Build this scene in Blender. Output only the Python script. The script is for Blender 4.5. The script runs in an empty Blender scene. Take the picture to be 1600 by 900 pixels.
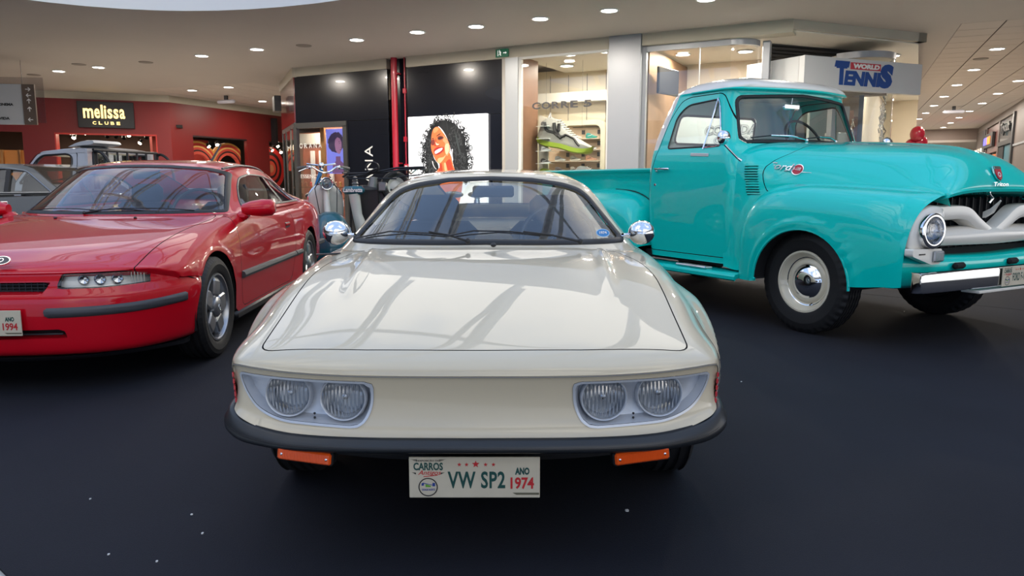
import bpy, math, random
import numpy as np
from mathutils import Vector, Matrix, Euler
random.seed(7)
S = bpy.context.scene
COL = S.collection
R = math.radians

# ---------------------------------------------------------------- camera
cam = bpy.data.cameras.new('camera')
cam.sensor_width = 36.0
cam.lens = 36.0 * 1150.0 / 1600.0
cam.clip_end = 300
co = bpy.data.objects.new('camera', cam)
COL.objects.link(co)
co.location = (0, 0, 1.08)
co.rotation_euler = (R(90 - 8.2), 0, 0)
S.camera = co

# ---------------------------------------------------------------- view, sky
S.view_settings.view_transform = 'Standard'
S.view_settings.look = 'None'
S.view_settings.gamma = 1.0
S.view_settings.exposure = 0.42
S.cycles.use_denoising = True
S.cycles.max_bounces = 10
S.cycles.diffuse_bounces = 4
S.cycles.glossy_bounces = 5
S.cycles.transparent_max_bounces = 24
S.cycles.sample_clamp_indirect = 6.0
S.cycles.caustics_reflective = False
S.cycles.caustics_refractive = False

world = bpy.data.worlds.new('sky')
S.world = world
world.use_nodes = True
nt = world.node_tree
nt.nodes.clear()
_o = nt.nodes.new('ShaderNodeOutputWorld')
_b = nt.nodes.new('ShaderNodeBackground')
_tc = nt.nodes.new('ShaderNodeTexCoord')
_n = nt.nodes.new('ShaderNodeTexNoise')
_n.inputs['Scale'].default_value = 1.6
_n.inputs['Detail'].default_value = 5
_r = nt.nodes.new('ShaderNodeValToRGB')
_r.color_ramp.elements[0].position = 0.45
_r.color_ramp.elements[1].position = 0.59
_r.color_ramp.elements[0].color = (0.24, 0.36, 0.60, 1)
_r.color_ramp.elements[1].color = (0.98, 0.95, 0.91, 1)
nt.links.new(_tc.outputs['Generated'], _n.inputs['Vector'])
nt.links.new(_n.outputs['Fac'], _r.inputs['Fac'])
nt.links.new(_r.outputs['Color'], _b.inputs['Color'])
_b.inputs['Strength'].default_value = 1.6
nt.links.new(_b.outputs['Background'], _o.inputs['Surface'])

HC = 3.5                                    # height of the plaster ceiling
U = Vector((0.8823, -0.4705, 0))            # along the shop fronts
W = Vector((0.4705, 0.8823, 0))             # away from the viewer, into the shops
FA = math.atan2(-0.4705, 0.8823)
M0 = Vector((-4.704, 16.283, 0))

# ---------------------------------------------------------------- materials
MATS = {}
def mat(name, col, rough=0.5, metal=0.0, coat=0.0, emit=0.0, ecol=None, bump=0.0, bscale=40.0, var=0.0, vscale=3.0, ior=None, spec=None, alpha=None, sub=None):
    if name in MATS:
        return MATS[name]
    m = bpy.data.materials.new(name)
    m.use_nodes = True
    t = m.node_tree
    b = t.nodes['Principled BSDF']
    b.inputs['Base Color'].default_value = (col[0], col[1], col[2], 1)
    b.inputs['Roughness'].default_value = rough
    b.inputs['Metallic'].default_value = metal
    if coat:
        b.inputs['Coat Weight'].default_value = coat
        b.inputs['Coat Roughness'].default_value = 0.02
        if coat >= 1 and not metal: b.inputs['Specular IOR Level'].default_value = 0.1
    if spec is not None:
        b.inputs['Specular IOR Level'].default_value = spec
    if emit:
        e = ecol or col
        b.inputs['Emission Color'].default_value = (e[0], e[1], e[2], 1)
        b.inputs['Emission Strength'].default_value = emit
    if bump or var:
        tc = t.nodes.new('ShaderNodeTexCoord')
    if bump:
        n = t.nodes.new('ShaderNodeTexNoise')
        n.inputs['Scale'].default_value = bscale
        n.inputs['Detail'].default_value = 4
        bp = t.nodes.new('ShaderNodeBump')
        bp.inputs['Strength'].default_value = bump
        bp.inputs['Distance'].default_value = 0.01
        t.links.new(tc.outputs['Object'], n.inputs['Vector'])
        t.links.new(n.outputs['Fac'], bp.inputs['Height'])
        t.links.new(bp.outputs['Normal'], b.inputs['Normal'])
    if var:
        n2 = t.nodes.new('ShaderNodeTexNoise')
        n2.inputs['Scale'].default_value = vscale
        n2.inputs['Detail'].default_value = 6
        mr = t.nodes.new('ShaderNodeMapRange')
        mr.inputs['To Min'].default_value = 1 - var
        mr.inputs['To Max'].default_value = 1 + var
        mx = t.nodes.new('ShaderNodeMix')
        mx.data_type = 'RGBA'
        mx.blend_type = 'MULTIPLY'
        mx.inputs['Factor'].default_value = 1
        mx.inputs['A'].default_value = (col[0], col[1], col[2], 1)
        t.links.new(tc.outputs['Object'], n2.inputs['Vector'])
        t.links.new(n2.outputs['Fac'], mr.inputs['Value'])
        t.links.new(mr.outputs['Result'], mx.inputs['B'])
        t.links.new(mx.outputs['Result'], b.inputs['Base Color'])
    MATS[name] = m
    return m

def glass(name, tint=(0.9, 0.95, 0.95), refl=1.0, ior=1.5):
    """thin pane: lets light through tinted, mirrors by Fresnel"""
    if name in MATS:
        return MATS[name]
    m = bpy.data.materials.new(name)
    m.use_nodes = True
    t = m.node_tree
    t.nodes.clear()
    o = t.nodes.new('ShaderNodeOutputMaterial')
    mx = t.nodes.new('ShaderNodeMixShader')
    tr = t.nodes.new('ShaderNodeBsdfTransparent')
    gl = t.nodes.new('ShaderNodeBsdfGlossy')
    fr = t.nodes.new('ShaderNodeFresnel')
    mu = t.nodes.new('ShaderNodeMath')
    mu.operation = 'MULTIPLY'
    mu.use_clamp = True
    mu.inputs[1].default_value = refl
    ge = t.nodes.new('ShaderNodeNewGeometry')
    m1 = t.nodes.new('ShaderNodeMath'); m1.operation = 'MULTIPLY_ADD'; m1.inputs[1].default_value = -2.0; m1.inputs[2].default_value = 1.0
    m2 = t.nodes.new('ShaderNodeMath'); m2.operation = 'POWER'; m2.inputs[0].default_value = ior
    t.links.new(ge.outputs['Backfacing'], m1.inputs[0]); t.links.new(m1.outputs[0], m2.inputs[1]); t.links.new(m2.outputs[0], fr.inputs['IOR'])
    tr.inputs['Color'].default_value = (*tint, 1)
    gl.inputs['Roughness'].default_value = 0.0
    gl.inputs['Color'].default_value = (1, 1, 1, 1)
    t.links.new(fr.outputs[0], mu.inputs[0])
    t.links.new(mu.outputs[0], mx.inputs[0])
    t.links.new(tr.outputs[0], mx.inputs[1])
    t.links.new(gl.outputs[0], mx.inputs[2])
    t.links.new(mx.outputs[0], o.inputs['Surface'])
    MATS[name] = m
    return m

CREAM = mat('cream paint', (0.62, 0.54, 0.395), 0.35, coat=1.0)
RED = mat('red paint', (0.56, 0.003, 0.014), 0.35, coat=1.0)
TEAL = mat('turquoise paint', (0.0, 0.62, 0.55), 0.35, coat=1.0)
OFFW = mat('white paint', (0.80, 0.76, 0.68), 0.35, coat=1.0)
SILVW = mat('silver white paint', (0.55, 0.57, 0.62), 0.35, coat=1.0)
GREYP = mat('grey green paint', (0.16, 0.16, 0.15), 0.35, coat=1.0)
SCOOT = mat('petrol blue paint', (0.012, 0.10, 0.14), 0.3, coat=1.0)
CHROME = mat('chrome', (0.85, 0.86, 0.88), 0.04, metal=1.0)
ALLOY = mat('silver alloy', (0.42, 0.43, 0.45), 0.32, metal=0.85)
BEZEL = mat('silver lacquer', (0.62, 0.65, 0.70), 0.33, metal=0.35)
RUBBER = mat('black rubber', (0.012, 0.012, 0.013), 0.55, bump=0.05, bscale=200)
TYRE = mat('tyre rubber', (0.009, 0.009, 0.010), 0.6, bump=0.08, bscale=120)
GAP = mat('panel gap', (0.01, 0.01, 0.01), 0.8)
BLACKM = mat('black trim', (0.012, 0.012, 0.014), 0.4)
BUMPB = mat('black bumper', (0.010, 0.012, 0.015), 0.42, coat=0.12)
GREYT = mat('dark grey trim', (0.055, 0.058, 0.065), 0.42)
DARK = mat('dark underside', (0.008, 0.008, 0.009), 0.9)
SEAT = mat('seat cloth', (0.06, 0.065, 0.08), 0.8, bump=0.1, bscale=150)
GLASSC = glass('car glass', (0.88, 0.93, 0.92), 1.5)
GLASSD = glass('tinted car glass', (0.45, 0.50, 0.50), 2.0)
GLASSL = glass('lamp glass', (0.92, 0.94, 0.95), 1.2)
GLASSS = glass('shop glass', (0.95, 0.97, 0.96), 1.3)
AMBER = mat('orange lens', (0.75, 0.09, 0.01), 0.15, coat=1.0)
REDREF = mat('red reflector', (0.5, 0.01, 0.02), 0.2, coat=0.8)
BLUEP = mat('blue paint', (0.02, 0.2, 0.5), 0.3, coat=0.8)
INKG = mat('green ink', (0.004, 0.06, 0.05), 0.6)
INKR = mat('red ink', (0.5, 0.015, 0.02), 0.6)
INKK = mat('black ink', (0.012, 0.012, 0.012), 0.6)
INKB = mat('blue ink', (0.02, 0.05, 0.25), 0.6)
CARD = mat('plate card', (0.56, 0.50, 0.38), 0.5, var=0.12, vscale=14)
WHITEP = mat('white plastic', (0.75, 0.75, 0.74), 0.4)

# ---------------------------------------------------------------- object helpers
def tag(o, label=None, cat=None, group=None, kind=None):
    if label: o['label'] = label
    if cat: o['category'] = cat
    if group: o['group'] = group
    if kind: o['kind'] = kind
    return o

def empty(name, loc=(0, 0, 0), rz=0, parent=None):
    o = bpy.data.objects.new(name, None)
    o.empty_display_size = 0.1
    COL.objects.link(o)
    o.location = loc
    o.rotation_euler = (0, 0, rz)
    if parent: o.parent = parent
    return o

def link_mesh(me, name, m, parent=None):
    o = bpy.data.objects.new(name, me)
    COL.objects.link(o)
    if m is not None:
        for mm in (m if isinstance(m, (list, tuple)) else [m]):
            me.materials.append(mm)
    if parent: o.parent = parent
    return o

def copy_tree(o, parent=None):
    c = o.copy()
    COL.objects.link(c)
    if parent: c.parent = parent
    for ch in list(o.children):
        copy_tree(ch, c)
    return c

class B:
    """collects shapes and links them as one mesh"""
    def __init__(s):
        s.v = []; s.f = []; s.mi = []; s.cur = 0
    def add(s, vs, fs):
        o = len(s.v)
        s.v.extend([tuple(p) for p in vs])
        s.f.extend([tuple(i + o for i in f) for f in fs])
        s.mi.extend([s.cur] * len(fs))
        return s
    def box(s, c, d, bev=0.0, rz=0.0, rot=None):
        hx, hy, hz = d[0] / 2, d[1] / 2, d[2] / 2
        M = Matrix.Rotation(rz, 3, 'Z') if rot is None else Euler(rot).to_matrix()
        cc = Vector(c)
        if bev <= 0:
            P = [(-hx, -hy, -hz), (hx, -hy, -hz), (hx, hy, -hz), (-hx, hy, -hz), (-hx, -hy, hz), (hx, -hy, hz), (hx, hy, hz), (-hx, hy, hz)]
            F = [(0, 3, 2, 1), (4, 5, 6, 7), (0, 1, 5, 4), (1, 2, 6, 5), (2, 3, 7, 6), (3, 0, 4, 7)]
        else:
            b = min(bev, hx * 0.99, hy * 0.99, hz * 0.99)
            P = []; idx = {}
            for sx in (-1, 1):
                for sy in (-1, 1):
                    for sz in (-1, 1):
                        for ax in range(3):
                            q = [sx * (hx - b), sy * (hy - b), sz * (hz - b)]
                            q[ax] = (sx, sy, sz)[ax] * (hx, hy, hz)[ax]
                            idx[(sx, sy, sz, ax)] = len(P); P.append(tuple(q))
            F = []
            for ax in range(3):
                a, c2 = [k for k in range(3) if k != ax]
                for sg in (-1, 1):
                    q = []
                    for (p1, p2) in ((-1, -1), (1, -1), (1, 1), (-1, 1)):
                        k = [0, 0, 0]; k[ax] = sg; k[a] = p1; k[c2] = p2
                        q.append(idx[(k[0], k[1], k[2], ax)])
                    F.append(tuple(q))
            for ax in range(3):
                a, c2 = [k for k in range(3) if k != ax]
                for p1 in (-1, 1):
                    for p2 in (-1, 1):
                        q = []
                        for (sg, wh) in ((-1, a), (1, a), (1, c2), (-1, c2)):
                            k = [0, 0, 0]; k[ax] = sg; k[a] = p1; k[c2] = p2
                            q.append(idx[(k[0], k[1], k[2], wh)])
                        F.append(tuple(q))
            for sx in (-1, 1):
                for sy in (-1, 1):
                    for sz in (-1, 1):
                        F.append(tuple(idx[(sx, sy, sz, k)] for k in range(3)))
            PV = [Vector(p) for p in P]
            F2 = []
            for f in F:
                n = (PV[f[1]] - PV[f[0]]).cross(PV[f[2]] - PV[f[0]])
                cen = sum((PV[i] for i in f), Vector()) / len(f)
                F2.append(f if n.dot(cen) > 0 else f[::-1])
            F = F2
        s.add([cc + M @ Vector(p) for p in P], F)
        return s
    def tube(s, path, r, n=8, closed=False, caps=True, flat=1.0):
        P = [Vector(p) for p in path]
        m = len(P)
        rr = r if isinstance(r, (list, tuple)) else [r] * m
        prev = None
        rings = []
        for i in range(m):
            if closed: t = P[(i + 1) % m] - P[i - 1]
            else: t = P[min(i + 1, m - 1)] - P[max(i - 1, 0)]
            if t.length < 1e-9: t = Vector((0, 0, 1))
            t.normalize()
            if prev is None:
                up = Vector((0, 0, 1)) if abs(t.z) < 0.95 else Vector((1, 0, 0))
                a = t.cross(up).normalized()
            else:
                a = (prev - t * prev.dot(t)).normalized()
            prev = a
            b = t.cross(a)
            rings.append([P[i] + a * math.cos(2 * math.pi * k / n) * rr[i] + b * math.sin(2 * math.pi * k / n) * rr[i] * flat for k in range(n)])
        vs = [p for q in rings for p in q]
        fs = []
        for i in range(m if closed else m - 1):
            j = (i + 1) % m
            for k in range(n):
                l = (k + 1) % n
                fs.append((i * n + k, i * n + l, j * n + l, j * n + k))
        if caps and not closed:
            fs.append(tuple(range(n))[::-1]); fs.append(tuple((m - 1) * n + k for k in range(n)))
        return s.add(vs, fs)
    def lathe(s, prof, n=32, M=None, closed_prof=False):
        """prof: (radius, height) turned about local Z; M places it"""
        M = M or Matrix.Identity(4)
        vs = []; fs = []
        m = len(prof)
        for (r, h) in prof:
            for k in range(n):
                a = 2 * math.pi * k / n
                vs.append(M @ Vector((r * math.cos(a), r * math.sin(a), h)))
        for i in range(m if closed_prof else m - 1):
            j = (i + 1) % m
            for k in range(n):
                l = (k + 1) % n
                fs.append((i * n + k, i * n + l, j * n + l, j * n + k))
        return s.add(vs, fs)
    def prism(s, poly, d, M=None):
        """poly in local XY, thickness along +Z"""
        M = M or Matrix.Identity(4)
        n = len(poly)
        vs = [M @ Vector((p[0], p[1], 0)) for p in poly] + [M @ Vector((p[0], p[1], d)) for p in poly]
        fs = [tuple(range(n))[::-1], tuple(range(n, 2 * n))]
        for k in range(n):
            l = (k + 1) % n
            fs.append((k, l, n + l, n + k))
        return s.add(vs, fs)
    def ball(s, c, r, n=12, m=8):
        rx, ry, rz = r if isinstance(r, (tuple, list)) else (r, r, r)
        vs = []; fs = []
        for i in range(m + 1):
            a = math.pi * i / m
            for k in range(n):
                b = 2 * math.pi * k / n
                vs.append((c[0] + rx * math.sin(a) * math.cos(b), c[1] + ry * math.sin(a) * math.sin(b), c[2] + rz * math.cos(a)))
        for i in range(m):
            for k in range(n):
                l = (k + 1) % n
                fs.append((i * n + k, (i + 1) * n + k, (i + 1) * n + l, i * n + l))
        return s.add(vs, fs)
    def loft(s, secs, closed=True, caps=True):
        n = len(secs[0]); m = len(secs)
        vs = [p for q in secs for p in q]; fs = []
        for i in range(m - 1):
            for k in range(n if closed else n - 1):
                l = (k + 1) % n
                fs.append((i * n + k, i * n + l, (i + 1) * n + l, (i + 1) * n + k))
        if caps and closed:
            fs.append(tuple(range(n))[::-1]); fs.append(tuple((m - 1) * n + k for k in range(n)))
        return s.add(vs, fs)
    def obj(s, name, m, parent=None, smooth=35, merge=False):
        me = bpy.data.meshes.new(name)
        me.from_pydata([tuple(p) for p in s.v], [], s.f)
        if smooth:
            me.polygons.foreach_set('use_smooth', [True] * len(me.polygons))
            me.update()
            try: me.set_sharp_from_angle(angle=R(smooth))
            except Exception: pass
        if any(s.mi):
            me.polygons.foreach_set('material_index', s.mi)
        me.update()
        return link_mesh(me, name, m, parent)

def cr(P, n, closed=False):
    """Catmull-Rom through points, n steps per segment"""
    P = np.asarray(P, float)
    m = len(P)
    out = []
    rng = range(m if closed else m - 1)
    for i in rng:
        if closed: p0, p1, p2, p3 = P[i - 1], P[i], P[(i + 1) % m], P[(i + 2) % m]
        else:
            p1, p2 = P[i], P[i + 1]
            p0 = P[i - 1] if i > 0 else 2 * p1 - p2
            p3 = P[i + 2] if i + 2 < m else 2 * p2 - p1
        for k in range(n):
            t = k / n
            out.append(0.5 * ((2 * p1) + (-p0 + p2) * t + (2 * p0 - 5 * p1 + 4 * p2 - p3) * t * t + (-p0 + 3 * p1 - 3 * p2 + p3) * t ** 3))
    if not closed: out.append(P[-1])
    return np.array(out)

def fillet(pts, r, n=6):
    """round the corners of a closed 2-D polygon; r one radius or one per corner"""
    m = len(pts); out = []
    rr = r if isinstance(r, (list, tuple)) else [r] * m
    for i in range(m):
        p = Vector(pts[i]); a = Vector(pts[i - 1]) - p; b = Vector(pts[(i + 1) % m]) - p
        if rr[i] <= 0 or a.length < 1e-6 or b.length < 1e-6:
            out.append((p.x, p.y)); continue
        d = min(rr[i], a.length * 0.49, b.length * 0.49)
        A = p + a.normalized() * d; C = p + b.normalized() * d
        for k in range(n + 1):
            t = k / n
            q = A * (1 - t) ** 2 + p * 2 * t * (1 - t) + C * t * t
            out.append((q.x, q.y))
    return out

def sdf(P, poly):
    """signed distance of 2-D points to a closed polygon, negative inside"""
    P = np.asarray(P, float)
    Q = np.asarray(poly, float)
    d2 = np.full(len(P), 1e18); ins = np.zeros(len(P), bool)
    for i in range(len(Q)):
        a = Q[i - 1]; b = Q[i]
        e = b - a; w = P - a
        t = np.clip((w @ e) / max(e @ e, 1e-12), 0, 1)
        q = w - t[:, None] * e
        d2 = np.minimum(d2, (q * q).sum(1))
        c = ((a[1] > P[:, 1]) != (b[1] > P[:, 1]))
        with np.errstate(divide='ignore', invalid='ignore'):
            x = a[0] + (P[:, 1] - a[1]) * e[0] / (e[1] if abs(e[1]) > 1e-12 else 1e-12)
        ins ^= c & (P[:, 0] < x)
    d = np.sqrt(d2)
    return np.where(ins, -d, d)

class Sh:
    """triangle shell that can be cut along implicit lines"""
    def __init__(s, V, N, T):
        s.V = V; s.N = N; s.T = T
    def copy(s): return Sh(s.V.copy(), s.N.copy(), s.T.copy())
    def cut(s, phi, eps=1e-5):
        p = np.asarray(phi, float).copy()
        p[np.abs(p) < eps] = eps
        V, N, T = s.V, s.N, s.T
        sg = p[T] > 0
        c = sg.sum(1)
        neg = list(map(tuple, T[c == 0])); pos = list(map(tuple, T[c == 3]))
        mix = T[(c == 1) | (c == 2)]
        nv = []; nn = []; cache = {}
        base = len(V)
        def mid(a, b):
            k = (a, b) if a < b else (b, a)
            if k in cache: return cache[k]
            t = p[k[0]] / (p[k[0]] - p[k[1]])
            nv.append(V[k[0]] * (1 - t) + V[k[1]] * t)
            q = N[k[0]] * (1 - t) + N[k[1]] * t
            nn.append(q / (np.linalg.norm(q) + 1e-12))
            cache[k] = base + len(nv) - 1
            return cache[k]
        for tri in mix:
            a, b, cc = map(int, tri)
            s3 = [p[a] > 0, p[b] > 0, p[cc] > 0]
            lone = True if sum(s3) == 1 else False
            k = s3.index(lone)
            i0, i1, i2 = (a, b, cc)[k], (a, b, cc)[(k + 1) % 3], (a, b, cc)[(k + 2) % 3]
            m1 = mid(i0, i1); m2 = mid(i0, i2)
            one = [(i0, m1, m2)]; two = [(m1, i1, i2), (m1, i2, m2)]
            (pos if lone else neg).extend(one)
            (neg if lone else pos).extend(two)
        V2 = np.vstack([V, np.array(nv)]) if nv else V
        N2 = np.vstack([N, np.array(nn)]) if nn else N
        def mk(L):
            if not L: return Sh(np.zeros((0, 3)), np.zeros((0, 3)), np.zeros((0, 3), int))
            L = np.array(L, int)
            u, inv = np.unique(L.ravel(), return_inverse=True)
            return Sh(V2[u], N2[u], inv.reshape(-1, 3))
        return mk(neg), mk(pos)
    def push(s, d):
        d = np.asarray(d, float)
        s.V = s.V + s.N * (d[:, None] if d.ndim else d)
        return s
    def renorm(s):
        fn = np.cross(s.V[s.T[:, 1]] - s.V[s.T[:, 0]], s.V[s.T[:, 2]] - s.V[s.T[:, 0]])
        N = np.zeros_like(s.V)
        for k in range(3): np.add.at(N, s.T[:, k], fn)
        N /= (np.linalg.norm(N, axis=1)[:, None] + 1e-12)
        s.N = N
        return s
    def obj(s, name, m, parent=None, custom=True):
        me = bpy.data.meshes.new(name)
        me.from_pydata(s.V.tolist(), [], s.T.tolist())
        me.polygons.foreach_set('use_smooth', [True] * len(me.polygons))
        me.update()
        if custom and len(s.V): me.normals_split_custom_set_from_vertices(s.N.tolist())
        return link_mesh(me, name, m, parent)

def fix_normals(s, c):
    d = (s.V - np.array(c)) * s.N
    s.N[d.sum(1) < 0] *= -1
    return s

def join_sh(L):
    V = []; N = []; T = []; o = 0
    for q in L:
        if len(q.V) == 0: continue
        V.append(q.V); N.append(q.N); T.append(q.T + o); o += len(q.V)
    return Sh(np.vstack(V), np.vstack(N), np.vstack(T))

def net(rows, nu, nv, mirror=False, flip=False):
    """smooth shell through a net of points rows[station][line]"""
    A = np.array(rows, float)
    if mirror:
        L = A[:, ::-1].copy(); L[:, :, 0] *= -1
        A = np.concatenate([L, A[:, 1:]], axis=1)
    G = np.array([cr(r, nv) for r in A])
    G = np.array([cr(G[:, j], nu) for j in range(G.shape[1])]).transpose(1, 0, 2)
    return grid(G, flip)

def grid(G, flip=False, closed=False):
    a, b, _ = G.shape
    du = np.gradient(G, axis=0); dv = np.gradient(G, axis=1)
    if closed:
        dv = (np.roll(G, -1, axis=1) - np.roll(G, 1, axis=1))
    N = np.cross(du, dv)
    ln = np.linalg.norm(N, axis=2, keepdims=True)
    bad = ln[:, :, 0] < 1e-9
    N = N / (ln + 1e-12)
    if flip: N = -N
    T = []
    for i in range(a - 1):
        for j in range(b if closed else b - 1):
            l = (j + 1) % b
            p, q, r2, t = i * b + j, (i + 1) * b + j, (i + 1) * b + l, i * b + l
            if flip: T += [(p, t, r2), (p, r2, q)]
            else: T += [(p, q, r2), (p, r2, t)]
    s = Sh(G.reshape(-1, 3).copy(), N.reshape(-1, 3).copy(), np.array(T))
    if bad.any() and True:
        keep = s.N.copy(); s.renorm(); k = bad.reshape(-1)
        keep[k] = s.N[k]; s.N = keep
    return s

def split_panel(sh, phi, g=0.002, depth=0.006, region=None):
    """cut one panel out: returns (panel, seam, rest). phi: function of V -> signed distance"""
    if region is None:
        side = None; work = sh
    else:
        side = region(sh.V)
        work, other = sh.cut(side)
    pan, rest = work.cut(phi(work.V) + g)
    seam, rest = rest.cut(phi(rest.V) - g)
    a, b = seam.cut(phi(seam.V))
    seam = join_sh([a, b]) if len(a.V) and len(b.V) else seam
    if len(seam.V):
        ph = phi(seam.V)
        seam.push(-depth * np.clip(1 - np.abs(ph) / g, 0, 1))
        seam.renorm()
    if region is not None: rest = join_sh([rest, other])
    return pan, seam, rest

def pane(sh, phi, w=0.02, lip=0.008, inset=0.004, region=None):
    """cut a window: returns (glass, gasket, rest)"""
    if region is None: work = sh
    else: work, other = sh.cut(region(sh.V))
    inn, rest = work.cut(phi(work.V))
    gl, gk = inn.cut(phi(inn.V) + w)
    a, b = gk.cut(phi(gk.V) + w / 2)
    c, d = a.cut(phi(a.V) + w * 0.8) if len(a.V) else (a, a)
    e, f2 = b.cut(phi(b.V) + w * 0.2) if len(b.V) else (b, b)
    gk = join_sh([c, d, e, f2])
    ph = phi(gk.V)
    t = np.clip(1 - ((ph + w / 2) / (w / 2)) ** 2, 0, 1)
    gk.push(lip * np.sqrt(t) + 0.0005).renorm()
    gl.push(-inset)
    if region is not None: rest = join_sh([rest, other])
    return gl, gk, rest

# ---------------------------------------------------------------- lettering
_tc_cache = {}
def text_poly(s, bold=0.0, spacing=1.0):
    k = (s, bold, spacing)
    if k in _tc_cache: return _tc_cache[k]
    cu = bpy.data.curves.new('lettering', 'FONT')
    cu.body = s; cu.size = 1.0; cu.offset = bold; cu.space_character = spacing
    cu.resolution_u = 3
    o = bpy.data.objects.new('lettering', cu)
    COL.objects.link(o)
    bpy.context.view_layer.update()
    me = bpy.data.meshes.new_from_object(o.evaluated_get(bpy.context.evaluated_depsgraph_get()))
    V = np.array([v.co[:] for v in me.vertices]); F = [tuple(p.vertices) for p in me.polygons]
    bpy.data.objects.remove(o); bpy.data.curves.remove(cu); bpy.data.meshes.remove(me)
    V = V[:, :2]
    V = (V - V.min(0)) / (V.max(0) - V.min(0))
    _tc_cache[k] = (V, F)
    return V, F

def lettering(s, rect, m, parent, fr=None, d=0.0, bold=0.02, shear=0.0, spacing=1.0, name='lettering', wrap=None):
    """text stretched to rect (x0,z0,x1,z1) of frame fr = (origin, xaxis, zaxis, normal)"""
    V, F = text_poly(s, bold, spacing)
    x0, z0, x1, z1 = rect
    O, X, Z, Nn = [Vector(q) for q in fr]
    vs = []
    P = [(x0 + (x1 - x0) * a + shear * (z1 - z0) * b, z0 + (z1 - z0) * b) for a, b in V]
    b_ = B()
    def pt(q, h):
        p = O + X * q[0] + Z * q[1] + Nn * h
        return wrap(p) if wrap else p
    n = len(P)
    h = max(d, 0.0006)
    vs = [pt(q, h) for q in P]
    fs = list(F)
    if d > 0.002:
        edges = {}
        for f in F:
            for i in range(len(f)):
                e = (f[i], f[(i + 1) % len(f)])
                if (e[1], e[0]) in edges: del edges[(e[1], e[0])]
                else: edges[e] = 1
        vs += [pt(q, 0) for q in P]
        for (a, c) in edges: fs.append((a, n + a, n + c, c))
    b_.add(vs, fs)
    return b_.obj(name, m, parent, smooth=0)

def shape(poly, fr, m, parent, name, d=0.001, off=0.0):
    O, X, Z, Nn = [Vector(q) for q in fr]
    n = len(poly)
    b_ = B()
    f = [O + X * q[0] + Z * q[1] + Nn * (off + d) for q in poly]
    k = [O + X * q[0] + Z * q[1] + Nn * off for q in poly]
    area = sum(poly[i - 1][0] * poly[i][1] - poly[i][0] * poly[i - 1][1] for i in range(n))
    fs = [tuple(range(n)), tuple(range(n, 2 * n))[::-1]] + [(i, n + i, n + (i + 1) % n, (i + 1) % n) for i in range(n)]
    if area < 0: fs = [q[::-1] for q in fs]
    b_.add(f + k, fs)
    return b_.obj(name, m, parent, smooth=0)

def circle(cx, cy, r, n=24, ry=None):
    return [(cx + r * math.cos(2 * math.pi * k / n), cy + (ry or r) * math.sin(2 * math.pi * k / n)) for k in range(n)]

def star(cx, cy, r):
    return [(cx + (r if k % 2 == 0 else r * 0.42) * math.cos(math.pi / 2 + math.pi * k / 5), cy + (r if k % 2 == 0 else r * 0.42) * math.sin(math.pi / 2 + math.pi * k / 5)) for k in range(10)]

def ring_poly(b_, cx, cy, r0, r1, fr, off, n=28):
    O, X, Z, Nn = [Vector(q) for q in fr]
    vs = []
    for r in (r0, r1):
        for k in range(n):
            a = 2 * math.pi * k / n
            vs.append(O + X * (cx + r * math.cos(a)) + Z * (cy + r * math.sin(a)) + Nn * off)
    b_.add(vs, [(k, (k + 1) % n, n + (k + 1) % n, n + k) for k in range(n)])
# ================================================================ shared car parts
def MZ(axis, loc):
    """matrix turning local +Z towards axis"""
    q = Vector((0, 0, 1)).rotation_difference(Vector(axis))
    return Matrix.Translation(Vector(loc)) @ q.to_matrix().to_4x4()

def flute_glass():
    if 'fluted lamp glass' in MATS: return MATS['fluted lamp glass']
    m = bpy.data.materials.new('fluted lamp glass'); m.use_nodes = True
    t = m.node_tree; t.nodes.clear()
    o = t.nodes.new('ShaderNodeOutputMaterial'); mx = t.nodes.new('ShaderNodeMixShader')
    tr = t.nodes.new('ShaderNodeBsdfTransparent'); gl = t.nodes.new('ShaderNodeBsdfGlossy')
    lw = t.nodes.new('ShaderNodeLayerWeight'); lw.inputs['Blend'].default_value = 0.35
    tc = t.nodes.new('ShaderNodeTexCoord'); sx = t.nodes.new('ShaderNodeSeparateXYZ')
    mu = t.nodes.new('ShaderNodeMath'); mu.operation = 'MULTIPLY'; mu.inputs[1].default_value = 620
    sn = t.nodes.new('ShaderNodeMath'); sn.operation = 'SINE'
    bp = t.nodes.new('ShaderNodeBump'); bp.inputs['Strength'].default_value = 0.8; bp.inputs['Distance'].default_value = 0.003
    ad = t.nodes.new('ShaderNodeMath'); ad.operation = 'MULTIPLY_ADD'; ad.inputs[1].default_value = 0.7; ad.inputs[2].default_value = 0.12
    ad.use_clamp = True
    t.links.new(tc.outputs['Object'], sx.inputs[0]); t.links.new(sx.outputs['X'], mu.inputs[0]); t.links.new(mu.outputs[0], sn.inputs[0])
    t.links.new(sn.outputs[0], bp.inputs['Height']); t.links.new(bp.outputs[0], gl.inputs['Normal']); t.links.new(bp.outputs[0], lw.inputs['Normal'])
    t.links.new(lw.outputs['Facing'], ad.inputs[0]); t.links.new(ad.outputs[0], mx.inputs[0])
    tr.inputs['Color'].default_value = (0.72, 0.75, 0.78, 1); gl.inputs['Roughness'].default_value = 0.08
    t.links.new(tr.outputs[0], mx.inputs[1]); t.links.new(gl.outputs[0], mx.inputs[2]); t.links.new(mx.outputs[0], o.inputs['Surface'])
    MATS['fluted lamp glass'] = m
    return m
FLUTE = flute_glass()
RIMC = mat('cream wheel paint', (.78, .71, .55), .3, coat=1.0)
REFL = mat('lamp reflector', (0.55, 0.57, 0.6), 0.13, metal=1.0)

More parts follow.
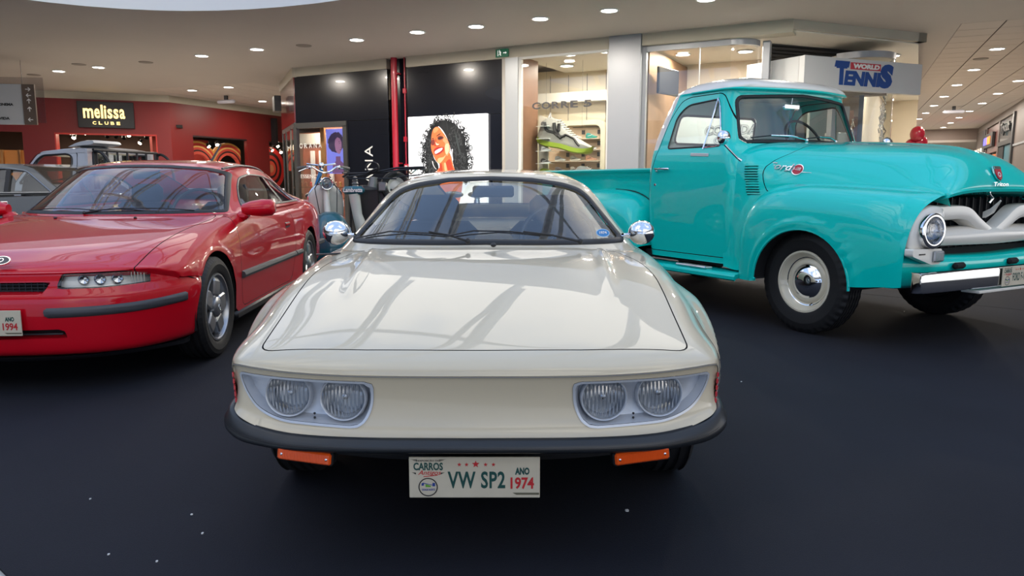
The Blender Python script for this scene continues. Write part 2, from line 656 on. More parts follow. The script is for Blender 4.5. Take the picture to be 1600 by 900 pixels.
def round_lamp(parent, loc, axis, r, ring=0.014, ringd=0.02, name='headlight', chrome=True):
    e = empty(name, loc, 0, parent)
    M = MZ(axis, (0, 0, 0))
    b = B(); b.lathe([(r * 1.0, 0.0), (r * 0.93, -0.02), (r * 0.75, -0.045), (r * 0.4, -0.065), (r * 0.1, -0.07), (0.0001, -0.07)], 36, M)
    b.obj('reflector', REFL, e, 60)
    b = B(); b.lathe([(r * 0.16, -0.065), (r * 0.16, -0.02), (r * 0.12, -0.012), (0.0001, -0.01)], 16, M); b.obj('bulb', REFL, e, 40)
    b = B(); b.lathe([(0.0001, 0.022), (r * 0.3, 0.020), (r * 0.6, 0.015), (r * 0.85, 0.008), (r, 0.0)], 40, M); b.obj('lens', FLUTE, e, 80)
    b = B(); b.lathe([(r * 0.97, 0.0), (r * 0.99, 0.006), (r + ring * 0.4, 0.008), (r + ring, 0.0), (r + ring, -ringd), (r + ring * 0.8, -ringd - 0.004)], 44, M)
    b.obj('lamp_ring', CHROME if chrome else BEZEL, e, 50)
    return e

def tyre_mesh(Rr, rr, Wd, M, n=120, lug=0.0, grooves=4, every=4):
    h = Wd / 2
    prof = [(rr, h * 0.80, 0), (rr + 0.006, h * 0.90, 0), (rr + (Rr - rr) * 0.22, h * 0.985, 0), (rr + (Rr - rr) * 0.5, h * 1.0, 0), (rr + (Rr - rr) * 0.53, h * 1.012, 0), (rr + (Rr - rr) * 0.56, h * 1.0, 0),
            (rr + (Rr - rr) * 0.78, h * 0.95, 0.3), (Rr - 0.012, h * 0.86, 1), (Rr - 0.003, h * 0.76, 1)]
    top = []
    gw = 0.10 * h
    for g in range(grooves):
        x = h * (0.62 - 1.24 * g / (grooves - 1)) if grooves > 1 else 0
        top += [(Rr, x + gw, 0.35), (Rr - 0.009, x + gw * 0.7, 0), (Rr - 0.009, x - gw * 0.7, 0), (Rr, x - gw, 0.35)]
    prof += top + [(r, -x, l) for (r, x, l) in reversed(prof)]
    vs = []; fs = []
    for (r, x, l) in prof:
        for k in range(n):
            a = 2 * math.pi * k / n
            q = r - (lug * l if (k % every) < every // 2 else 0)
            vs.append(M @ Vector((q * math.cos(a), q * math.sin(a), x)))
    m = len(prof)
    for i in range(m - 1):
        for k in range(n):
            l = (k + 1) % n
            fs.append((i * n + k, (i + 1) * n + k, (i + 1) * n + l, i * n + l))
    return vs, fs

def wheel(parent, x, y, Rr, rr, Wd, kind, lug=0.0, steer=0.0, n=120, grooves=4, every=4):
    sd = 1 if x > 0 else -1
    e = empty('wheel', (x, y, Rr), steer, parent)
    M = MZ((sd, 0, 0), (0, 0, 0))
    b = B(); b.add(*tyre_mesh(Rr, rr, Wd, M, n, lug, grooves, every)); b.obj('tyre', TYRE, e, 28)
    h = Wd / 2
    if kind == 'steel':
        b = B(); b.lathe([(rr, h * 0.80), (rr - 0.008, h * 0.86), (rr - 0.018, h * 0.84), (rr - 0.026, h * 0.70), (rr - 0.05, h * 0.34), (rr - 0.062, h * 0.30), (rr - 0.075, h * 0.42), (rr - 0.09, h * 0.46), (rr * 0.45, h * 0.30), (rr * 0.2, h * 0.25), (0.0001, h * 0.25)], 64, M)
        b.obj('rim', RIMC, e, 40)
        b = B(); b.lathe([(rr + 0.002, h * 0.83), (rr + 0.001, h * 0.90), (rr - 0.012, h * 0.91), (rr - 0.015, h * 0.85)], 64, M); b.obj('trim_ring', RIMC, e, 50)
        b = B(); b.lathe([(rr - 0.022, h * 0.74), (rr - 0.03, h * 0.62), (rr - 0.046, h * 0.40), (rr - 0.052, h * 0.37)], 64, M); b.obj('inner_trim_ring', CHROME, e, 70)
        c = rr * 0.55
        b = B(); b.lathe([(c, h * 0.34), (c + 0.004, h * 0.42), (c - 0.004, h * 0.50), (c - 0.012, h * 0.54), (c * 0.8, h * 0.72), (c * 0.5, h * 0.83), (c * 0.2, h * 0.87), (0.0001, h * 0.875)], 48, M); b.obj('hub_cap', CHROME, e, 60)
        b = B()
        b.tube([M @ Vector((-(rr - 0.06) * 0.94, (rr - 0.06) * sd * 0.2 - .02, h * 0.4)), M @ Vector((-(rr - 0.06) * 1.0, (rr - 0.06) * sd * 0.2 - .03, h * 0.8))], 0.004, 6)
        b.obj('valve', BLACKM, e)
    elif kind == 'star':
        b = B(); b.lathe([(rr, h * 0.80), (rr - 0.004, h * 0.90), (rr - 0.014, h * 0.90), (rr - 0.02, h * 0.80), (rr - 0.028, h * 0.2), (rr - 0.035, -h * 0.6), (rr - 0.03, -h * 0.8)], 64, M); b.obj('rim', ALLOY, e, 40)
        b = B(); b.lathe([(rr - 0.034, -h * 0.3), (rr * 0.4, -h * 0.35), (0.001, -h * 0.35)], 40, M); b.obj('brake_disc', mat('brake steel', (0.05, 0.05, 0.055), 0.5, metal=0.6), e, 60)
        b = B()
        ro = rr - 0.018
        for k in range(5):
            a0 = math.pi / 2 + k * 2 * math.pi / 5 + 0.12
            # outline of one spoke: broad at the hub shoulder, narrowing outward, seen face on
            def pt(r, a, z): return M @ Vector((r * math.cos(a0 + a), r * math.sin(a0 + a), z))
            secs = []
            for (r, wd, z) in ((0.05, 0.034, 0.66), (0.08, 0.052, 0.80), (0.12, 0.056, 0.84), (0.16, 0.051, 0.83), (ro * 0.9, 0.042, 0.76), (ro + 0.004, 0.048, 0.66)):
                r = r * rr / 0.19 if r < 0.21 and False else min(r, ro + 0.004)
                dx = wd
                def q(s, zz): return M @ (Matrix.Rotation(a0, 3, 'Z') @ Vector((r, s, zz)))
                secs.append([q(-dx, h * z - 0.035), q(-dx, h * z - 0.008), q(-dx * 0.8, h * z), q(dx * 0.8, h * z), q(dx, h * z - 0.008), q(dx, h * z - 0.035)])
            b.loft(secs)
        b.obj('spoke', ALLOY, e, 18)
        b = B(); b.lathe([(0.062, h * 0.60), (0.062, h * 0.84), (0.055, h * 0.92), (0.02, h * 0.97), (0.0001, h * 0.975)], 32, M); b.obj('hub_cap', ALLOY, e, 40)
        b = B(); b.tube([M @ Vector((0.016 * math.cos(a), 0.011 * math.sin(a), h * 0.985)) for a in [k * math.pi / 8 for k in range(16)]], 0.0025, 6, closed=True); b.obj('hub_emblem', CHROME, e)
    else:
        b = B(); b.lathe([(rr, h * 0.80), (rr - 0.01, h * 0.88), (rr - 0.02, h * 0.7), (rr - 0.04, h * 0.3), (rr * 0.6, h * 0.2), (0.0001, h * 0.4)], 40, M); b.obj('rim', ALLOY, e, 40)
        b = B(); b.lathe([(0.06, h * 0.3), (0.055, h * 0.6), (0.0001, h * 0.7)], 24, M); b.obj('hub_cap', CHROME, e, 50)
    # brake drum / inner disc keeps the far side dark
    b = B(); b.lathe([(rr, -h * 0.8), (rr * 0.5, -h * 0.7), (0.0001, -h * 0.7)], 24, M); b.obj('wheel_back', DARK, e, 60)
    return e

def arch_liner(parent, x0, x1, y, z, r, name='wheel_liner'):
    """dark half-drum above a wheel, from x0 (outer) to x1 (inner)"""
    b = B(); n = 20
    vs = []; fs = []
    for x in (x0, x1):
        for k in range(n + 1):
            a = math.pi * (1.0 + 0.15) * k / n - 0.15 * math.pi / 2
            vs.append((x, y + r * math.cos(a), z + r * math.sin(a)))
    for k in range(n): fs.append((k, k + 1, n + 2 + k, n + 1 + k))
    c = len(vs); vs.append((x1, y, z))
    for k in range(n): fs.append((n + 1 + k, n + 2 + k, c))
    b.add(vs, fs)
    return b.obj(name, DARK, parent, 60)

def number_plate(parent, loc, w, h, lines, rz=0.0, part='number_plate', cut=None):
    """printed exhibition card; lines = (big text rows, year)"""
    e = B().box((0, 0.003, 0), (w, 0.006, h), 0.0015).obj(part, CARD, parent, 0)
    e.location = loc; e.rotation_euler = (0, 0, rz)
    fr = ((-w / 2, 0, -h / 2), (w, 0, 0), (0, 0, h), (0, -1, 0))
    fr1 = ((-w / 2, 0, -h / 2), (1, 0, 0), (0, 0, 1), (0, -1, 0))
    L = lambda s, r, m, **k: lettering(s, r, m, e, fr, 0.0008, **k)
    L('EXPOSIÇÃO DE', (0.07, 0.885, 0.23, 0.945), INKK, bold=0.02)
    L('CARROS', (0.035, 0.68, 0.26, 0.87), INKG, bold=0.035)
    L('Antigos', (0.065, 0.535, 0.235, 0.68), INKR, bold=0.01, shear=0.12)
    shape([(0.11 * w, 0.53 * h), (0.22 * w, 0.57 * h), (0.22 * w, 0.555 * h), (0.11 * w, 0.515 * h)], fr1, INKR, e, 'underline_stroke')
    for sx in (-1, 1):
        for z, l in ((0.94, 0.05), (0.915, 0.035), (0.62, 0.03), (0.60, 0.02)):
            c = 0.148
            x1 = c + sx * (0.083 if z > 0.8 else 0.095)
            shape([(x1 * w, z * h), ((x1 + sx * l) * w, (z + 0.01) * h), (x1 * w, (z - 0.018) * h)][::sx], fr1, INKK, e, 'wing_mark')
    b = B(); ring_poly(b, 0.145 * w, 0.27 * h, 0.066 * w, 0.074 * w, fr1, 0.0012); b.obj('round_badge', INKK, e, 0)
    shape([(0.095 * w, 0.30 * h), (0.095 * w, 0.36 * h), (0.113 * w, 0.38 * h), (0.113 * w, 0.31 * h)][::-1], fr1, INKB, e, 'badge_mark')
    shape([(0.113 * w, 0.37 * h), (0.18 * w, 0.32 * h), (0.18 * w, 0.31 * h), (0.113 * w, 0.355 * h)][::-1], fr1, INKB, e, 'badge_mark')
    shape([(0.178 * w, 0.29 * h), (0.178 * w, 0.37 * h), (0.198 * w, 0.37 * h), (0.198 * w, 0.29 * h)][::-1], fr1, INKB, e, 'badge_mark')
    shape([(0.125 * w, 0.27 * h), (0.125 * w, 0.34 * h), (0.165 * w, 0.30 * h), (0.165 * w, 0.27 * h)][::-1], fr1, mat('leaf green ink', (0.12, 0.35, 0.03), 0.6), e, 'badge_mark')
    L('CIDADE NORTE', (0.095, 0.18, 0.197, 0.23), INKB, bold=0.03)
    for k, (x, r) in enumerate(((0.385, 0.05), (0.44, 0.05), (0.51, 0.09), (0.585, 0.05), (0.645, 0.05))):
        shape(star(x * w, (0.82 if k != 2 else 0.83) * h, r * h), fr1, INKR, e, 'star_mark')
    big, year = lines
    if len(big) == 1: L(big[0], (0.295, 0.235, 0.735, 0.655), INKG, bold=0.025, spacing=1.08)
    else:
        L(big[0], (0.37, 0.42, 0.70, 0.66), INKG, bold=0.05); L(big[1], (0.30, 0.12, 0.735, 0.37), INKG, bold=0.05)
    L('ANO', (0.81, 0.57, 0.92, 0.75), INKG, bold=0.05)
    L(year, (0.775, 0.22, 0.955, 0.51), INKR, bold=0.03)
    shape([(0.79 * w, 0.13 * h), (w * 0.995, 0.13 * h), (w * 0.995, 0.08 * h), (0.82 * w, 0.08 * h)][::-1], fr1, mat('olive ink', (0.12, 0.11, 0.07), 0.6), e, 'corner_stripe')
    return e

def wiper(parent, pivot, elbow, blade, name='wiper', m=None):
    m = m or BLACKM
    e = B()
    e.tube([pivot, (Vector(pivot) * 0.5 + Vector(elbow) * 0.5 + Vector((0, 0, 0.006))), elbow], [0.006, 0.0045, 0.003], 6)
    e.ball(pivot, (0.011, 0.011, 0.013), 10, 6)
    o = e.obj(name, m, parent, 40)
    b = B(); b.tube(blade, 0.0035, 6)
    P = [Vector(q) for q in blade]
    off = Vector((0, -0.008, 0.010))
    mid = [P[0] * 0.75 + P[-1] * 0.25 + off * 0.8, P[0] * 0.5 + P[-1] * 0.5 + off * 1.6, P[0] * 0.25 + P[-1] * 0.75 + off * 0.8]
    b.tube([P[0] * 0.9 + P[-1] * .1] + mid + [P[0] * .1 + P[-1] * 0.9], 0.0028, 5)
    b.obj('wiper_blade', m, o, 40)
    return o

def seat(parent, x, y, z, w=0.5, m=None, head=True, back=0.6):
    m = m or SEAT
    b = B(); b.box((x, y, z), (w, 0.5, 0.16), 0.05); o = b.obj('seat', m, parent, 50)
    b = B(); b.box((x, y + 0.30, z + back / 2), (w, 0.14, back), 0.06, rot=(R(-14), 0, 0)); b.obj('backrest', m, o, 50)
    if head:
        b = B(); b.box((x, y + 0.41, z + back + 0.06), (0.26, 0.09, 0.17), 0.04, rot=(R(-10), 0, 0)); b.obj('headrest', m, o, 50)
    return o

def steering_wheel(parent, c, r=0.185, tilt=R(65), m=None):
    M = Matrix.Translation(Vector(c)) @ Matrix.Rotation(tilt, 4, 'X')
    b = B(); b.tube([M @ Vector((r * math.cos(a), r * math.sin(a), 0)) for a in [2 * math.pi * k / 32 for k in range(32)]], 0.012, 8, closed=True)
    for a in (R(200), R(340), R(90) + math.pi):
        b.tube([M @ Vector((0, 0, -0.03)), M @ Vector((r * math.cos(a), r * math.sin(a), 0))], 0.009, 6)
    b.ball(M @ Vector((0, 0, -0.03)), 0.035, 12, 8)
    b.tube([M @ Vector((0, 0, -0.03)), M @ Vector((0, 0, -0.35))], 0.02, 8)
    return b.obj('steering_wheel', m or BLACKM, parent, 50)
# ================================================================ the mall
PLASTER = mat('ceiling plaster', (.44, .395, .365), .7, bump=.08, bscale=3, var=.06, vscale=.7)
BEIGE = mat('beige fascia paint', (.46, .42, .34), .6, var=.08, vscale=2)
TILEM = mat('ceiling tile', (.50, .44, .40), .75, bump=.1, bscale=60)
DARKBACK = mat('tile joint shadow', (.03, .02, .018), .9)
REDWALL = mat('red shop wall', (.175, .010, .010), .45, bump=.05, bscale=4, var=.05, vscale=1)
BLACKP = mat('black lacquered panel', (.005, .0065, .012), .22, coat=.3)
STEELP = mat('grey metal cladding', (.34, .355, .38), .38, metal=.35)
FRAMEG = mat('dark grey frame', (.07, .07, .07), .4, metal=.4)
WOOD = mat('brown wood', (.20, .10, .055), .5, var=.3, vscale=6)
CREAMW = mat('cream shop wall', (.62, .55, .42), .6)
SHOPW = mat('white shop paint', (.72, .69, .62), .55)
REDPIPE = mat('red pipe paint', (.40, .012, .03), .3, coat=.5)
CARPET = mat('dark carpet', (.0140, .0155, .0225), .8, bump=.25, bscale=220, var=.28, vscale=1.6, spec=.2)
PALEF = mat('pale floor tile', (.55, .54, .50), .25)
LAMP = mat('lamp diffuser', (.9, .9, .88), .4, emit=16, ecol=(1.0, .97, .93))
LAMPW = mat('warm lamp', (.9, .7, .4), .4, emit=14, ecol=(1.0, .72, .38))
SPOT = mat('spot lamp', (.9, .9, .8), .4, emit=30, ecol=(1.0, .86, .62))
BRASS = mat('glowing gold letters', (.8, .6, .2), .4, emit=1.6, ecol=(1.0, .72, .25))

def struct(o): o['kind'] = 'structure'; return o
def at_facade(o, d=(0, 0, 0)):
    o.location = M0 + U * d[0] + W * d[1] + Vector((0, 0, d[2])); o.rotation_euler = (0, 0, FA); return o
def frame(p, q):
    a = math.atan2(q[1] - p[1], q[0] - p[0]); return (Vector((p[0], p[1], 0)), a)
def place(o, fr, d=(0, 0, 0)):
    P, a = fr
    o.location = P + Vector((math.cos(a) * d[0] - math.sin(a) * d[1], math.sin(a) * d[0] + math.cos(a) * d[1], d[2])); o.rotation_euler = (0, 0, a); return o

ORD = ['first', 'second', 'third', 'fourth', 'fifth', 'sixth', 'seventh', 'eighth', 'ninth', 'tenth', 'eleventh', 'twelfth', 'thirteenth', 'fourteenth', 'fifteenth', 'sixteenth']
# ---- floors
b = B(); b.box((2, 0, -.06), (90, 90, .1)); struct(b.obj('floor', PALEF, None, 0))  # unseen part runs out past the roof to bounce added daylight inside
CE0 = Vector((-1.44, 1.94, 0)); CE1 = Vector((-1.39, 1.90, 0))
# carpet laid over the paving, its edge passes the viewer's left foot
crn = [(-1.415, 1.92), (-1.0, 1.585), (.6, .3), (8.5, .3), (9.5, 6), (4.0, 10.2), (-4.0, 14.2), (-10.5, 13), (-9.5, 2.6), (-6, 2.6), (-1.95, 2.36)]
b = B(); b.prism(crn, .008, Matrix.Translation((0, 0, -.008))); cp = b.obj('carpet', CARPET, None, 0); struct(cp)
b = B()
Bx = lambda p, q, w: b.box(((p[0] + q[0]) / 2, (p[1] + q[1]) / 2, .0006), (math.dist(p, q), w, .0012), rz=math.atan2(q[1] - p[1], q[0] - p[0]))
Bx((3.2, 7.33), (5.2, 5.34), .012); 
b.obj('carpet_seam', mat('carpet seam', (.005, .005, .007), .9), cp, 0)
rnd = random.Random(3)
spots = [(.38, 2.31), (-1.05, 2.28), (-.96, 2.15), (3.95, 5.30), (3.3, 6.1), (1.25, 3.9), (-1.18, 2.02), (-1.02, 1.98), (.95, 4.3), (-1.45, 2.4)]
for k, (x, y) in enumerate(spots):
    b = B(); s_ = .011 if k == 0 else .005
    vs = [(x + s_ * rnd.uniform(.5, 1) * math.cos(a), y + s_ * rnd.uniform(.5, 1) * math.sin(a), 0) for a in [i * 1.05 for i in range(6)]]
    vs = [Vector(v) for v in vs]
    b.add([v + Vector((0, 0, .0005)) for v in vs] + [v * 1 + Vector((.001, 0, .004)) for v in vs], [tuple(range(6, 12))] + [(i, (i + 1) % 6, 6 + (i + 1) % 6, 6 + i) for i in range(6)])
    tag(b.obj('paper_scrap', WHITEP, None, 0), 'white paper scrap on the carpet in front of the cream coupe' if k == 0 else 'tiny pale litter fleck on the carpet ' + ['left of the coupe plate, upper one', 'left of the coupe plate, lower one', 'in front of the turquoise truck bumper', 'below the truck front wheel, to its right', 'between the cream coupe and the truck running board', 'near the lower left corner, long one', 'near the lower left corner, second one', 'right of the cream coupe front wheel', 'nearest the lower left corner'][k - 1], 'litter', None if k == 0 else 'litter flecks on the carpet')

# ---- ceiling with the atrium opening and tiled fields
from mathutils.geometry import tessellate_polygon
def uv2(u, v): return tuple((U * u + W * v)[:2])
hole = fillet([(-11.05, -5), (6.5, -5), (6.5, 8.05), (-11.05, 8.05)], 4.3, 14)
hole = [uv2(*q) for q in hole]
cD = Vector((.412, .911)); cE = Vector((.911, -.412)); cO = Vector((6.94, 11.84))
def corr(e, d): return tuple(cO + cE * e + cD * d)
NE, ND = 7, 44
tile1 = [corr(0, 0), corr(NE * .6, 0), corr(NE * .6, ND * .6), corr(0, ND * .6)]
rA = Vector((.365, .931)); rX = Vector((.931, -.365)); rO = Vector((-9.62, 21.0))
def redt(x, a): return tuple(rO + rX * x + rA * a)
tile2 = [redt(.3, -1.0), redt(3.9, -1.0), redt(3.9, 5.0), redt(.3, 5.0)]
outer = [(-26, -9), (13, -9), (13, 5), (30, 16), (30, 44), (-26, 44)]  # unseen edges cut short behind and at right, added to let sky light in
polys = [[Vector((*p, 0)) for p in q] for q in (outer, hole, tile1, tile2)]
allp = [p for q in polys for p in q]
b = B(); b.add([(p.x, p.y, HC) for p in allp], [tuple(t) for t in tessellate_polygon(polys)])
ce = b.obj('ceiling', PLASTER, None, 0); struct(ce)
me = ce.data
for nm, org, n1, n2, st in (('a', lambda i, j: (corr((i + .5) * .6, (j + .5) * .6)), NE, ND, math.atan2(-.412, .911)), ('b', lambda i, j: redt(.3 + (i + .5) * .6, -1.0 + (j + .5) * .6), 6, 10, math.atan2(-.365, .931))):
    # suspended tiles: the nearer ones single pieces, the far ones joined
    share = None; far = B()
    for i in range(n1):
        for j in range(n2):
            p = org(i, j)
            if j < 26 or nm == 'b':
                if share is None:
                    share = B().box((0, 0, 0), (.582, .582, .012), .003); o = share.obj('ceiling_tile', TILEM, ce, 0); share = o.data
                else:
                    o = bpy.data.objects.new('ceiling_tile', share); COL.objects.link(o); o.parent = ce
                o.location = (p[0], p[1], HC + .006); o.rotation_euler = (0, 0, st)
            else: far.box((p[0], p[1], HC + .006), (.59, .59, .012), rz=st)
    if far.v:
        o = far.obj('far_ceiling_tiles', TILEM, ce, 0); o['kind'] = 'stuff'
for q in (tile1, tile2):
    mc = (sum(p[0] for p in q) / 4, sum(p[1] for p in q) / 4)
    b = B(); b.add([(p[0] + (.5 if p[0] > mc[0] else -.5), p[1] + (.5 if p[1] > mc[1] else -.5), HC + .03) for p in q], [(0, 3, 2, 1)]); b.obj('tile_backing', DARKBACK, ce, 0)
# tall white fascia ring around the opening and the open skylight frame above it
b = B(); n = len(hole)
b.add([(p[0], p[1], HC) for p in hole] + [(p[0], p[1], HC + 1.0) for p in hole], [(k, (k + 1) % n, n + (k + 1) % n, n + k) for k in range(n)])
hc = Vector((sum(p[0] for p in hole) / n, sum(p[1] for p in hole) / n))
out = [hc + (Vector(p) - hc) * 1.25 for p in hole]
b.add([(p[0], p[1], HC + 1.0) for p in hole] + [(p[0], p[1], HC + 1.0) for p in out], [(k, n + k, n + (k + 1) % n, (k + 1) % n) for k in range(n)])
struct(b.obj('trim_1', mat('white atrium fascia', (.82, .82, .80), .6), None, 30))
b = B()
STEELW = mat('white roof steel', (.80, .80, .78), .5)
for k in range(9):
    u = -12.0 + k * 2.4
    arc = []
    for i in range(17):
        t = i / 16; v = -6 + 15.5 * t
        arc.append((*(U * u + W * v)[:2], 5.2 + 4.6 * math.sin(math.pi * t)))
    b.tube(arc, .10, 6)
    b.tube([(p[0], p[1], p[2] + .45) for p in arc], .06, 5)
    if k < 8:
        for d0, d1 in ((0, 16), (16, 0)):
            arc2 = []
            for i in range(13):
                t = i / 12; tt = (d0 + (d1 - d0) * t) / 16; v = -6 + 15.5 * tt; uu = u + 2.4 * t * 1.0
                arc2.append((*(U * uu + W * v)[:2], 5.2 + 4.6 * math.sin(math.pi * tt)))
            if k % 2 == 0: b.tube(arc2, .07, 5)
for t in (.12, .3, .5, .7, .88):
    v = -6 + 15.5 * t; z = 5.2 + 4.6 * math.sin(math.pi * t)
    b.tube([(*(U * -12 + W * v)[:2], z), (*(U * 7.4 + W * v)[:2], z)], .06, 6)
struct(b.obj('skylight_frame', STEELW, None, 40))

# ---- outer walls of the hall, viewer's side left open to add daylight
HALLW = mat('hall wall paint', (.50, .46, .42), .7)
for nm, c, d in (('wall_left', (-24, 15, 1.75), (.2, 58, 3.6)), ('wall_right', (28, 30, 1.75), (.2, 28, 3.6)), ('wall_far', (2, 43, 1.75), (52, .2, 3.6))):
    struct(B().box(c, d).obj(nm, HALLW, None, 0))

# ---- recessed ceiling lamps

def downlight(name, label, group, pts, r=.115, m=None, z=HC, power=45):
    proto = None
    for i_, p in enumerate(pts):
        if proto is None:
            e = empty(name)
            tag(e, label, 'lamp', group)
            b = B(); b.lathe([(r + .028, 0), (r + .024, -.010), (r, -.012), (r - .006, .0), (r - .006, .02)], 28); b.obj('lamp_rim', WHITEP, e, 40)
            b = B(); b.lathe([(r - .004, -.006), (.0001, -.006)], 28); b.obj('diffuser', m or LAMP, e, 0)
            e.location = (p[0], p[1], z); proto = e
        else:
            c = copy_tree(proto); c.location = (p[0], p[1], z); e = c
        e['label'] = label.replace('#', ORD[i_])
        if power:
            ld = LIGHTS.get(power)
            if ld is None:
                ld = bpy.data.lights.new('lamp_light', 'AREA'); ld.shape = 'DISK'; ld.size = .2; ld.energy = power; ld.color = (1.0, .90, .78); LIGHTS[power] = ld
            lo = bpy.data.objects.new('lamp_light', ld); COL.objects.link(lo); lo.location = (p[0], p[1], z - .03)
LIGHTS = {}
downlight('ceiling_lamp', 'round white lamp in the smooth plaster ceiling, # from the left edge', 'recessed lamps in the plaster ceiling',
          [(-9.99, 16.74), (-8.81, 16.19), (-6.01, 14.75), (-4.70, 14.05), (-2.67, 13.13), (-1.545, 12.47), (-.563, 12.03), (.421, 11.48), (1.385, 10.94), (2.6, 10.3), (3.7, 9.7)])
downlight('ceiling_lamp', '# round lamp from the left in the tiled ceiling near the red shop', 'lamps in the tiled ceiling by the red shop', [(-8.532, 20.175), (-7.305, 19.507), (-7.551, 22.844)], z=HC - .002)
pt = [(8.898 + 1.146 * k, 13.988 + 2.53 * k) for k in range(-1, 8)]
downlight('ceiling_lamp', '# nearest round lamp of the long left row in the tiled corridor ceiling', 'left row of corridor lamps', pt[1:], z=HC - .002)
pt = [(12.22 + 1.183 * k, 18.296 + 2.56 * k) for k in range(-1, 7)]
downlight('ceiling_lamp', '# nearest round lamp of the right row in the tiled corridor ceiling', 'right row of corridor lamps', pt[1:], z=HC - .002)
# dark speaker grilles in the plaster
proto = None
for (x, y), lb in (((-3.73, 13.67), 'left of the red fire pipe'), ((-7.47, 15.52), 'between the lamps over the silver pickup'), ((-9.0, 15.8), 'just above the gold lettered sign'), ((-10.9, 17.3), 'above the hanging direction board'), ((9.3, 15.1), 'in the tiled corridor field')):
    b = B(); b.lathe([(.14, 0), (.13, -.012), (.10, -.016), (.0001, -.018)], 24)
    o = b.obj('ceiling_speaker', mat('grille beige', (.22, .19, .17), .7), None, 40)
    o.location = (x, y, HC)
    tag(o, 'flat round beige speaker grille in the ceiling, ' + lb, 'speaker', 'round ceiling speakers')

# ---- facade: black jeweller's front and the sports shop
fac = empty('wall_facade'); at_facade(fac); struct(fac)
def fbox(name, s0, s1, d0, d1, z0, z1, m, bev=0.0, par=None, sm=0):
    return B().box(((s0 + s1) / 2, (d0 + d1) / 2, (z0 + z1) / 2), (s1 - s0, d1 - d0, z1 - z0), bev).obj(name, m, par or fac, sm)
fbox('fascia_board', -.02, 2.50, 0, .2, 3.31, 3.5, BEIGE)
fbox('fascia_board', 3.0, 7.20, -.03, .2, 3.30, 3.5, BEIGE)
fbox('fascia_board', 7.78, 10.13, -.03, .3, 3.31, 3.5, BEIGE)
fbox('black_panel', 0, 2.50, .02, .06, 2.335, 3.31, BLACKP, .003)
fbox('black_panel', 1.43, 2.50, .02, .06, 0, 2.33, BLACKP, .003)
fbox('black_panel', 3.0, 5.13, .02, .06, 2.335, 3.30, BLACKP, .003)
fbox('black_panel', 3.0, 5.13, .02, .06, 0, 2.33, BLACKP, .003)
fbox('niche_back', 2.50, 3.0, .12, .14, 0, 3.5, BLACKP)
fbox('pilaster', 5.13, 5.21, -.01, .1, 0, 3.31, mat('beige pilaster', (.42, .40, .36), .5))
fbox('pilaster', 5.21, 5.47, -.04, .1, 0, 3.30, mat('pale metal cladding', (.38, .40, .42), .35, metal=.25))
fbox('pillar_cladding', 7.21, 7.77, -.06, .35, 0, 3.5, STEELP, .004)
fbox('back_partition', 1.5, 4.4, 2.4, 2.5, 0, 3.4, mat('dark partition', (.02, .02, .02), .8))
# returning wall of the jeweller on the left
ret = empty('wall_jeweller_side'); fr = frame((-4.704, 16.283), (-5.737, 18.762)); place(ret, fr); struct(ret)
B().box((1.40, -.08, 3.40), (2.9, .2, .2)).obj('fascia_board', BEIGE, ret, 0)
B().box((1.40, -.03, 2.83), (2.8, .06, .94)).obj('red_brown_panel', mat('dark red gloss panel', (.14, .02, .02), .15, coat=.6), ret, 0)
B().box((1.40, -.04, 2.31), (2.8, .07, .09)).obj('frame_rail', FRAMEG, ret, 0)
for s in (.04, 1.0, 2.0, 2.76): B().box((s, -.04, 1.15), (.08, .08, 2.3)).obj('frame_post', FRAMEG, ret, 0)
B().box((1.4, -.02, 1.15), (2.7, .008, 2.25)).obj('glass_pane', GLASSS, ret, 0)
s_ = tag(B().box((2.1, .16, 2.93), (.5, .16, .36), .01).obj('box_sign', BLACKM, None, 30), 'black projecting box sign on the jeweller corner beside the red shop', 'sign'); place(s_, fr, (0, 0, 0))
# jeweller's shop front
jf = empty('storefront'); at_facade(jf); tag(jf, "jeweller's glazed shop front with dark grey frame and white lettering", 'shop front')
fb = lambda *a, **k: fbox(*a, par=jf, **k)
fb('frame_rail', -.02, 1.44, -.02, .06, 2.22, 2.335, FRAMEG)
fb('frame_post', -.03, .06, -.03, .06, 0, 2.25, FRAMEG)
fb('frame_post', 1.34, 1.44, -.02, .06, 0, 2.25, FRAMEG)
fb('glass_pane', .06, 1.34, .02, .03, 0, 2.22, GLASSS)
F_ = ((0, .015, 0), (1, 0, 0), (0, 0, 1), (0, -1, 0))
LET = mat('white lettering', (.8, .8, .78), .5)
LETL = mat('lit white lettering', (.8, .8, .78), .5, emit=.5)
for k, c in enumerate('ORANA'): lettering(c, (.10 + k * .135, 1.80, .10 + k * .135 + .085, 1.905), LET, jf, F_, .004, bold=0)
lettering('ESSENCE', (.10, 1.16, .62, 1.24), LET, jf, F_, .003, bold=0)
o = lettering('M', (-1.55, 1.80, -.80, 1.915), LET, ret, ((0, .01, 0), (-1, 0, 0), (0, 0, 1), (0, 1, 0)), .004, bold=0)
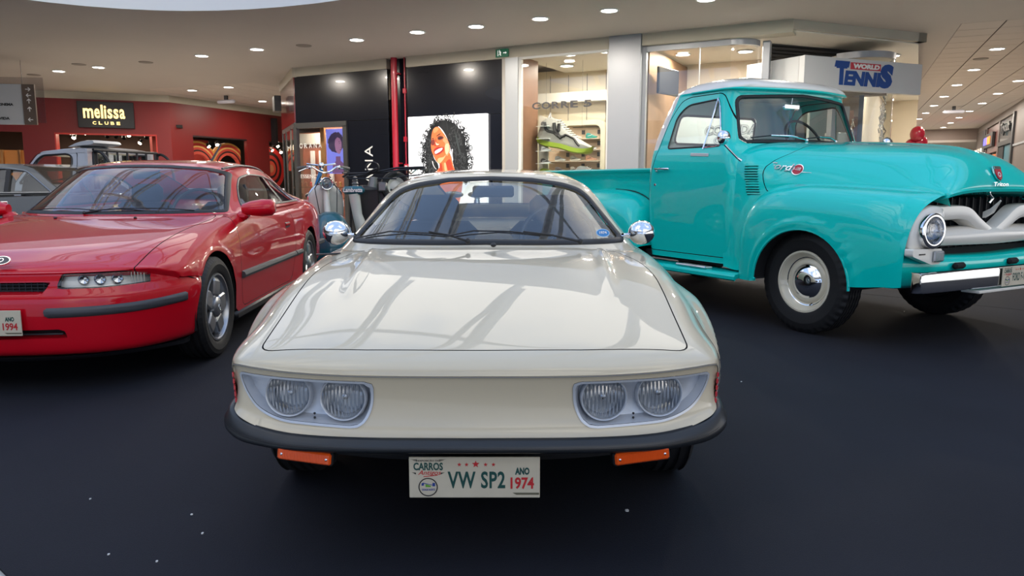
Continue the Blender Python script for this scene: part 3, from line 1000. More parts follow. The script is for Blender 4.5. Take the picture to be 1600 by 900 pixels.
# interior of the jeweller
ji = empty('wall_jeweller_inside'); at_facade(ji); struct(ji)
fi = lambda *a, **k: fbox(*a, par=ji, **k)
fi('inner_wall', -2.5, 2.0, 2.2, 2.3, 0, 3.0, mat('brown plaster', (.34, .18, .12), .6))
b = B(); b.prism([(-.05, .1), (1.5, .1), (1.5, 2.3), (-2.6, 2.3)], .06, Matrix.Translation((0, 0, 2.43))); b.obj('inner_ceiling', mat('tan ceiling', (.30, .22, .15), .6), ji, 0)
fi('inner_wall', 1.46, 1.50, .1, 2.3, 0, 2.42, mat('warm wall', (.40, .25, .12), .6))
fi('wood_post', .34, .45, .40, .46, 0, 2.42, mat('honey wood', (.42, .20, .07), .5))
fi('bulkhead', -.45, .34, .40, .46, 2.16, 2.42, mat('dark brown beam', (.07, .035, .03), .5))
o = B(); o.lathe([(.11, 0), (.0001, 0)], 20, Matrix.Translation((.86, .25, 2.415))); o = o.obj('lamp_disc', LAMPW, None, 0); at_facade(o); tag(o, 'warm round lamp above the purple portrait', 'lamp')
fi('display_wall', -.95, .36, 1.2, 1.25, 0, 2.42, mat('red brown display wall', (.30, .11, .08), .5))
for s in (-.62, -.36, -.05): fi('display_panel', s, s + .11, 1.10, 1.14, .9, 1.80, mat('pale cloth', (.5, .5, .55), .7))
fi('reflection_band', -.95, .2, 1.12, 1.15, 1.95, 2.2, mat('grey ceiling reflection', (.35, .35, .36), .5))  # grey strip stands in for the ceiling's reflection
for z in (.7, .95):
    sh = B().box((.1, .65, z + .01), (1.4, .3, .02)).obj('jewellery_shelf', WOOD, None, 0); at_facade(sh); tag(sh, 'narrow wooden display shelf %s behind the jeweller glass' % ('nearest the floor' if z < .8 else 'at counter height'), 'shelf')
    for k in range(9):
        c = rnd.choice([(.6, .4, .15), (.6, .55, .5), (.3, .15, .1), (.5, .1, .1)])
        o = B(); o.lathe([(.02, 0), (.03, .02), (.022, .06 + .03 * rnd.random()), (.03, .10), (.0001, .11)], 10, Matrix.Translation((0, 0, 0)))
        o = o.obj('jewellery_stand', mat('stand %s' % (c,), c, .4), None, 40); at_facade(o, (-.5 + k * .145, .65, z + .02)); tag(o, 'small trinket stand behind the jeweller glass, %s from the left on the %s shelf' % (ORD[k], 'lower' if z < .8 else 'upper'), 'display stand', 'trinket stands behind the jeweller glass')
# purple portrait light box
pb = empty('portrait_box'); at_facade(pb, (.50, .40, 1.27)); tag(pb, 'violet light box with a curly haired woman inside the jeweller shop', 'light box')
def lit(name, c, e=1.0): return mat(name, (c[0] * .5, c[1] * .5, c[2] * .5), .6, emit=e, ecol=c)
B().box((.25, .03, .47), (.50, .05, .96), .005).obj('light_box', lit('violet glow', (.16, .17, .62), .9), pb, 0)
Fp = ((0, 0, 0), (1, 0, 0), (0, 0, 1), (0, -1, 0))
def blob(cx, cy, rx, ry, n=26, j=.10, seed=1):
    r_ = random.Random(seed); return [(cx + rx * (1 + r_.uniform(-j, j)) * math.cos(a), cy + ry * (1 + r_.uniform(-j, j)) * math.sin(a)) for a in [2 * math.pi * k / n for k in range(n)]]
shape([(.16, 0), (.18, .18), (.27, .26), (.27, .36), (.40, .36), (.40, .27), (.49, .20), (.49, 0)], Fp, lit('violet skin', (.14, .06, .16), .8), pb, 'shoulder_print', .001)
shape(blob(.29, .66, .225, .22, 40, .07), Fp, lit('violet hair', (.03, .02, .06), .8), pb, 'hair_print', .002)
shape([(.25, .62), (.27, .72), (.33, .77), (.40, .74), (.44, .66), (.44, .56), (.43, .48), (.38, .41), (.32, .43), (.27, .50)], Fp, lit('violet face', (.24, .11, .22), .8), pb, 'face_print', .003)
for q in ([(.35, .63), (.39, .645), (.42, .63)], [(.34, .66), (.38, .68), (.42, .67)], [(.385, .50), (.42, .515), (.43, .50), (.41, .485)], [(.41, .56), (.435, .55), (.42, .54)]):
    shape(q[::-1], Fp, lit('violet shade', (.05, .02, .07), .8), pb, 'feature_print', .004)

# big white lettering running up the black wall
for o in (lettering('MORANA', (-1.81, 1.88, -.22, 2.085), LET, None, ((0, .02, 0), (0, 0, -1), (1, 0, 0), (0, -1, 0)), .012, bold=-.01, spacing=1.25),):
    at_facade(o); tag(o, 'white capital letters running up the black wall beside the red pipe', 'lettering')
bpy.data.objects.remove(o)
o = lettering('MORANA', (.22, 0, 1.81, .205), LET, None, ((2.09, .02, 0), (0, 0, 1), (-1, 0, 0), (0, -1, 0)), .012, bold=-.005, spacing=1.25)
at_facade(o); tag(o, 'white capital letters running up the black wall beside the red pipe', 'lettering')
# red fire pipes
p = B(); p.tube([(2.70, -.02, 0), (2.70, -.02, 3.5)], .062, 16)
o = p.obj('fire_pipe', REDPIPE, None, 60); at_facade(o); tag(o, 'thick vertical red fire pipe on the black wall', 'pipe')
for z in (1.45, 3.2): B().box((2.70, .04, z), (.17, .12, .03), .004).obj('pipe_clamp', REDPIPE, o, 0)
p = B(); p.tube([(2.91, .04, 1.42), (2.91, .04, 3.5)], .014, 8); o = p.obj('conduit', REDPIPE, None, 60); at_facade(o); tag(o, 'thin red conduit beside the thick fire pipe', 'pipe')
for z in (2.86, 1.92): B().box((2.91, .03, z), (.07, .05, .10), .008).obj('coupling', REDPIPE, o, 30)
o = B().box((2.965, .0, 1.38), (.12, .08, .11), .012).obj('call_point', REDPIPE, None, 30); at_facade(o); tag(o, 'small red fire call point box at the foot of the thin conduit', 'alarm box')
B().box((2.965, -.042, 1.38), (.06, .006, .05)).obj('label_window', WHITEP, o, 0)
# exit sign
o = B().box((5.16, -.06, 3.39), (.26, .03, .14), .003).obj('exit_sign', mat('exit green', (.005, .10, .05), .4, emit=.25), None, 0); at_facade(o); tag(o, 'small green emergency exit sign on the fascia', 'sign')
Fx = ((5.03, -.076, 3.32), (1, 0, 0), (0, 0, 1), (0, -1, 0))
for poly in ([(.05, .025), (.09, .06), (.075, .10), (.10, .105), (.12, .08), (.11, .05), (.12, .025), (.10, .025), (.095, .05)], [(.045, .02), (.055, .02), (.055, .12), (.045, .12)], [(.16, .062), (.16, .078), (.205, .078), (.205, .092), (.235, .07), (.205, .048), (.205, .062)][::-1]):
    shape(poly, Fx, LETL, o, 'pictogram', .001)
shape(circle(.085, .115, .010, 10), Fx, LETL, o, 'pictogram', .001)

# ---- backlit portrait poster
po = empty('poster_box'); at_facade(po, (3.04, 0, 0)); tag(po, 'bright white light box with a laughing curly haired woman on the black wall', 'light box')
B().box((.89, -.01, 1.44), (1.78, .10, 1.80), .006).obj('light_box', mat('poster white', (.8, .8, .82), .5, emit=.86, ecol=(1, .99, 1.0)), po, 0)
O0 = (.30, -.062, 2.372); FP = (O0, (.00154, 0, 0), (0, 0, -.00154), (0, -1, 0))
def pp(pts, nm, c, lay, e=.8):
    # poster art is drawn y-down, so turn the outline to face the viewer
    O, X, Z, Nn = [Vector(q) for q in FP]
    n = len(pts)
    P = [O + X * q[0] + Z * q[1] + Nn * (.0012 * lay) for q in pts]
    Q = [O + X * q[0] + Z * q[1] + Nn * (.0012 * lay - .001) for q in pts]
    area = sum(pts[i - 1][0] * pts[i][1] - pts[i][0] * pts[i - 1][1] for i in range(n))
    fs = [tuple(range(n)), tuple(range(n, 2 * n))[::-1]]
    if area > 0: fs = [f[::-1] for f in fs]
    b_ = B(); b_.add(P + Q, fs); return b_.obj(nm, lit('print ' + str(c), c, e), po, 0)
HAIR = (.008, .010, .012)
smooth = lambda pts, n=5: [tuple(q) for q in cr(pts, n, closed=True)]
pp(smooth([(300, 90), (380, 80), (480, 110), (560, 170), (620, 250), (660, 340), (670, 440), (700, 540), (700, 640), (690, 740), (640, 780), (570, 770), (520, 720), (480, 600), (440, 400), (370, 250), (290, 160), (230, 150), (190, 210), (165, 300), (170, 420), (200, 540), (260, 620), (260, 720), (170, 740), (90, 700), (80, 620), (70, 500), (80, 380), (100, 260), (160, 170), (240, 110)]), 'hair_print', HAIR, 1, .6)
cb = B(); rr_ = random.Random(11); O, X, Z, Nn = [Vector(q) for q in FP]
edge = [(300, 85), (400, 85), (480, 105), (560, 160), (620, 230), (665, 320), (690, 420), (715, 520), (725, 620), (705, 720), (660, 780), (590, 780), (60, 680), (50, 590), (45, 480), (55, 380), (85, 290), (120, 210), (180, 150), (240, 110), (70, 740), (120, 720)]
for k in range(430):
    e_ = rr_.choice(edge); cx = e_[0] + rr_.gauss(0, 26); cy = e_[1] + rr_.gauss(0, 32); r0 = rr_.uniform(12, 26); a0 = rr_.uniform(0, 6.3); w_ = rr_.uniform(7, 12)
    ns = 9; pa = []
    for i in range(ns + 1):
        a = a0 + i / ns * rr_.uniform(3.6, 5.2)
        pa.append((cx + r0 * math.cos(a) * .8, cy + r0 * math.sin(a) + i * 1.5))
    vs = []
    for i, q in enumerate(pa):
        q2 = pa[min(i + 1, ns)]; q1 = pa[max(i - 1, 0)]
        t = Vector((q2[0] - q1[0], q2[1] - q1[1])); t = t.normalized() if t.length > 0 else Vector((1, 0)); nn = Vector((-t.y, t.x)) * w_ / 2
        for sg in (1, -1): vs.append(O + X * (q[0] + nn.x * sg) + Z * (q[1] + nn.y * sg) + Nn * .0013)
    cb.add(vs, [(2 * i, 2 * i + 1, 2 * i + 3, 2 * i + 2) for i in range(ns)])
co_ = cb.obj('curl_print', lit('print hair curl', HAIR, .6), po, 0); co_['kind'] = 'stuff'
cb = B(); rr_ = random.Random(4)
for k in range(260):
    if k % 3: cx = rr_.uniform(430, 680); cy = rr_.uniform(150, 760); ok = cx > 400 + max(0, (cy - 200) * .15) and cx < 520 + cy * .28
    else: cx = rr_.uniform(80, 210); cy = rr_.uniform(250, 700); ok = True
    if not ok: continue
    r0 = rr_.uniform(10, 20); a0 = rr_.uniform(0, 6.3); vs = []
    for i in range(8):
        a = a0 + i * .5; q = (cx + r0 * math.cos(a) * .8, cy + r0 * math.sin(a) + i * 3); 
        for sg in (1, -1): vs.append(O + X * (q[0] + 2.2 * sg * math.cos(a)) + Z * (q[1] + 2.2 * sg * math.sin(a)) + Nn * .0024)
    cb.add(vs, [(2 * i, 2 * i + 1, 2 * i + 3, 2 * i + 2) for i in range(7)])
co_ = cb.obj('curl_light_print', lit('print curl light', (.075, .08, .085), .6), po, 0); co_['kind'] = 'stuff'
SK = (.75, .16, .045); SK2 = (.48, .05, .02); SK3 = (.95, .42, .20)
pp(smooth([(20, 860), (40, 780), (100, 745), (180, 735), (250, 700), (290, 760), (340, 800), (450, 800), (530, 740), (600, 790), (620, 860), (560, 1120), (470, 1180), (300, 1180), (200, 1080), (80, 1000)]), 'shoulder_print', SK, 2)
pp(smooth([(285, 600), (350, 565), (430, 480), (465, 560), (490, 650), (520, 740), (450, 805), (350, 812), (270, 750), (240, 705), (280, 660)]), 'neck_print', SK, 3)
pp(smooth([(290, 610), (310, 600), (330, 700), (300, 760), (270, 720), (280, 660)]), 'neck_shade_print', SK2, 4)
pp(smooth([(380, 600), (440, 560), (475, 650), (500, 740), (430, 790), (410, 700)]), 'neck_shade_print', SK2, 4)
pp(smooth([(350, 610), (378, 610), (395, 700), (400, 790), (370, 790), (360, 700)]), 'neck_light_print', SK3, 5)
pp(smooth([(165, 330), (170, 260), (195, 190), (240, 158), (290, 168), (330, 215), (370, 260), (415, 330), (440, 400), (438, 470), (400, 530), (350, 568), (290, 612), (250, 592), (215, 550), (190, 500), (165, 440), (160, 390)]), 'face_print', SK, 6)
pp(smooth([(350, 270), (415, 340), (436, 400), (432, 470), (395, 520), (380, 440), (370, 360), (340, 330)]), 'cheek_print', (.85, .30, .14), 7)
pp(smooth([(375, 380), (425, 370), (430, 450), (390, 500), (370, 450)]), 'cheek_light_print', (.98, .50, .30), 8)
pp(smooth([(270, 545), (345, 530), (385, 500), (340, 565), (290, 605), (255, 590)]), 'chin_light_print', SK3, 7)
pp(smooth([(200, 185), (240, 165), (280, 180), (250, 215), (210, 230)]), 'forehead_light_print', (.9, .27, .10), 7)
pp(smooth([(165, 330), (190, 310), (215, 320), (215, 360), (190, 385), (168, 370)]), 'eye_shade_print', (.20, .03, .02), 8)
pp(smooth([(262, 285), (300, 268), (345, 280), (350, 300), (310, 318), (272, 318)]), 'eye_shade_print', (.16, .025, .02), 8)
pp(smooth([(270, 296), (310, 284), (335, 292), (305, 306), (275, 308)]), 'eye_print', (.02, .01, .01), 9)
pp([(245, 268), (290, 242), (318, 240), (292, 254), (250, 275)], 'brow_print', (.02, .01, .01), 9)
pp([(176, 300), (200, 292), (206, 300), (180, 308)], 'brow_print', (.02, .01, .01), 9)
pp(smooth([(232, 300), (250, 350), (290, 375), (280, 395), (235, 395), (205, 385), (220, 350)]), 'nose_print', SK2, 8)
pp(smooth([(232, 340), (250, 360), (285, 370), (270, 382), (240, 380)]), 'nose_light_print', (1.0, .62, .42), 9)
pp(smooth([(200, 450), (225, 420), (270, 405), (320, 408), (350, 412), (345, 450), (310, 480), (260, 500), (220, 500)]), 'lips_print', (.42, .02, .02), 9)
pp(smooth([(218, 462), (250, 440), (300, 422), (335, 420), (318, 448), (270, 475), (228, 490)]), 'teeth_print', (1.0, .92, .86), 10)
pp(smooth([(355, 400), (362, 430), (352, 470), (346, 470), (354, 430)]), 'smile_line_print', SK2, 9)
for path, w_ in (([(180, 578), (190, 620), (210, 655), (238, 682)], 6), ([(480, 435), (474, 500), (484, 575)], 7), ([(242, 705), (270, 760), (320, 800), (380, 812), (450, 800), (500, 765), (520, 740)], 13)):
    q = [tuple(p) for p in cr(path, 4)]
    L1 = [(p[0] - w_, p[1] - w_ * .3) for p in q]; L2 = [(p[0] + w_, p[1] + w_ * .3) for p in q][::-1]
    pp(L1 + L2, 'jewellery_print', (.85, .80, .78), 11)
pp([(60, 820), (110, 790), (150, 800), (150, 830), (90, 850)], 'shoulder_shade_print', SK2, 5)
pp(smooth([(395, 90), (405, 160), (430, 300), (440, 330), (430, 300), (412, 200)], 3), 'hair_light_print', (.12, .14, .15), 4)
pp(smooth([(520, 230), (560, 330), (590, 480), (580, 500), (545, 380)], 3), 'hair_light_print', (.04, .05, .05), 4)
# ================================================================ sports shop
sf = empty('storefront'); at_facade(sf); tag(sf, 'tall glazed sports shop front with grey metal frames left of the entrance', 'shop front')
fb = lambda *a, **k: fbox(*a, par=sf, **k)
WHT = mat('white window frame', (.6, .6, .58), .4)
fb('frame_rail', 5.47, 7.21, -.02, .05, 3.26, 3.31, WHT)
fb('frame_post', 5.47, 5.53, -.02, .05, 0, 3.28, WHT)
fb('frame_post', 7.17, 7.22, -.02, .05, 0, 3.28, WHT)
fb('glass_pane', 5.53, 7.17, .01, .02, 0, 3.26, GLASSS)
fb('frame_rail', 7.77, 9.25, .08, .15, 3.22, 3.31, STEELP)
fb('frame_post', 7.77, 7.83, .06, .14, 0, 3.28, STEELP)
fb('glass_pane', 7.83, 9.2, .10, .11, 0, 3.22, GLASSS)
fb('glass_joint', 8.70, 8.715, .09, .12, 2.2, 3.22, mat('glass joint', (.6, .6, .58), .3))
# rounded glass corner turning into the entrance
arc = [(9.2 + .38 * math.sin(a), .485 - .38 * math.cos(a)) for a in [R(90) * k / 10 for k in range(11)]]
b = B(); n = len(arc)
b.add([(x, y, 0) for x, y in arc] + [(x, y, 3.22) for x, y in arc], [(k, k + 1, n + k + 1, n + k) for k in range(n - 1)]); b.obj('curved_glass', GLASSS, sf, 60)
b = B(); secs = [[(x - .0, y - .03, 3.22), (x - .0, y - .03, 3.31), (x - .06, y + .04, 3.31), (x - .06, y + .04, 3.22)] for x, y in arc]; b.loft(secs); b.obj('curved_rail', STEELP, sf, 40)
fb('frame_post', 9.62, 9.74, .42, .56, 0, 3.3, STEELP, .01)
F1 = ((0, .005, 0), (1, 0, 0), (0, 0, 1), (0, -1, 0))
GREYL = mat('dark grey lettering', (.05, .05, .055), .4)
for k, (c, x0, x1) in enumerate((('C', 5.74, 5.90), ('O', 5.93, 6.10), ('R', 6.13, 6.28), ('R', 6.31, 6.46), ('E', 6.49, 6.63), ('5', 6.74, 6.89))):
    lettering(c, (x0, 2.37, x1, 2.49), GREYL, sf, F1, .006, bold=.02)
# shop inside
si = empty('wall_sports_shop_inside'); at_facade(si); struct(si)
fi = lambda *a, **k: fbox(*a, par=si, **k)
b = B(); b.prism([(5.3, .12), (10.15, .12), (11.8, 2.2), (11.9, 12), (5.3, 12)], .05, Matrix.Translation((0, 0, 3.345))); b.obj('inner_ceiling', SHOPW, si, 0)
fi('inner_wall', 10.93, 11.0, 3.6, 12, 0, 3.4, CREAMW)
fi('inner_wall', 5.3, 5.44, .15, .85, 0, 3.35, WOOD)
fi('inner_wall', 4.4, 5.3, .80, .85, 0, 3.35, CREAMW)
fi('inner_wall', 4.36, 4.42, .8, 2.6, 0, 3.35, CREAMW)
fi('inner_wall', 4.4, 7.5, 2.45, 2.5, 0, 3.4, CREAMW)
fi('inner_wall', 5.3, 9.3, 5.2, 5.3, 0, 3.4, CREAMW)
fi('inner_wall', 9.2, 11.9, 11.8, 12, 0, 3.4, CREAMW)
fi('bulkhead', 4.42, 7.5, 2.2, 2.45, 2.72, 2.92, SHOPW)
for k in range(6): fi('wall_joint', 4.95 + k * .42, 4.956 + k * .42, 2.44, 2.451, 0, 3.3, GREYT)
fi('white_partition', 7.5, 9.6, 2.6, 2.66, 0, 3.35, mat('grey beige partition', (.66, .58, .46), .6))
fi('shop_floor', 5.3, 11.9, .1, 12, .001, .012, mat('shop floor', (.4, .36, .32), .3))
fi('inner_wall', 7.80, 7.84, .2, 2.6, 0, 3.3, mat('wood lining', (.28, .17, .10), .5, var=.2, vscale=5))
downlight('shop_lamp', '# bright round ceiling lamp inside the sports shop, counting from the left window', 'sports shop ceiling lamps', [tuple((M0 + U * s + W * d)[:2]) for s, d in ((6.30, .35), (7.0, .35), (5.75, 1.5), (6.9, 1.6), (8.35, .45), (9.0, .5), (8.1, 1.3), (9.15, 1.5), (10.4, 2.2), (11.4, 3.2), (10.2, 6.5), (10.4, 8.6))], r=.12, m=LAMP, z=3.335, power=24)
# shelf wall with rounded frame
rk = empty('shoe_rack'); at_facade(rk, (0, 2.2, 0)); tag(rk, 'cream rack with rounded corners carrying rows of sports shoes', 'rack')
b = B(); po_ = fillet([(4.80, 0), (4.80, 2.33), (6.34, 2.33), (6.34, 0)], [0, .2, .2, 0]); pi_ = fillet([(4.90, 0), (4.90, 2.23), (6.24, 2.23), (6.24, 0)], [0, .14, .14, 0])
nn = len(po_)
vs = [(x, -.10, z) for x, z in po_] + [(x, -.10, z) for x, z in pi_] + [(x, .05, z) for x, z in po_] + [(x, .05, z) for x, z in pi_]
fs = []
for k in range(nn):
    l = (k + 1) % nn; fs += [(k, l, nn + l, nn + k)[::-1], (nn + k, nn + l, 3 * nn + l, 3 * nn + k)[::-1], (k, l, 2 * nn + l, 2 * nn + k)]
b.add(vs, fs); b.obj('rack_frame', mat('cream lacquer', (.62, .60, .48), .4), rk, 40)
fbox('back_board', 4.86, 6.28, .0, .03, 0, 2.30, mat('pale wood board', (.60, .46, .34), .6, var=.1, vscale=8), par=rk)
b = B(); b.tube([(5.62, -.06, 2.19), (6.2, -.06, 2.19)], .008, 6); b.obj('hanging_rail', BLACKM, rk)
TICK = mat('price ticket', (.03, .03, .035), .5)
def shoe_secs(L, cu=0):
    """outline stations of a sports shoe: x along, width, sole z, upper z"""
    st = [(0, .02, .018, .06), (.03, .030, .008, .105), (.10, .036, 0, .125), (.22, .038, 0, .128), (.34, .038, .002, .120), (.46, .040, .006, .098), (.60, .043, .006, .078), (.74, .046, .006, .062), (.87, .042, .012, .052), (.96, .028, .022, .045), (1.0, .010, .034, .042)]
    return [(x * L, w * L / .3, z0 * L / .3, z1 * L / .3) for x, w, z0, z1 in st]
def shoe_meshes(L, soleh=.26):
    st = shoe_secs(L); S1 = []; S2 = []
    k = L / .3
    for (x, w, z0, z1) in st:
        zs = z0 + .030 * k * (1 if x > 0 else .8)
        zs = min(zs, z1 - .006 * k)
        S1.append([(x, -w * .9, z0), (x, -w * 1.02, (z0 + zs) / 2), (x, -w, zs), (x, 0, zs + .002), (x, w, zs), (x, w * 1.02, (z0 + zs) / 2), (x, w * .9, z0)])
        h = z1 - zs
        S2.append([(x, -w * .95, zs - .002), (x, -w * .93, zs + h * .4), (x, -w * .68, zs + h * .8), (x, -w * .30, z1), (x, w * .30, z1), (x, w * .68, zs + h * .8), (x, w * .93, zs + h * .4), (x, w * .95, zs - .002)])
    def sub(SS): 
        A = np.array(SS); out = np.array([cr(A[:, j], 3) for j in range(A.shape[1])]).transpose(1, 0, 2)
        return [[tuple(p) for p in q] for q in out]
    a = B(); a.loft(sub(S1)); u = B(); u.loft(sub(S2))
    return a, u
_sm = {}
def shoe(loc, cu, cs, L=.27, rz=0.0, ry=0.0, label='', group=None, par=None, fac_=True):
    if L not in _sm: _sm[L] = shoe_meshes(L)
    a, u = _sm[L]
    e = empty('sports_shoe')
    u.obj('upper', mat('shoe %s' % (cu,), cu, .6), e, 50); a.obj('sole', mat('sole %s' % (cs,), cs, .5), e, 50)
    b = B()
    for k in range(5):
        x = L * (.36 + k * .07); z = L / .3 * (.122 - k * .0115)
        b.box((x, 0, z - .002), (L * .02, L * .13, L * .02), rot=(0, .3, 0))
    b.obj('laces', mat('shoe laces', (.5, .5, .48), .7), e, 0)
    b = B(); b.tube([(L * .12, -L * .125, L * .22), (L * .45, -L * .135, L * .20), (L * .62, -L * .13, L * .27)] if False else [(L * .2, -L * .124, L * .18), (L * .42, -L * .130, L * .22), (L * .56, -L * .118, L * .27)], L * .02, 5); b.obj('side_stripe', mat('shoe stripe', (.03, .03, .03), .5) if cu[0] > .1 else WHITEP, e, 40)
    e.location = M0 + U * loc[0] + W * loc[1] + Vector((0, 0, loc[2])); e.rotation_euler = (0, ry, FA + rz)
    tag(e, label, 'shoe', group); return e
GR = 'shoes on the cream rack'
cols = {(2, 0): ((.30, .33, .34), (.7, .7, .68), 'grey trail shoe at the top of the middle column on the cream rack'), (3, 0): ((.02, .22, .19), (.03, .3, .25), 'teal green sports shoe at the top right of the cream rack'),
        (3, 1): ((.03, .03, .03), (.75, .75, .72), 'black shoe with white sole on the second row of the cream rack'), (1, 2): ((.25, .27, .28), (.6, .62, .6), 'grey shoe with white sole left in the third row of the cream rack'),
        (2, 2): ((.16, .16, .13), (.55, .55, .5), 'mottled olive shoe in the middle of the third row of the rack'), (3, 2): ((.36, .17, .10), (.5, .3, .2), 'rust brown shoe at the right of the third row of the rack'),
        (1, 3): ((.20, .2, .22), (.6, .6, .6), 'dark grey shoe left in the lowest visible row of the rack'), (2, 3): ((.4, .38, .35), (.6, .6, .6), 'pale shoe in the middle of the lowest visible row'), (3, 3): ((.03, .03, .03), (.2, .3, .03), 'black shoe with green sole at the right of the lowest visible row')}
for (cx, ry_), (cu, cs, lb) in cols.items():
    x = 4.93 + cx * .345 - .05; z = 2.02 - ry_ * .225
    shoe((x + .02, 2.08, z - .06), cu, cs, .25, 0, 0, lb, GR)
for ry_ in range(5):
    z = 2.02 - ry_ * .225
    s_ = fbox('rack_shelf', 5.3 if ry_ < 2 else 4.95, 6.22, -.19, 0, z - .075, z - .065, mat('shelf acrylic', (.65, .6, .52), .3), par=rk)
    for cx in (2, 3) if ry_ < 2 else (1, 2, 3):
        b = B(); b.box((4.93 + cx * .345 + .22, -.03, z + .07), (.07, .01, .085)); b.obj('price_ticket', TICK, rk, 0)
# side rack on the left with four shoes
lr = empty('side_rack'); at_facade(lr, (0, .55, 0)); tag(lr, 'narrow white side rack with glass shelves inside the left shop window', 'rack')
b = B(); pr = fillet([(5.46, 0), (5.46, 2.35), (5.66, 2.28), (5.66, 0)], [0, .03, .06, 0]); b.prism(pr, .04, Matrix.Translation((0, .35, 0)) @ Matrix.Rotation(R(90), 4, 'X')); b.obj('rack_panel', mat('rack white', (.66, .64, .56), .5), lr, 30)
for k, z in enumerate((2.16, 1.93, 1.70, 1.47)):
    fbox('glass_shelf', 5.55, 5.80, .0, .30, z - .05, z - .042, mat('shelf edge', (.8, .85, .85), .1, coat=.5), par=lr)
    cu, cs, nm = [((.10, .10, .10), (.6, .6, .58), 'grey black mesh shoe on the top glass shelf'), ((.012, .012, .014), (.03, .03, .03), 'all black shoe on the second glass shelf'), ((.5, .52, .52), (.7, .7, .7), 'pale grey shoe on the third glass shelf'), ((.02, .02, .022), (.7, .7, .68), 'black shoe with white sole on the lowest glass shelf')][k]
    shoe((5.575, .72, z - .04), cu, cs, .22, 0, 0, nm + ' of the side rack', 'shoes on the side rack')
# giant display shoes
def big_shoe(loc, L, rz, ry, cu, cs, lab, swoop=True):
    e = empty('display_shoe')
    a, u = shoe_meshes(L)
    u.obj('upper', mat('big shoe %s' % (cu,), cu, .6, bump=.1, bscale=80), e, 50)
    st = shoe_secs(L); k = L / .3
    a.obj('midsole', mat('big midsole %s' % (cu,), tuple(min(1, c * 1.1) for c in cu), .5), e, 50)
    b = B()
    SS = []
    for (x, w, z0, z1) in st:
        zz = z0 - .012 * k; SS.append([(x, -w * .8, zz), (x, -w * 1.06, zz + .006 * k), (x, -w * 1.04, zz + .026 * k), (x, w * 1.04, zz + .026 * k), (x, w * 1.06, zz + .006 * k), (x, w * .8, zz)])
    A = np.array(SS); b.loft([[tuple(p) for p in q] for q in np.array([cr(A[:, j], 3) for j in range(6)]).transpose(1, 0, 2)]); b.obj('outsole', mat('lime sole %s' % (cs,), cs, .5), e, 50)
    b = B()
    for q in range(9):
        x = L * (.30 + q * .045); z = k * (.128 - q * .007)
        b.tube([(x, -L * .07, z - L * .02), (x + L * .02, 0, z), (x, L * .07, z - L * .02)], L * .009, 6)
    b.obj('laces', mat('pale laces', (.55, .55, .5), .7), e, 40)
    if swoop:
        for pts, w_ in (([(.09, .33), (.16, .22), (.30, .21), (.42, .17), (.52, .21)], .024), ([(.26, .36), (.31, .26), (.40, .19), (.46, .155)], .030), ([(.35, .37), (.37, .29), (.38, .26)], .026), ([(.46, .16), (.52, .225), (.62, .215), (.70, .20), (.80, .12)], .018), ([(.72, .185), (.79, .13), (.82, .115)], .02)):
            b = B(); q = cr([(x, z) for x, z in pts], 5)
            vs = []
            for x, z in q:
                w = np.interp(x * L, [s[0] for s in st], [s[1] for s in st])
                vs.append((x * L, -w * (1.0 if z < .2 else .92 - .7 * max(0, z - .26)), z * L + 0))
            b.tube(vs, w_ * L, 6); b.obj('black_stripe', BLACKM, e, 50)
        b = B(); b.tube([(L * .10, -.02, L * .40), (L * .10, 0, L * .49), (L * .12, .03, L * .42)], L * .02, 6); b.obj('heel_tab', mat('heel tab', (.5, .5, .5), .6), e)
        b = B(); b.tube([(L * .15, 0, L * .4), (L * .15, 0, 3.3 - loc[2] - .0)], .002, 4); b.tube([(L * .8, 0, L * .2), (L * .8, 0, 3.3 - loc[2])], .002, 4)
        o = b.obj('hanging_wire', GREYT, None); o.location = M0 + U * loc[0] + W * loc[1] + Vector((0, 0, loc[2])); o.rotation_euler = (0, 0, FA); tag(o, 'pair of thin wires holding the giant grey shoe', 'wire')
    e.location = M0 + U * loc[0] + W * loc[1] + Vector((0, 0, loc[2])); e.rotation_euler = (0, ry, FA + rz); tag(e, lab, 'display shoe'); return e
big_shoe((5.47, .8, 1.86), 1.14, 0, R(15.5), (.34, .34, .31), (.30, .42, .03), 'giant grey sports shoe with black stripes and lime sole hanging in the shop window')
big_shoe((5.50, .75, 1.06), .66, 0, R(3), (.35, .48, .04), (.35, .48, .04), 'giant lime green shoe low in the shop window', False)
big_shoe((6.22, .85, 1.06), .76, 0, R(4), (.35, .37, .38), (.3, .42, .03), 'giant pale grey shoe low in the shop window right of the lime one', False)
# screen and hanging banner in the second window
tv = empty('hanging_screen'); at_facade(tv, (7.98, .25, 2.78)); tv.rotation_euler = (0, 0, FA + R(78)); tag(tv, 'dark flat screen hanging inside the second shop window', 'screen')
B().box((.35, 0, .0), (.72, .04, .44), .008).obj('screen_body', BLACKM, tv, 30); B().box((.35, -.022, .0), (.68, .004, .40)).obj('screen_face', mat('dark screen', (.012, .012, .014), .6), tv, 0)
bn = empty('hanging_banner'); at_facade(bn, (8.08, 1.0, 0)); tag(bn, 'white banner with outlined grey words behind the second shop window', 'banner')
fbox('banner_cloth', 0, 1.55, 0, .01, 1.42, 2.62, mat('white banner', (.62, .62, .62), .6), par=bn)
fbox('banner_band', 0, 1.55, -.004, .0, 1.66, 2.16, mat('grey white band', (.70, .70, .70), .5), par=bn)
Fb = ((0, -.008, 0), (1, 0, 0), (0, 0, 1), (0, -1, 0))
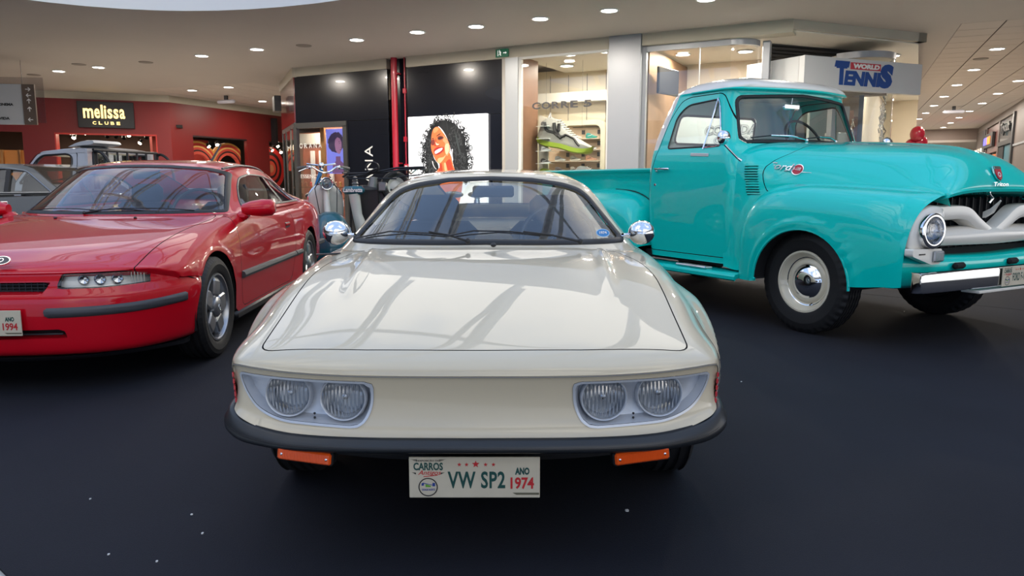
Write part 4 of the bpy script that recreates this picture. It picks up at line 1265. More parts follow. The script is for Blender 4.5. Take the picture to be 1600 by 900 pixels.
for t_, r_ in (('CORRIDA', (.52, 1.88, 1.42, 2.05)), ('QUALQUER', (.68, 1.71, 1.62, 1.86))):
    lettering(t_, r_, mat('outline grey', (.16, .16, .17), .5), bn, Fb, .001, bold=.06, shear=.15)
    lettering(t_, (r_[0] + .008, r_[1] + .008, r_[2] - .008, r_[3] - .008), mat('letter pale', (.55, .55, .57), .5), bn, ((0, -.011, 0), (1, 0, 0), (0, 0, 1), (0, -1, 0)), .001, bold=.0, shear=.15)
# entrance with roller shutter and canopy
en = empty('wall_entrance'); at_facade(en); struct(en)
fe = lambda *a, **k: fbox(*a, par=en, **k)
Kf = frame((4.231, 11.521), (6.821, 12.579))
can = empty('wall_canopy'); place(can, Kf); struct(can)
B().box((1.40, .09, 3.43), (2.82, .18, .14)).obj('fascia_board', BEIGE, can, 0)
B().box((2.72, 1.0, 3.43), (.18, 2.0, .14)).obj('fascia_board', BEIGE, can, 0)
b = B(); pts = [(4.231, 11.521), (6.821, 12.579), (6.1, 15.2), (3.6, 14.2), (2.0, 12.75)]
b.add([(p[0], p[1], 3.365) for p in pts], [tuple(range(5))[::-1]]); struct(b.obj('trim_2', PLASTER, None, 0))
shut = tag(empty('roller_shutter'), 'dark roller shutter box above the sports shop entrance', 'shutter'); place(shut, frame((4.05, 12.55), (5.9, 13.3)))
for k in range(7):
    b = B(); b.box((1.38, 0, 3.34 - k * .06), (2.3, .06 + .02 * (k % 2), .056), .012); b.obj('slat', mat('dark shutter slat', (.035, .032, .03), .4, metal=.4), shut, 30)
fe('entrance_lintel', 9.8, 11.4, 1.6, 1.9, 2.5, 2.86, mat('taupe lintel', (.20, .17, .15), .5))
fe('entrance_post', 11.0, 11.07, 1.62, 1.72, 0, 2.9, FRAMEG)
fe('entrance_wall', 10.2, 10.75, 4.4, 4.5, 0, 2.5, WOOD)
fe('side_wall', 10.0, 10.85, 6.0, 6.1, 0, 2.5, WOOD)
# shop sign box
sg = empty('shop_sign'); place(sg, Kf); tag(sg, 'long pale box sign with red and blue lettering above the shop entrance', 'sign')
SIGNW = mat('sign white', (.58, .59, .60), .4)
b = B(); b.box((1.51, .06, 2.755), (2.50, .12, .49), .004); b.obj('sign_box', SIGNW, sg, 20)
b = B(); q = [(.28, .02), (.40, .30), (.28, 1.15), (-.25, 1.0)]
b = B(); b.add([(.26, .12, 2.51), (.26, .12, 3.0), (.12, 1.15, 3.0), (.12, 1.15, 2.51), (.32, .12, 2.51), (.32, .12, 3.0), (.2, 1.15, 3.0), (.2, 1.15, 2.51)], [(0, 1, 2, 3), (7, 6, 5, 4), (1, 5, 6, 2), (0, 3, 7, 4)]); b.obj('sign_return', SIGNW, sg, 0)
Fs = ((0, 0, 0), (1, 0, 0), (0, 0, 1), (0, -1, 0))
BLU = mat('sign blue', (.002, .055, .27), .6); RDS = mat('sign red', (.5, .02, .04), .4)
shape([(1.19, 2.84), (1.19, 2.945), (1.83, 2.945), (1.83, 2.84)][::-1], Fs, RDS, sg, 'red_band', .004)
lettering('WORLD', (1.23, 2.855, 1.80, 2.93), mat('letters white', (.8, .8, .8), .4), sg, ((0, -.005, 0), (1, 0, 0), (0, 0, 1), (0, -1, 0)), .002, bold=.07, shear=.15)
lettering('T', (.90, 2.59, 1.12, 2.955), BLU, sg, Fs, .006, bold=.09, shear=.0)
shape([(.86, 2.86), (.88, 2.955), (1.17, 2.955), (1.15, 2.86)][::-1], Fs, BLU, sg, 'letter_bar', .0065)
lettering('ENNI', (1.07, 2.59, 1.82, 2.815), BLU, sg, Fs, .006, bold=.055, shear=.12)
lettering('S', (1.80, 2.575, 2.08, 2.955), BLU, sg, Fs, .008, bold=.07, shear=.12)
# curved glass showcase at the end of the front
sc = empty('round_showcase'); place(sc, Kf); tag(sc, 'rounded glass shop window with silver tinsel right of the entrance', 'showcase')
c0 = (2.02, .62); r0 = .56
arc = [(c0[0] + r0 * math.cos(a), c0[1] + r0 * math.sin(a)) for a in [R(-175) + R(230) * k / 24 for k in range(25)]]
n = len(arc); b = B(); b.add([(x, y, 0) for x, y in arc] + [(x, y, 3.08) for x, y in arc], [(k, k + 1, n + k + 1, n + k) for k in range(n - 1)]); b.obj('curved_glass', GLASSS, sc, 60)
b = B(); secs = [[(x, y, 3.08), (x, y, 3.18), (c0[0] + (x - c0[0]) * .9, c0[1] + (y - c0[1]) * .9, 3.18), (c0[0] + (x - c0[0]) * .9, c0[1] + (y - c0[1]) * .9, 3.08)] for x, y in arc]; b.loft(secs); b.obj('curved_rail', STEELP, sc, 40)
b = B(); b.lathe([(.0001, 3.085), (.5, 3.085), (.5, 3.16)], 28, Matrix.Translation((*c0, 0))); b.obj('showcase_top', SHOPW, sc, 40)
B().box((1.42, .55, 1.25), (.10, .10, 2.5)).obj('frame_post', STEELP, sc, 0)
B().box((1.85, 1.05, 1.2), (.9, .06, 2.4)).obj('back_panel', mat('silver curtain', (.42, .45, .44), .5), sc, 0)
b = B(); b.box((1.66, .62, .95), (.32, .30, 1.9), .01); o = b.obj('display_plinth', mat('silver plinth', (.5, .5, .48), .3, metal=.4), sc, 20)
tin = B(); rt = random.Random(5)
for (tx, ty, zt) in ((2.36, .36, 2.5), (2.12, .75, 2.05)):
    for k in range(60):
        a = rt.uniform(0, 6.3); r_ = rt.uniform(.01, .05); z = rt.uniform(.8, zt)
        tin.tube([(tx + r_ * math.cos(a), ty + r_ * math.sin(a), z), (tx + r_ * 1.3 * math.cos(a + .6), ty + r_ * 1.3 * math.sin(a + .6), z + .06), (tx + r_ * .6 * math.cos(a + 2), ty + r_ * .6 * math.sin(a + 2), z + .13)], .010, 3)
tt = tin.obj('tinsel_garland', mat('silver tinsel', (.75, .73, .68), .15, metal=.9), None, 0); place(tt, Kf); tt['kind'] = 'stuff'; tag(tt, 'silver tinsel garlands hanging in the rounded showcase', 'tinsel')
# red balloons
e = empty('balloon_bunch'); e.location = (8.75, 16.2, 0); tag(e, 'bunch of dark red balloons just right of the rounded showcase', 'balloons')
for (x, y, z, r_) in ((0, 0, 2.1, .15), (.10, .05, 1.92, .15), (-.06, .1, 1.85, .14), (.16, 0, 1.72, .15), (.02, -.05, 1.68, .15)):
    b = B(); b.ball((x, y, z), (r_, r_, r_ * 1.15), 16, 12); b.ball((x, y, z - r_ * 1.17), .018, 8, 6); b.obj('balloon', mat('red balloon', (.35, .008, .03), .2, coat=.6), e, 60)
b = B(); b.tube([(0.05, 0, 0), (.05, 0, 1.9)], .012, 6); b.obj('balloon_stick', WHITEP, e)

# ================================================================ corridor on the right
P1 = (13.2, 18.65); P2 = (21.37, 34.46); Cf = frame(P1, P2); L_ = math.dist(P1, P2)
cw = empty('wall_corridor_right'); place(cw, Cf); struct(cw)
cb_ = lambda nm, s0, s1, z0, z1, m, y=0.0, t=.1, par=None, bev=0.0: B().box(((s0 + s1) / 2, y - t / 2, (z0 + z1) / 2), (s1 - s0, t, z1 - z0), bev).obj(nm, m, par or cw, 0)
TAUPE = mat('taupe wall', (.12, .095, .085), .5)
cb_('fascia_board', -8, L_, 3.25, 3.5, mat('corridor fascia', (.24, .20, .18), .6), 0, .12)
cb_('stone_wall', -8, 5.2, 0, 3.25, TAUPE, 0, .1)
cb_('stone_wall', 13.3, L_, 0, 3.25, TAUPE, 0.02, .1)
cb_('wall_strip', -2, 5.2, 2.18, 2.24, STEELP, .03, .03)
s1 = empty('corridor_shop'); place(s1, Cf); tag(s1, 'glass shop front with dark script sign and teal display at the right edge', 'shop front')
cb_('dark_post', 5.2, 5.5, 0, 3.25, BLACKM, .06, .16, s1)
cb_('sign_panel', 5.5, 9.3, 2.45, 3.2, mat('blue grey glass panel', (.10, .15, .17), .15, coat=.6), -.02, .1, s1)
cb_('dark_rail', 5.5, 9.3, 2.32, 2.47, BLACKM, .02, .12, s1)
cb_('window_display', 5.5, 7.9, 0, 2.3, mat('teal display', (.015, .11, .15), .4, emit=.05), -.05, .05, s1)
cb_('dark_post', 9.3, 9.7, 0, 3.25, mat('brown post', (.08, .05, .045), .4), .0, .14, s1)
cb_('dark_opening', 7.9, 9.3, 0, 2.3, DARK, -.02, .05, s1)
lettering('Tryout', (-8.7, 2.64, -6.3, 3.08), BLACKM, s1, ((0, .0, 0), (-1, 0, 0), (0, 0, 1), (0, 1, 0)), .05, bold=.02, shear=.2)
bpy.data.objects.remove(s1.children[-1]) if False else None
s2 = empty('corridor_shop'); place(s2, Cf); tag(s2, 'shop with glowing blue and orange sign and orange window down the corridor', 'shop front')
cb_('upper_panel', 9.7, 13.3, 2.2, 3.2, mat('maroon panel', (.13, .035, .03), .3, coat=.3), -.02, .1, s2)
cb_('orange_window', 9.9, 12.6, 0, 2.1, mat('orange display', (.5, .12, .02), .5, emit=.3), -.01, .06, s2)
cb_('black_band', 10.6, 13.6, 2.42, 2.95, BLACKM, .08, .08, s2)
cb_('blue_glow', 12.4, 13.5, 2.54, 2.82, mat('blue neon', (.1, .1, .8), .4, emit=1.2, ecol=(.12, .10, .9)), .10, .02, s2)
cb_('orange_glow', 11.3, 12.3, 2.54, 2.82, mat('orange neon', (.9, .25, .02), .4, emit=1.2, ecol=(1.0, .18, .02)), .10, .02, s2)
cb_('dark_column', 13.6, 14.6, 0, 3.2, BLACKM, .05, .3, s2)
s3 = empty('corridor_shop'); place(s3, Cf); tag(s3, 'brightly lit white shop window at the far end of the corridor', 'shop front')
cb_('bright_window', 14.9, 17.5, .5, 2.5, mat('bright window', (.9, .85, .7), .5, emit=1.0, ecol=(1, .9, .72)), .06, .05, s3)
for k in range(4): cb_('window_bar', 15.2 + k * .7, 15.28 + k * .7, .5, 2.5, mat('tan bar', (.4, .3, .2), .5), .09, .03, s3)
endw = tuple(cO + cD * 26.4 + cE * 0); endw2 = tuple(cO + cD * 26.4 + cE * 5)
ew = empty('wall_corridor_end'); place(ew, frame(endw, endw2)); struct(ew)
B().box((1.5, .1, 3.25), (9, .2, .5)).obj('end_beam', mat('end beam', (.22, .17, .15), .6), ew, 0)
B().box((1.5, 9, 2.95), (12, 18, .1)).obj('low_ceiling', PLASTER, ew, 0)
B().box((1.5, 18, 1.5), (14, .2, 3.4)).obj('end_wall', mat('dim end wall', (.16, .12, .10), .6), ew, 0)
downlight('ceiling_lamp', '# round lamp in the lowered ceiling beyond the corridor end beam', 'lamps beyond the end beam', [(20.2, 38.6), (20.8, 41.9), (22.8, 41.0)], z=2.89)
# emergency lamps hanging under the tiled ceilings
for (x, y, l) in ((14.3, 24.4, 'pale emergency lamp box under the tiled corridor ceiling'), (-8.1, 21.4, 'pale twin emergency lamp under the tiles by the red shop')):
    e = empty('emergency_lamp', (x, y, HC), R(-22)); tag(e, l, 'emergency lamp')
    B().box((0, 0, -.06), (.10, .08, .12), .01).obj('mount', GREYT, e, 30)
    b = B(); b.box((0, 0, -.17), (.62, .14, .10), .04); b.obj('lamp_body', mat('lamp grey', (.42, .42, .48), .4), e, 40)

# ================================================================ red shop on the left
Rf = frame((-12.559, 20.175), (-9.705, 21.348)); rw = empty('wall_red_shop'); place(rw, Rf); struct(rw)
rb = lambda nm, s0, s1, z0, z1, m, y0=0.0, y1=.12, par=None: B().box(((s0 + s1) / 2, (y0 + y1) / 2, (z0 + z1) / 2), (s1 - s0, y1 - y0, z1 - z0)).obj(nm, m, par or rw, 0)
rb('fascia_board', -8, 3.09, 3.31, 3.5, BEIGE)
rb('red_wall', -.52, .22, 0, 3.31, REDWALL); rb('red_wall', 2.72, 3.09, 0, 3.31, REDWALL); rb('red_wall', -8, 3.09, 2.40, 3.31, REDWALL, -.001, .119)
rb('red_wall', -8, -2.0, 0, 2.4, REDWALL)
rb('entrance_reveal', .22, .25, 0, 2.4, mat('bright red reveal', (.5, .03, .02), .4), -.004, .5); rb('entrance_reveal', 2.69, 2.72, 0, 2.4, mat('bright red reveal', (.5, .03, .02), .4), -.004, .5)
rb('entrance_head', .22, 2.72, 2.36, 2.4, mat('bright red reveal', (.5, .03, .02), .4), -.004, .1)
rb('inner_wall', -2.5, 3.2, 0, 3.2, mat('shop brown wall', (.09, .05, .035), .7), 4.0, 4.1)
rb('inner_ceiling', -2.5, 3.4, 2.62, 2.7, mat('black ceiling', (.012, .01, .01), .8), .15, 4.0)
rb('orange_display', -2.0, -.52, 1.0, 1.95, mat('orange shelf wall', (.45, .17, .04), .5, emit=.25), .9, 1.0)
for s in (-1.75, -1.2, -.8): rb('display_divider', s, s + .05, 1.0, 1.95, mat('bright wood', (.6, .3, .1), .5), .7, .9)
Rg = frame((-9.705, 21.348), (-7.932, 25.876)); rw2 = empty('wall_red_shop_side'); place(rw2, Rg); struct(rw2)
rc = lambda nm, s0, s1, z0, z1, m, y0=0.0, y1=.12, par=None: B().box(((s0 + s1) / 2, (y0 + y1) / 2, (z0 + z1) / 2), (s1 - s0, y1 - y0, z1 - z0)).obj(nm, m, par or rw2, 0)
rc('fascia_board', 0, 9, 3.31, 3.5, BEIGE)
rc('red_wall', 0, .82, 0, 3.31, REDWALL); rc('red_wall', 0, 9, 2.44, 3.31, REDWALL, -.001, .119); rc('red_wall', 3.10, 4.17, 0, 2.44, REDWALL); rc('red_wall', 5.6, 9, 0, 2.44, REDWALL)
rc('window_backing', .82, 3.1, 0, 2.44, mat('dim red inner', (.22, .02, .015), .6, emit=.06), 1.6, 1.7)
rc('poster_backing', 4.17, 5.6, 0, 2.44, mat('black inner', (.01, .008, .008), .8), .8, .9)
rc('window_head', .82, 3.1, 2.40, 2.44, BLACKM, -.005, .1)
# rainbow arches decor in the red window
ra = empty('arch_decor'); place(ra, Rg, (0, .35, 0)); tag(ra, 'striped double arch decor in red and gold in the red shop window', 'decor')
for cx in (1.32, 2.60):
    for k, (r1, r2, m_) in enumerate(((.86, .80, (.55, .25, .05)), (.80, .72, (.45, .03, .02)), (.72, .67, (.65, .35, .10)), (.67, .60, (.5, .05, .03)), (.60, .55, (.03, .01, .01)), (.55, .47, (.6, .08, .05)))):
        ps = []
        A0 = 0.0
        lim = 1.96 - cx if cx < 1.96 else cx - 1.96
        pts = [math.pi * i / 30 for i in range(31)]
        sec = []
        for a in pts:
            x1, z1 = cx + r1 * math.cos(a), 1.45 + r1 * math.sin(a); x2, z2 = cx + r2 * math.cos(a), 1.45 + r2 * math.sin(a)
            if cx < 1.96: x1 = min(x1, 1.96); x2 = min(x2, 1.96)
            else: x1 = max(x1, 1.96); x2 = max(x2, 1.96)
            x1 = min(max(x1, .75), 3.15); x2 = min(max(x2, .75), 3.15)
            sec.append([(x1, -.02 - .002 * k, z1), (x2, -.02 - .002 * k, z2), (x2, .05, z2), (x1, .05, z1)])
        b = B(); b.loft(sec); b.obj('arch_band', mat('arch %s' % (m_,), tuple(c * .7 for c in m_), .5, emit=.12), ra, 30)  # bands carry a faint glow of their own, painted in as brightness
# round red poster
rp_ = empty('round_poster'); place(rp_, Rg, (0, .7, 0)); tag(rp_, 'dark window with red rings and a face at the right end of the red shop', 'poster')
Fq = ((0, 0, 0), (1, 0, 0), (0, 0, 1), (0, -1, 0))
for k, (r_, c) in enumerate(((.75, (.5, .02, .015)), (.58, (.02, .008, .008)), (.46, (.45, .03, .02)), (.34, (.02, .008, .008)), (.26, (.55, .06, .03)), (.14, (.5, .18, .08)))):
    shape(circle(5.05, 1.55, r_, 32), Fq, lit('ring print %d' % k, c, .16), rp_, 'ring_print', .003, .004 * k)
# shop sign with glowing letters
ms = empty('shop_sign'); place(ms, Rf); tag(ms, 'black sign with glowing gold lettering over the red shop entrance', 'sign')
B().box((1.505, -.07, 2.90), (1.37, .12, .70), .006).obj('sign_box', BLACKM, ms, 20)
Fm = ((0, -.135, 0), (1, 0, 0), (0, 0, 1), (0, -1, 0))
x = .96
for c, w_, z0, z1 in (('m', .24, 2.80, 3.06), ('e', .13, 2.80, 3.06), ('l', .05, 2.80, 3.16), ('i', .05, 2.80, 3.14), ('s', .12, 2.80, 3.06), ('s', .12, 2.80, 3.06), ('a', .13, 2.80, 3.06)):
    lettering(c, (x, z0, x + w_, z1), BRASS, ms, Fm, .02, bold=.02); x += w_ + .028
for k, c in enumerate('CLUBE'): lettering(c, (1.17 + k * .145, 2.635, 1.17 + k * .145 + .085, 2.715), BRASS, ms, Fm, .02, bold=.01)
# spot lamps and added fill light in the dark shops
rt = random.Random(9)
def glow(fr, d, size, power, col=(1, .85, .65), rot=(0, 0, 0)):
    ld = bpy.data.lights.new('shop_fill_light', 'AREA'); ld.shape = 'RECTANGLE'; ld.size = size[0]; ld.size_y = size[1]; ld.energy = power; ld.color = col  # area panels added to brighten shop interiors, no fixture modelled
    lo = bpy.data.objects.new('shop_fill_light', ld); COL.objects.link(lo); place(lo, fr, d); lo.rotation_euler = (rot[0], rot[1], fr[1] + rot[2]); return lo
glow(Rf, (1.4, 2.0, 2.6), (2, 1.2), 60); glow(Rg, (2, .9, 2.38), (2, .8), 18, (1, .7, .5)); glow(Rg, (4.9, .35, 2.38), (1, .5), 10, (1, .7, .5))
glow((M0, FA), (.1, .75, 2.38), (1.2, .5), 55, (1, .78, .55))
def spotlamp(fr, s, y, z, lab, grp, on=True):
    e = empty('spot_lamp'); place(e, fr, (s, y, z)); tag(e, lab, 'spot lamp', grp)
    M = MZ((rt.uniform(-.5, .5), -.7, -.7), (0, 0, 0))
    b = B(); b.lathe([(.0001, -.12), (.045, -.12), (.06, 0), (.052, 0), (.04, -.03)], 14, M); b.tube([(0, 0, .0), (0, 0, .16)], .012, 6); b.obj('lamp_can', BLACKM, e, 30)
    if on: b = B(); b.lathe([(.05, -.004), (.0001, -.004)], 14, M); b.obj('bulb', SPOT, e, 0)
for s, y, z in ((.50, .6, 2.42), (.62, .35, 2.28), (.85, .6, 2.42), (2.60, .6, 2.45), (2.2, 1.0, 2.20), (1.95, .8, 2.40)): spotlamp(Rf, s, y, z, 'lit spot lamp in the red shop entrance, ' + {.50: 'leftmost and higher', .62: 'second from the left, lower', .85: 'third from the left', 2.60: 'at the right end', 2.2: 'lowest, near the right end', 1.95: 'in the middle'}[s], 'lit spots in the red shop entrance')
for s, y, z in ((1.4, .8, 2.35), (1.6, .9, 2.35), (1.8, 1.0, 2.33), (2.4, .9, 2.35)): spotlamp(Rf, s, y, z, 'unlit black spot lamp in the red shop entrance, %s from the left' % {1.4: 'first', 1.6: 'second', 1.8: 'third', 2.4: 'fourth'}[s], 'unlit spots in the red shop entrance', False)
for s, y, z in ((2.0, .2, 2.22), (1.7, .25, 2.15), (1.1, .5, 2.05), (2.9, .5, 2.05)): spotlamp(Rg, s, y, z, 'lit spot lamp over the striped arches, %s from the left' % {1.1: 'first', 1.7: 'second', 2.0: 'third', 2.9: 'fourth'}[s], 'spots over the striped arches')
for s, y, z in ((4.35, .3, 2.25), (4.5, .35, 2.05), (5.0, .3, 2.30), (5.15, .3, 2.10), (4.7, .3, 2.15)): spotlamp(Rg, s, y, z, 'lit spot lamp above the round red poster, %s' % {4.35: 'upper left', 4.5: 'lower left', 5.0: 'upper right', 5.15: 'lower right', 4.7: 'in the middle'}[s], 'spots over the round red poster')
B().box((4.35, -.1, 2.75), (.10, .2, .9)).obj('black_sign_edge', BLACKM, rw2, 0)
# hanging direction sign
hs = empty('direction_sign', (-9.7, 15.3, 0), R(8)); tag(hs, 'hanging direction board with arrows at the left edge', 'sign')
B().box((-1.0, 0, 2.63), (1.60, .03, .80), .004).obj('sign_board', mat('board pale grey', (.50, .52, .54), .4), hs, 0)
B().box((-.07, -.005, 2.63), (.24, .04, .80), .003).obj('arrow_panel', mat('board brown', (.12, .085, .06), .4), hs, 0)
B().box((-.40, .03, 2.72), (1.2, .012, .90)).obj('acrylic_plate', glass('acrylic', (.82, .82, .84), 1.2), hs, 0)
Fh = ((0, -.018, 0), (1, 0, 0), (0, 0, 1), (0, -1, 0)); Fh2 = ((0, -.027, 0), (1, 0, 0), (0, 0, 1), (0, -1, 0))
lettering('CINEMA', (-.66, 2.60, -.37, 2.655), INKK, hs, Fh, .001, bold=.05)
lettering('VIDA', (-.66, 2.325, -.46, 2.38), INKK, hs, Fh, .001, bold=.05)
def arrow(cx, cz, ang):
    c, s = math.cos(ang), math.sin(ang)
    pts = [(-.05, -.008), (.02, -.008), (-.005, -.035), (.012, -.04), (.05, 0), (.012, .04), (-.005, .035), (.02, .008), (-.05, .008)]
    shape([(cx + p[0] * c - p[1] * s, cz + p[0] * s + p[1] * c) for p in pts], Fh2, LET, hs, 'arrow_mark', .001)
for z, a in ((2.93, 0), (2.81, math.pi), (2.70, math.pi / 2), (2.54, math.pi / 2), (2.33, math.pi)): arrow(-.07 + .0, z, a)
for x in (-.18, -1.5): b = B(); b.tube([(x, 0, 3.0), (x, 0, 3.5)], .004, 5); b.obj('hanging_wire', GREYT, hs)
# ================================================================ cream coupe in the foreground
def build_cream_coupe():
    car = empty('sports_coupe', (-0.105, 1.92, 0))
    tag(car, 'low cream sports coupe with four round headlights, in the centre facing forward', 'car')
    # ---- lower body: stations from nose to tail, lines from the centre to the sill
    rows = [
        [(0, -.012, .567), (.20, -.010, .567), (.36, -.004, .569), (.50, .016, .573), (.60, .045, .578), (.66, .080, .578), (.688, .118, .566), (.700, .148, .520), (.700, .172, .46), (.682, .190, .40)],
        [(0, -.004, .590), (.20, -.002, .590), (.36, .006, .591), (.50, .028, .594), (.605, .060, .596), (.668, .100, .590), (.698, .140, .572), (.711, .172, .520), (.711, .195, .46), (.69, .212, .39)],
        [(0, .030, .612), (.20, .032, .612), (.36, .042, .613), (.51, .064, .614), (.615, .10, .612), (.678, .145, .600), (.708, .18, .576), (.723, .21, .52), (.723, .23, .46), (.70, .25, .37)],
        [(0, .10, .634), (.20, .102, .634), (.37, .112, .634), (.52, .135, .633), (.625, .17, .628), (.688, .21, .610), (.722, .25, .578), (.738, .27, .52), (.738, .29, .45), (.71, .30, .34)],
        [(0, .30, .672), (.20, .302, .671), (.38, .31, .668), (.53, .33, .662), (.635, .35, .652), (.695, .38, .630), (.735, .40, .588), (.750, .42, .52), (.750, .43, .44), (.72, .43, .30)],
        [(0, .55, .720), (.20, .55, .719), (.38, .555, .715), (.53, .56, .706), (.64, .57, .694), (.70, .58, .672), (.742, .59, .620), (.762, .60, .53), (.762, .60, .43), (.73, .60, .26)],
        [(0, .80, .768), (.20, .80, .767), (.38, .80, .763), (.53, .80, .752), (.64, .81, .738), (.70, .81, .716), (.745, .81, .660), (.772, .81, .55), (.775, .81, .42), (.74, .81, .24)],
        [(0, 1.00, .803), (.20, 1.00, .802), (.38, 1.00, .797), (.53, 1.01, .784), (.64, 1.02, .768), (.705, 1.03, .742), (.755, 1.04, .690), (.785, 1.05, .58), (.788, 1.05, .42), (.75, 1.05, .22)],
        [(0, 1.18, .818), (.20, 1.19, .817), (.38, 1.20, .812), (.54, 1.22, .798), (.645, 1.24, .784), (.705, 1.26, .762), (.760, 1.28, .705), (.795, 1.30, .59), (.80, 1.30, .42), (.76, 1.30, .20)],
        [(0, 1.60, .80), (.20, 1.60, .80), (.38, 1.60, .80), (.54, 1.60, .796), (.65, 1.60, .788), (.705, 1.60, .770), (.765, 1.60, .710), (.80, 1.60, .59), (.80, 1.60, .42), (.76, 1.60, .20)],
        [(0, 2.4, .79), (.20, 2.4, .79), (.38, 2.4, .79), (.54, 2.4, .79), (.66, 2.4, .788), (.715, 2.4, .772), (.775, 2.4, .715), (.805, 2.4, .59), (.80, 2.4, .42), (.76, 2.4, .20)],
        [(0, 3.3, .80), (.20, 3.3, .80), (.38, 3.3, .80), (.54, 3.3, .80), (.64, 3.3, .795), (.71, 3.3, .775), (.775, 3.3, .71), (.805, 3.3, .59), (.80, 3.3, .42), (.76, 3.3, .24)],
        [(0, 4.0, .79), (.20, 4.0, .79), (.38, 4.0, .788), (.54, 4.0, .78), (.62, 4.0, .77), (.67, 4.0, .74), (.72, 4.0, .67), (.74, 4.0, .56), (.73, 4.0, .42), (.70, 4.0, .30)],
        [(0, 4.22, .70), (.20, 4.22, .70), (.38, 4.21, .70), (.52, 4.20, .69), (.58, 4.19, .68), (.62, 4.18, .66), (.65, 4.17, .62), (.66, 4.17, .54), (.66, 4.17, .44), (.64, 4.16, .36)],
    ]
    for ri, dz in ((4, .012), (5, .017), (6, .011)):
        rows[ri] = [(p[0], p[1], p[2] + dz * (1 if i < 5 else (.5 if i == 5 else 0))) for i, p in enumerate(rows[ri])]
    body = net(rows, 9, 9, mirror=True, flip=True)
    # wheel arch flare: swells the side around the front arch
    for yc in (.80, 3.20):
        dy = body.V[:, 1] - yc; dz = body.V[:, 2] - .30
        rr = np.sqrt(dy ** 2 + dz ** 2)
        amt = np.clip(1 - np.abs(rr - .335) / .085, 0, 1) ** 1.0
        amt = amt * amt * (3 - 2 * amt)
        sidef = np.clip((np.abs(body.V[:, 0]) - .66) / .05, 0, 1)
        body.V[:, 0] += np.sign(body.V[:, 0]) * amt * sidef * .052
    body = body.renorm()
    # creases on the hood sides
    def crease(V):
        x = np.abs(V[:, 0]); xc = .44 + .055 * (V[:, 1] - .6)
        t = np.exp(-((x - xc) / .018) ** 2)
        f = np.clip((V[:, 1] - .42) / .25, 0, 1) * np.clip((1.16 - V[:, 1]) / .06, 0, 1)
        return .012 * t * f
    body.V[:, 2] += crease(body.V)
    body.renorm()
    for yc in (.80, 3.20):
        # opening follows the wheel, sides only
        ph = np.sqrt((body.V[:, 1] - yc) ** 2 + (body.V[:, 2] - .30) ** 2) - .335
        ph = np.maximum(ph, .60 - np.abs(body.V[:, 0]))
        _, body = body.cut(ph)
    # hood
    hp = fillet([(-.60, .085), (-.30, .062), (0, .056), (.30, .062), (.60, .085), (.612, .40), (.625, .75), (.60, 1.00), (.50, 1.165), (0, 1.13), (-.50, 1.165), (-.60, 1.00), (-.625, .75), (-.612, .40)],
                [.045, .0, .1, .0, .045, .1, .1, .12, .10, .2, .10, .12, .1, .1])
    top = lambda V: np.where(V[:, 2] > .56, -1.0, 1.0)
    hood, seam, body = split_panel(body, lambda V: sdf(V[:, :2], hp), .0022, .006)
    hood.obj('hood', CREAM, car)
    seam.obj('hood_gap', GAP, car)
    # doors
    for sx in (-1, 1):
        dp = fillet([(1.28, .28), (1.22, .60), (1.36, .79), (2.45, .79), (2.50, .40), (2.42, .28)], .06)
        reg = (lambda V: .62 - V[:, 0]) if sx > 0 else (lambda V: V[:, 0] + .62)
        d, s2, body = split_panel(body, lambda V: sdf(V[:, 1:], dp), .002, .005, region=reg)
        dd = d.obj('door', CREAM, car); s2.obj('door_gap', GAP, dd)
    body.obj('body_shell', CREAM, car)
    # ---- nose face
    n = 46; m2 = 15
    xs = np.linspace(-1, 1, 2 * n + 1)
    lip = cr([(-p[0], p[1], p[2]) for p in rows[0][:8]][::-1] + [rows[0][i] for i in range(1, 8)], 7)
    G = []
    for j in range(m2):
        t = j / (m2 - 1)
        row = []
        for p in lip:
            ax = abs(p[0])
            zb = .384 + .01 * (ax / .5) ** 2 + .035 * max(0, (ax - .5) / .2) ** 1.5
            z = (p[2] - .001) * (1 - t) + zb * t
            y = p[1] + .004 + .018 * math.sin(math.pi * min(1, t * 1.05)) + .012 * t - .020 * max(0, (t - .86) / .14) ** 2
            row.append((p[0], y, z))
        G.append(row)
    face = grid(np.array(G), flip=False)
    if face.N[len(face.N) // 2][1] > 0:
        face.N *= -1; face.T = face.T[:, ::-1].copy()
    for sx in (-1, 1):
        bp = fillet([(sx * .268, .548), (sx * .272, .47), (sx * .305, .413), (sx * .54, .424), (sx * .615, .455), (sx * .655, .505), (sx * .667, .556)], [.02, .05, .05, .05, .04, .03, .025])
        phi = lambda V: sdf(V[:, [0, 2]], bp)
        inn, face = face.cut(phi(face.V))
        rim, bez = inn.cut(-(phi(inn.V) + .007))
        inn_b, rim2 = inn.cut(phi(inn.V) + .007)
        mid, edge = inn_b.cut(phi(inn_b.V) + .020)
        ph = phi(edge.V)
        edge.V[:, 1] += .036 * np.clip((-ph - .007) / .013, 0, 1)
        mid.V[:, 1] += .036
        bz = join_sh([mid, edge]).renorm()
        bo = bz.obj('headlight_bezel', BEZEL, car, custom=False)
        try: bo.data.set_sharp_from_angle(angle=R(40))
        except Exception: pass
        rim2.V[:, 1] -= .003
        rim2.obj('bezel_rim', BEZEL, bo)
        for (lx, ly, lz) in ((.356, -.004, .500), (.512, .018, .505)):
            r_ = round_lamp(car, (sx * lx, ly + .032, lz - .004), (sx * .04, -1, .02), .060, .005, .028, chrome=False)
        for z in (.448, .436): B().ball((sx * .44, .042, z), .0035, 8, 6).obj('screw', BLACKM, bo)
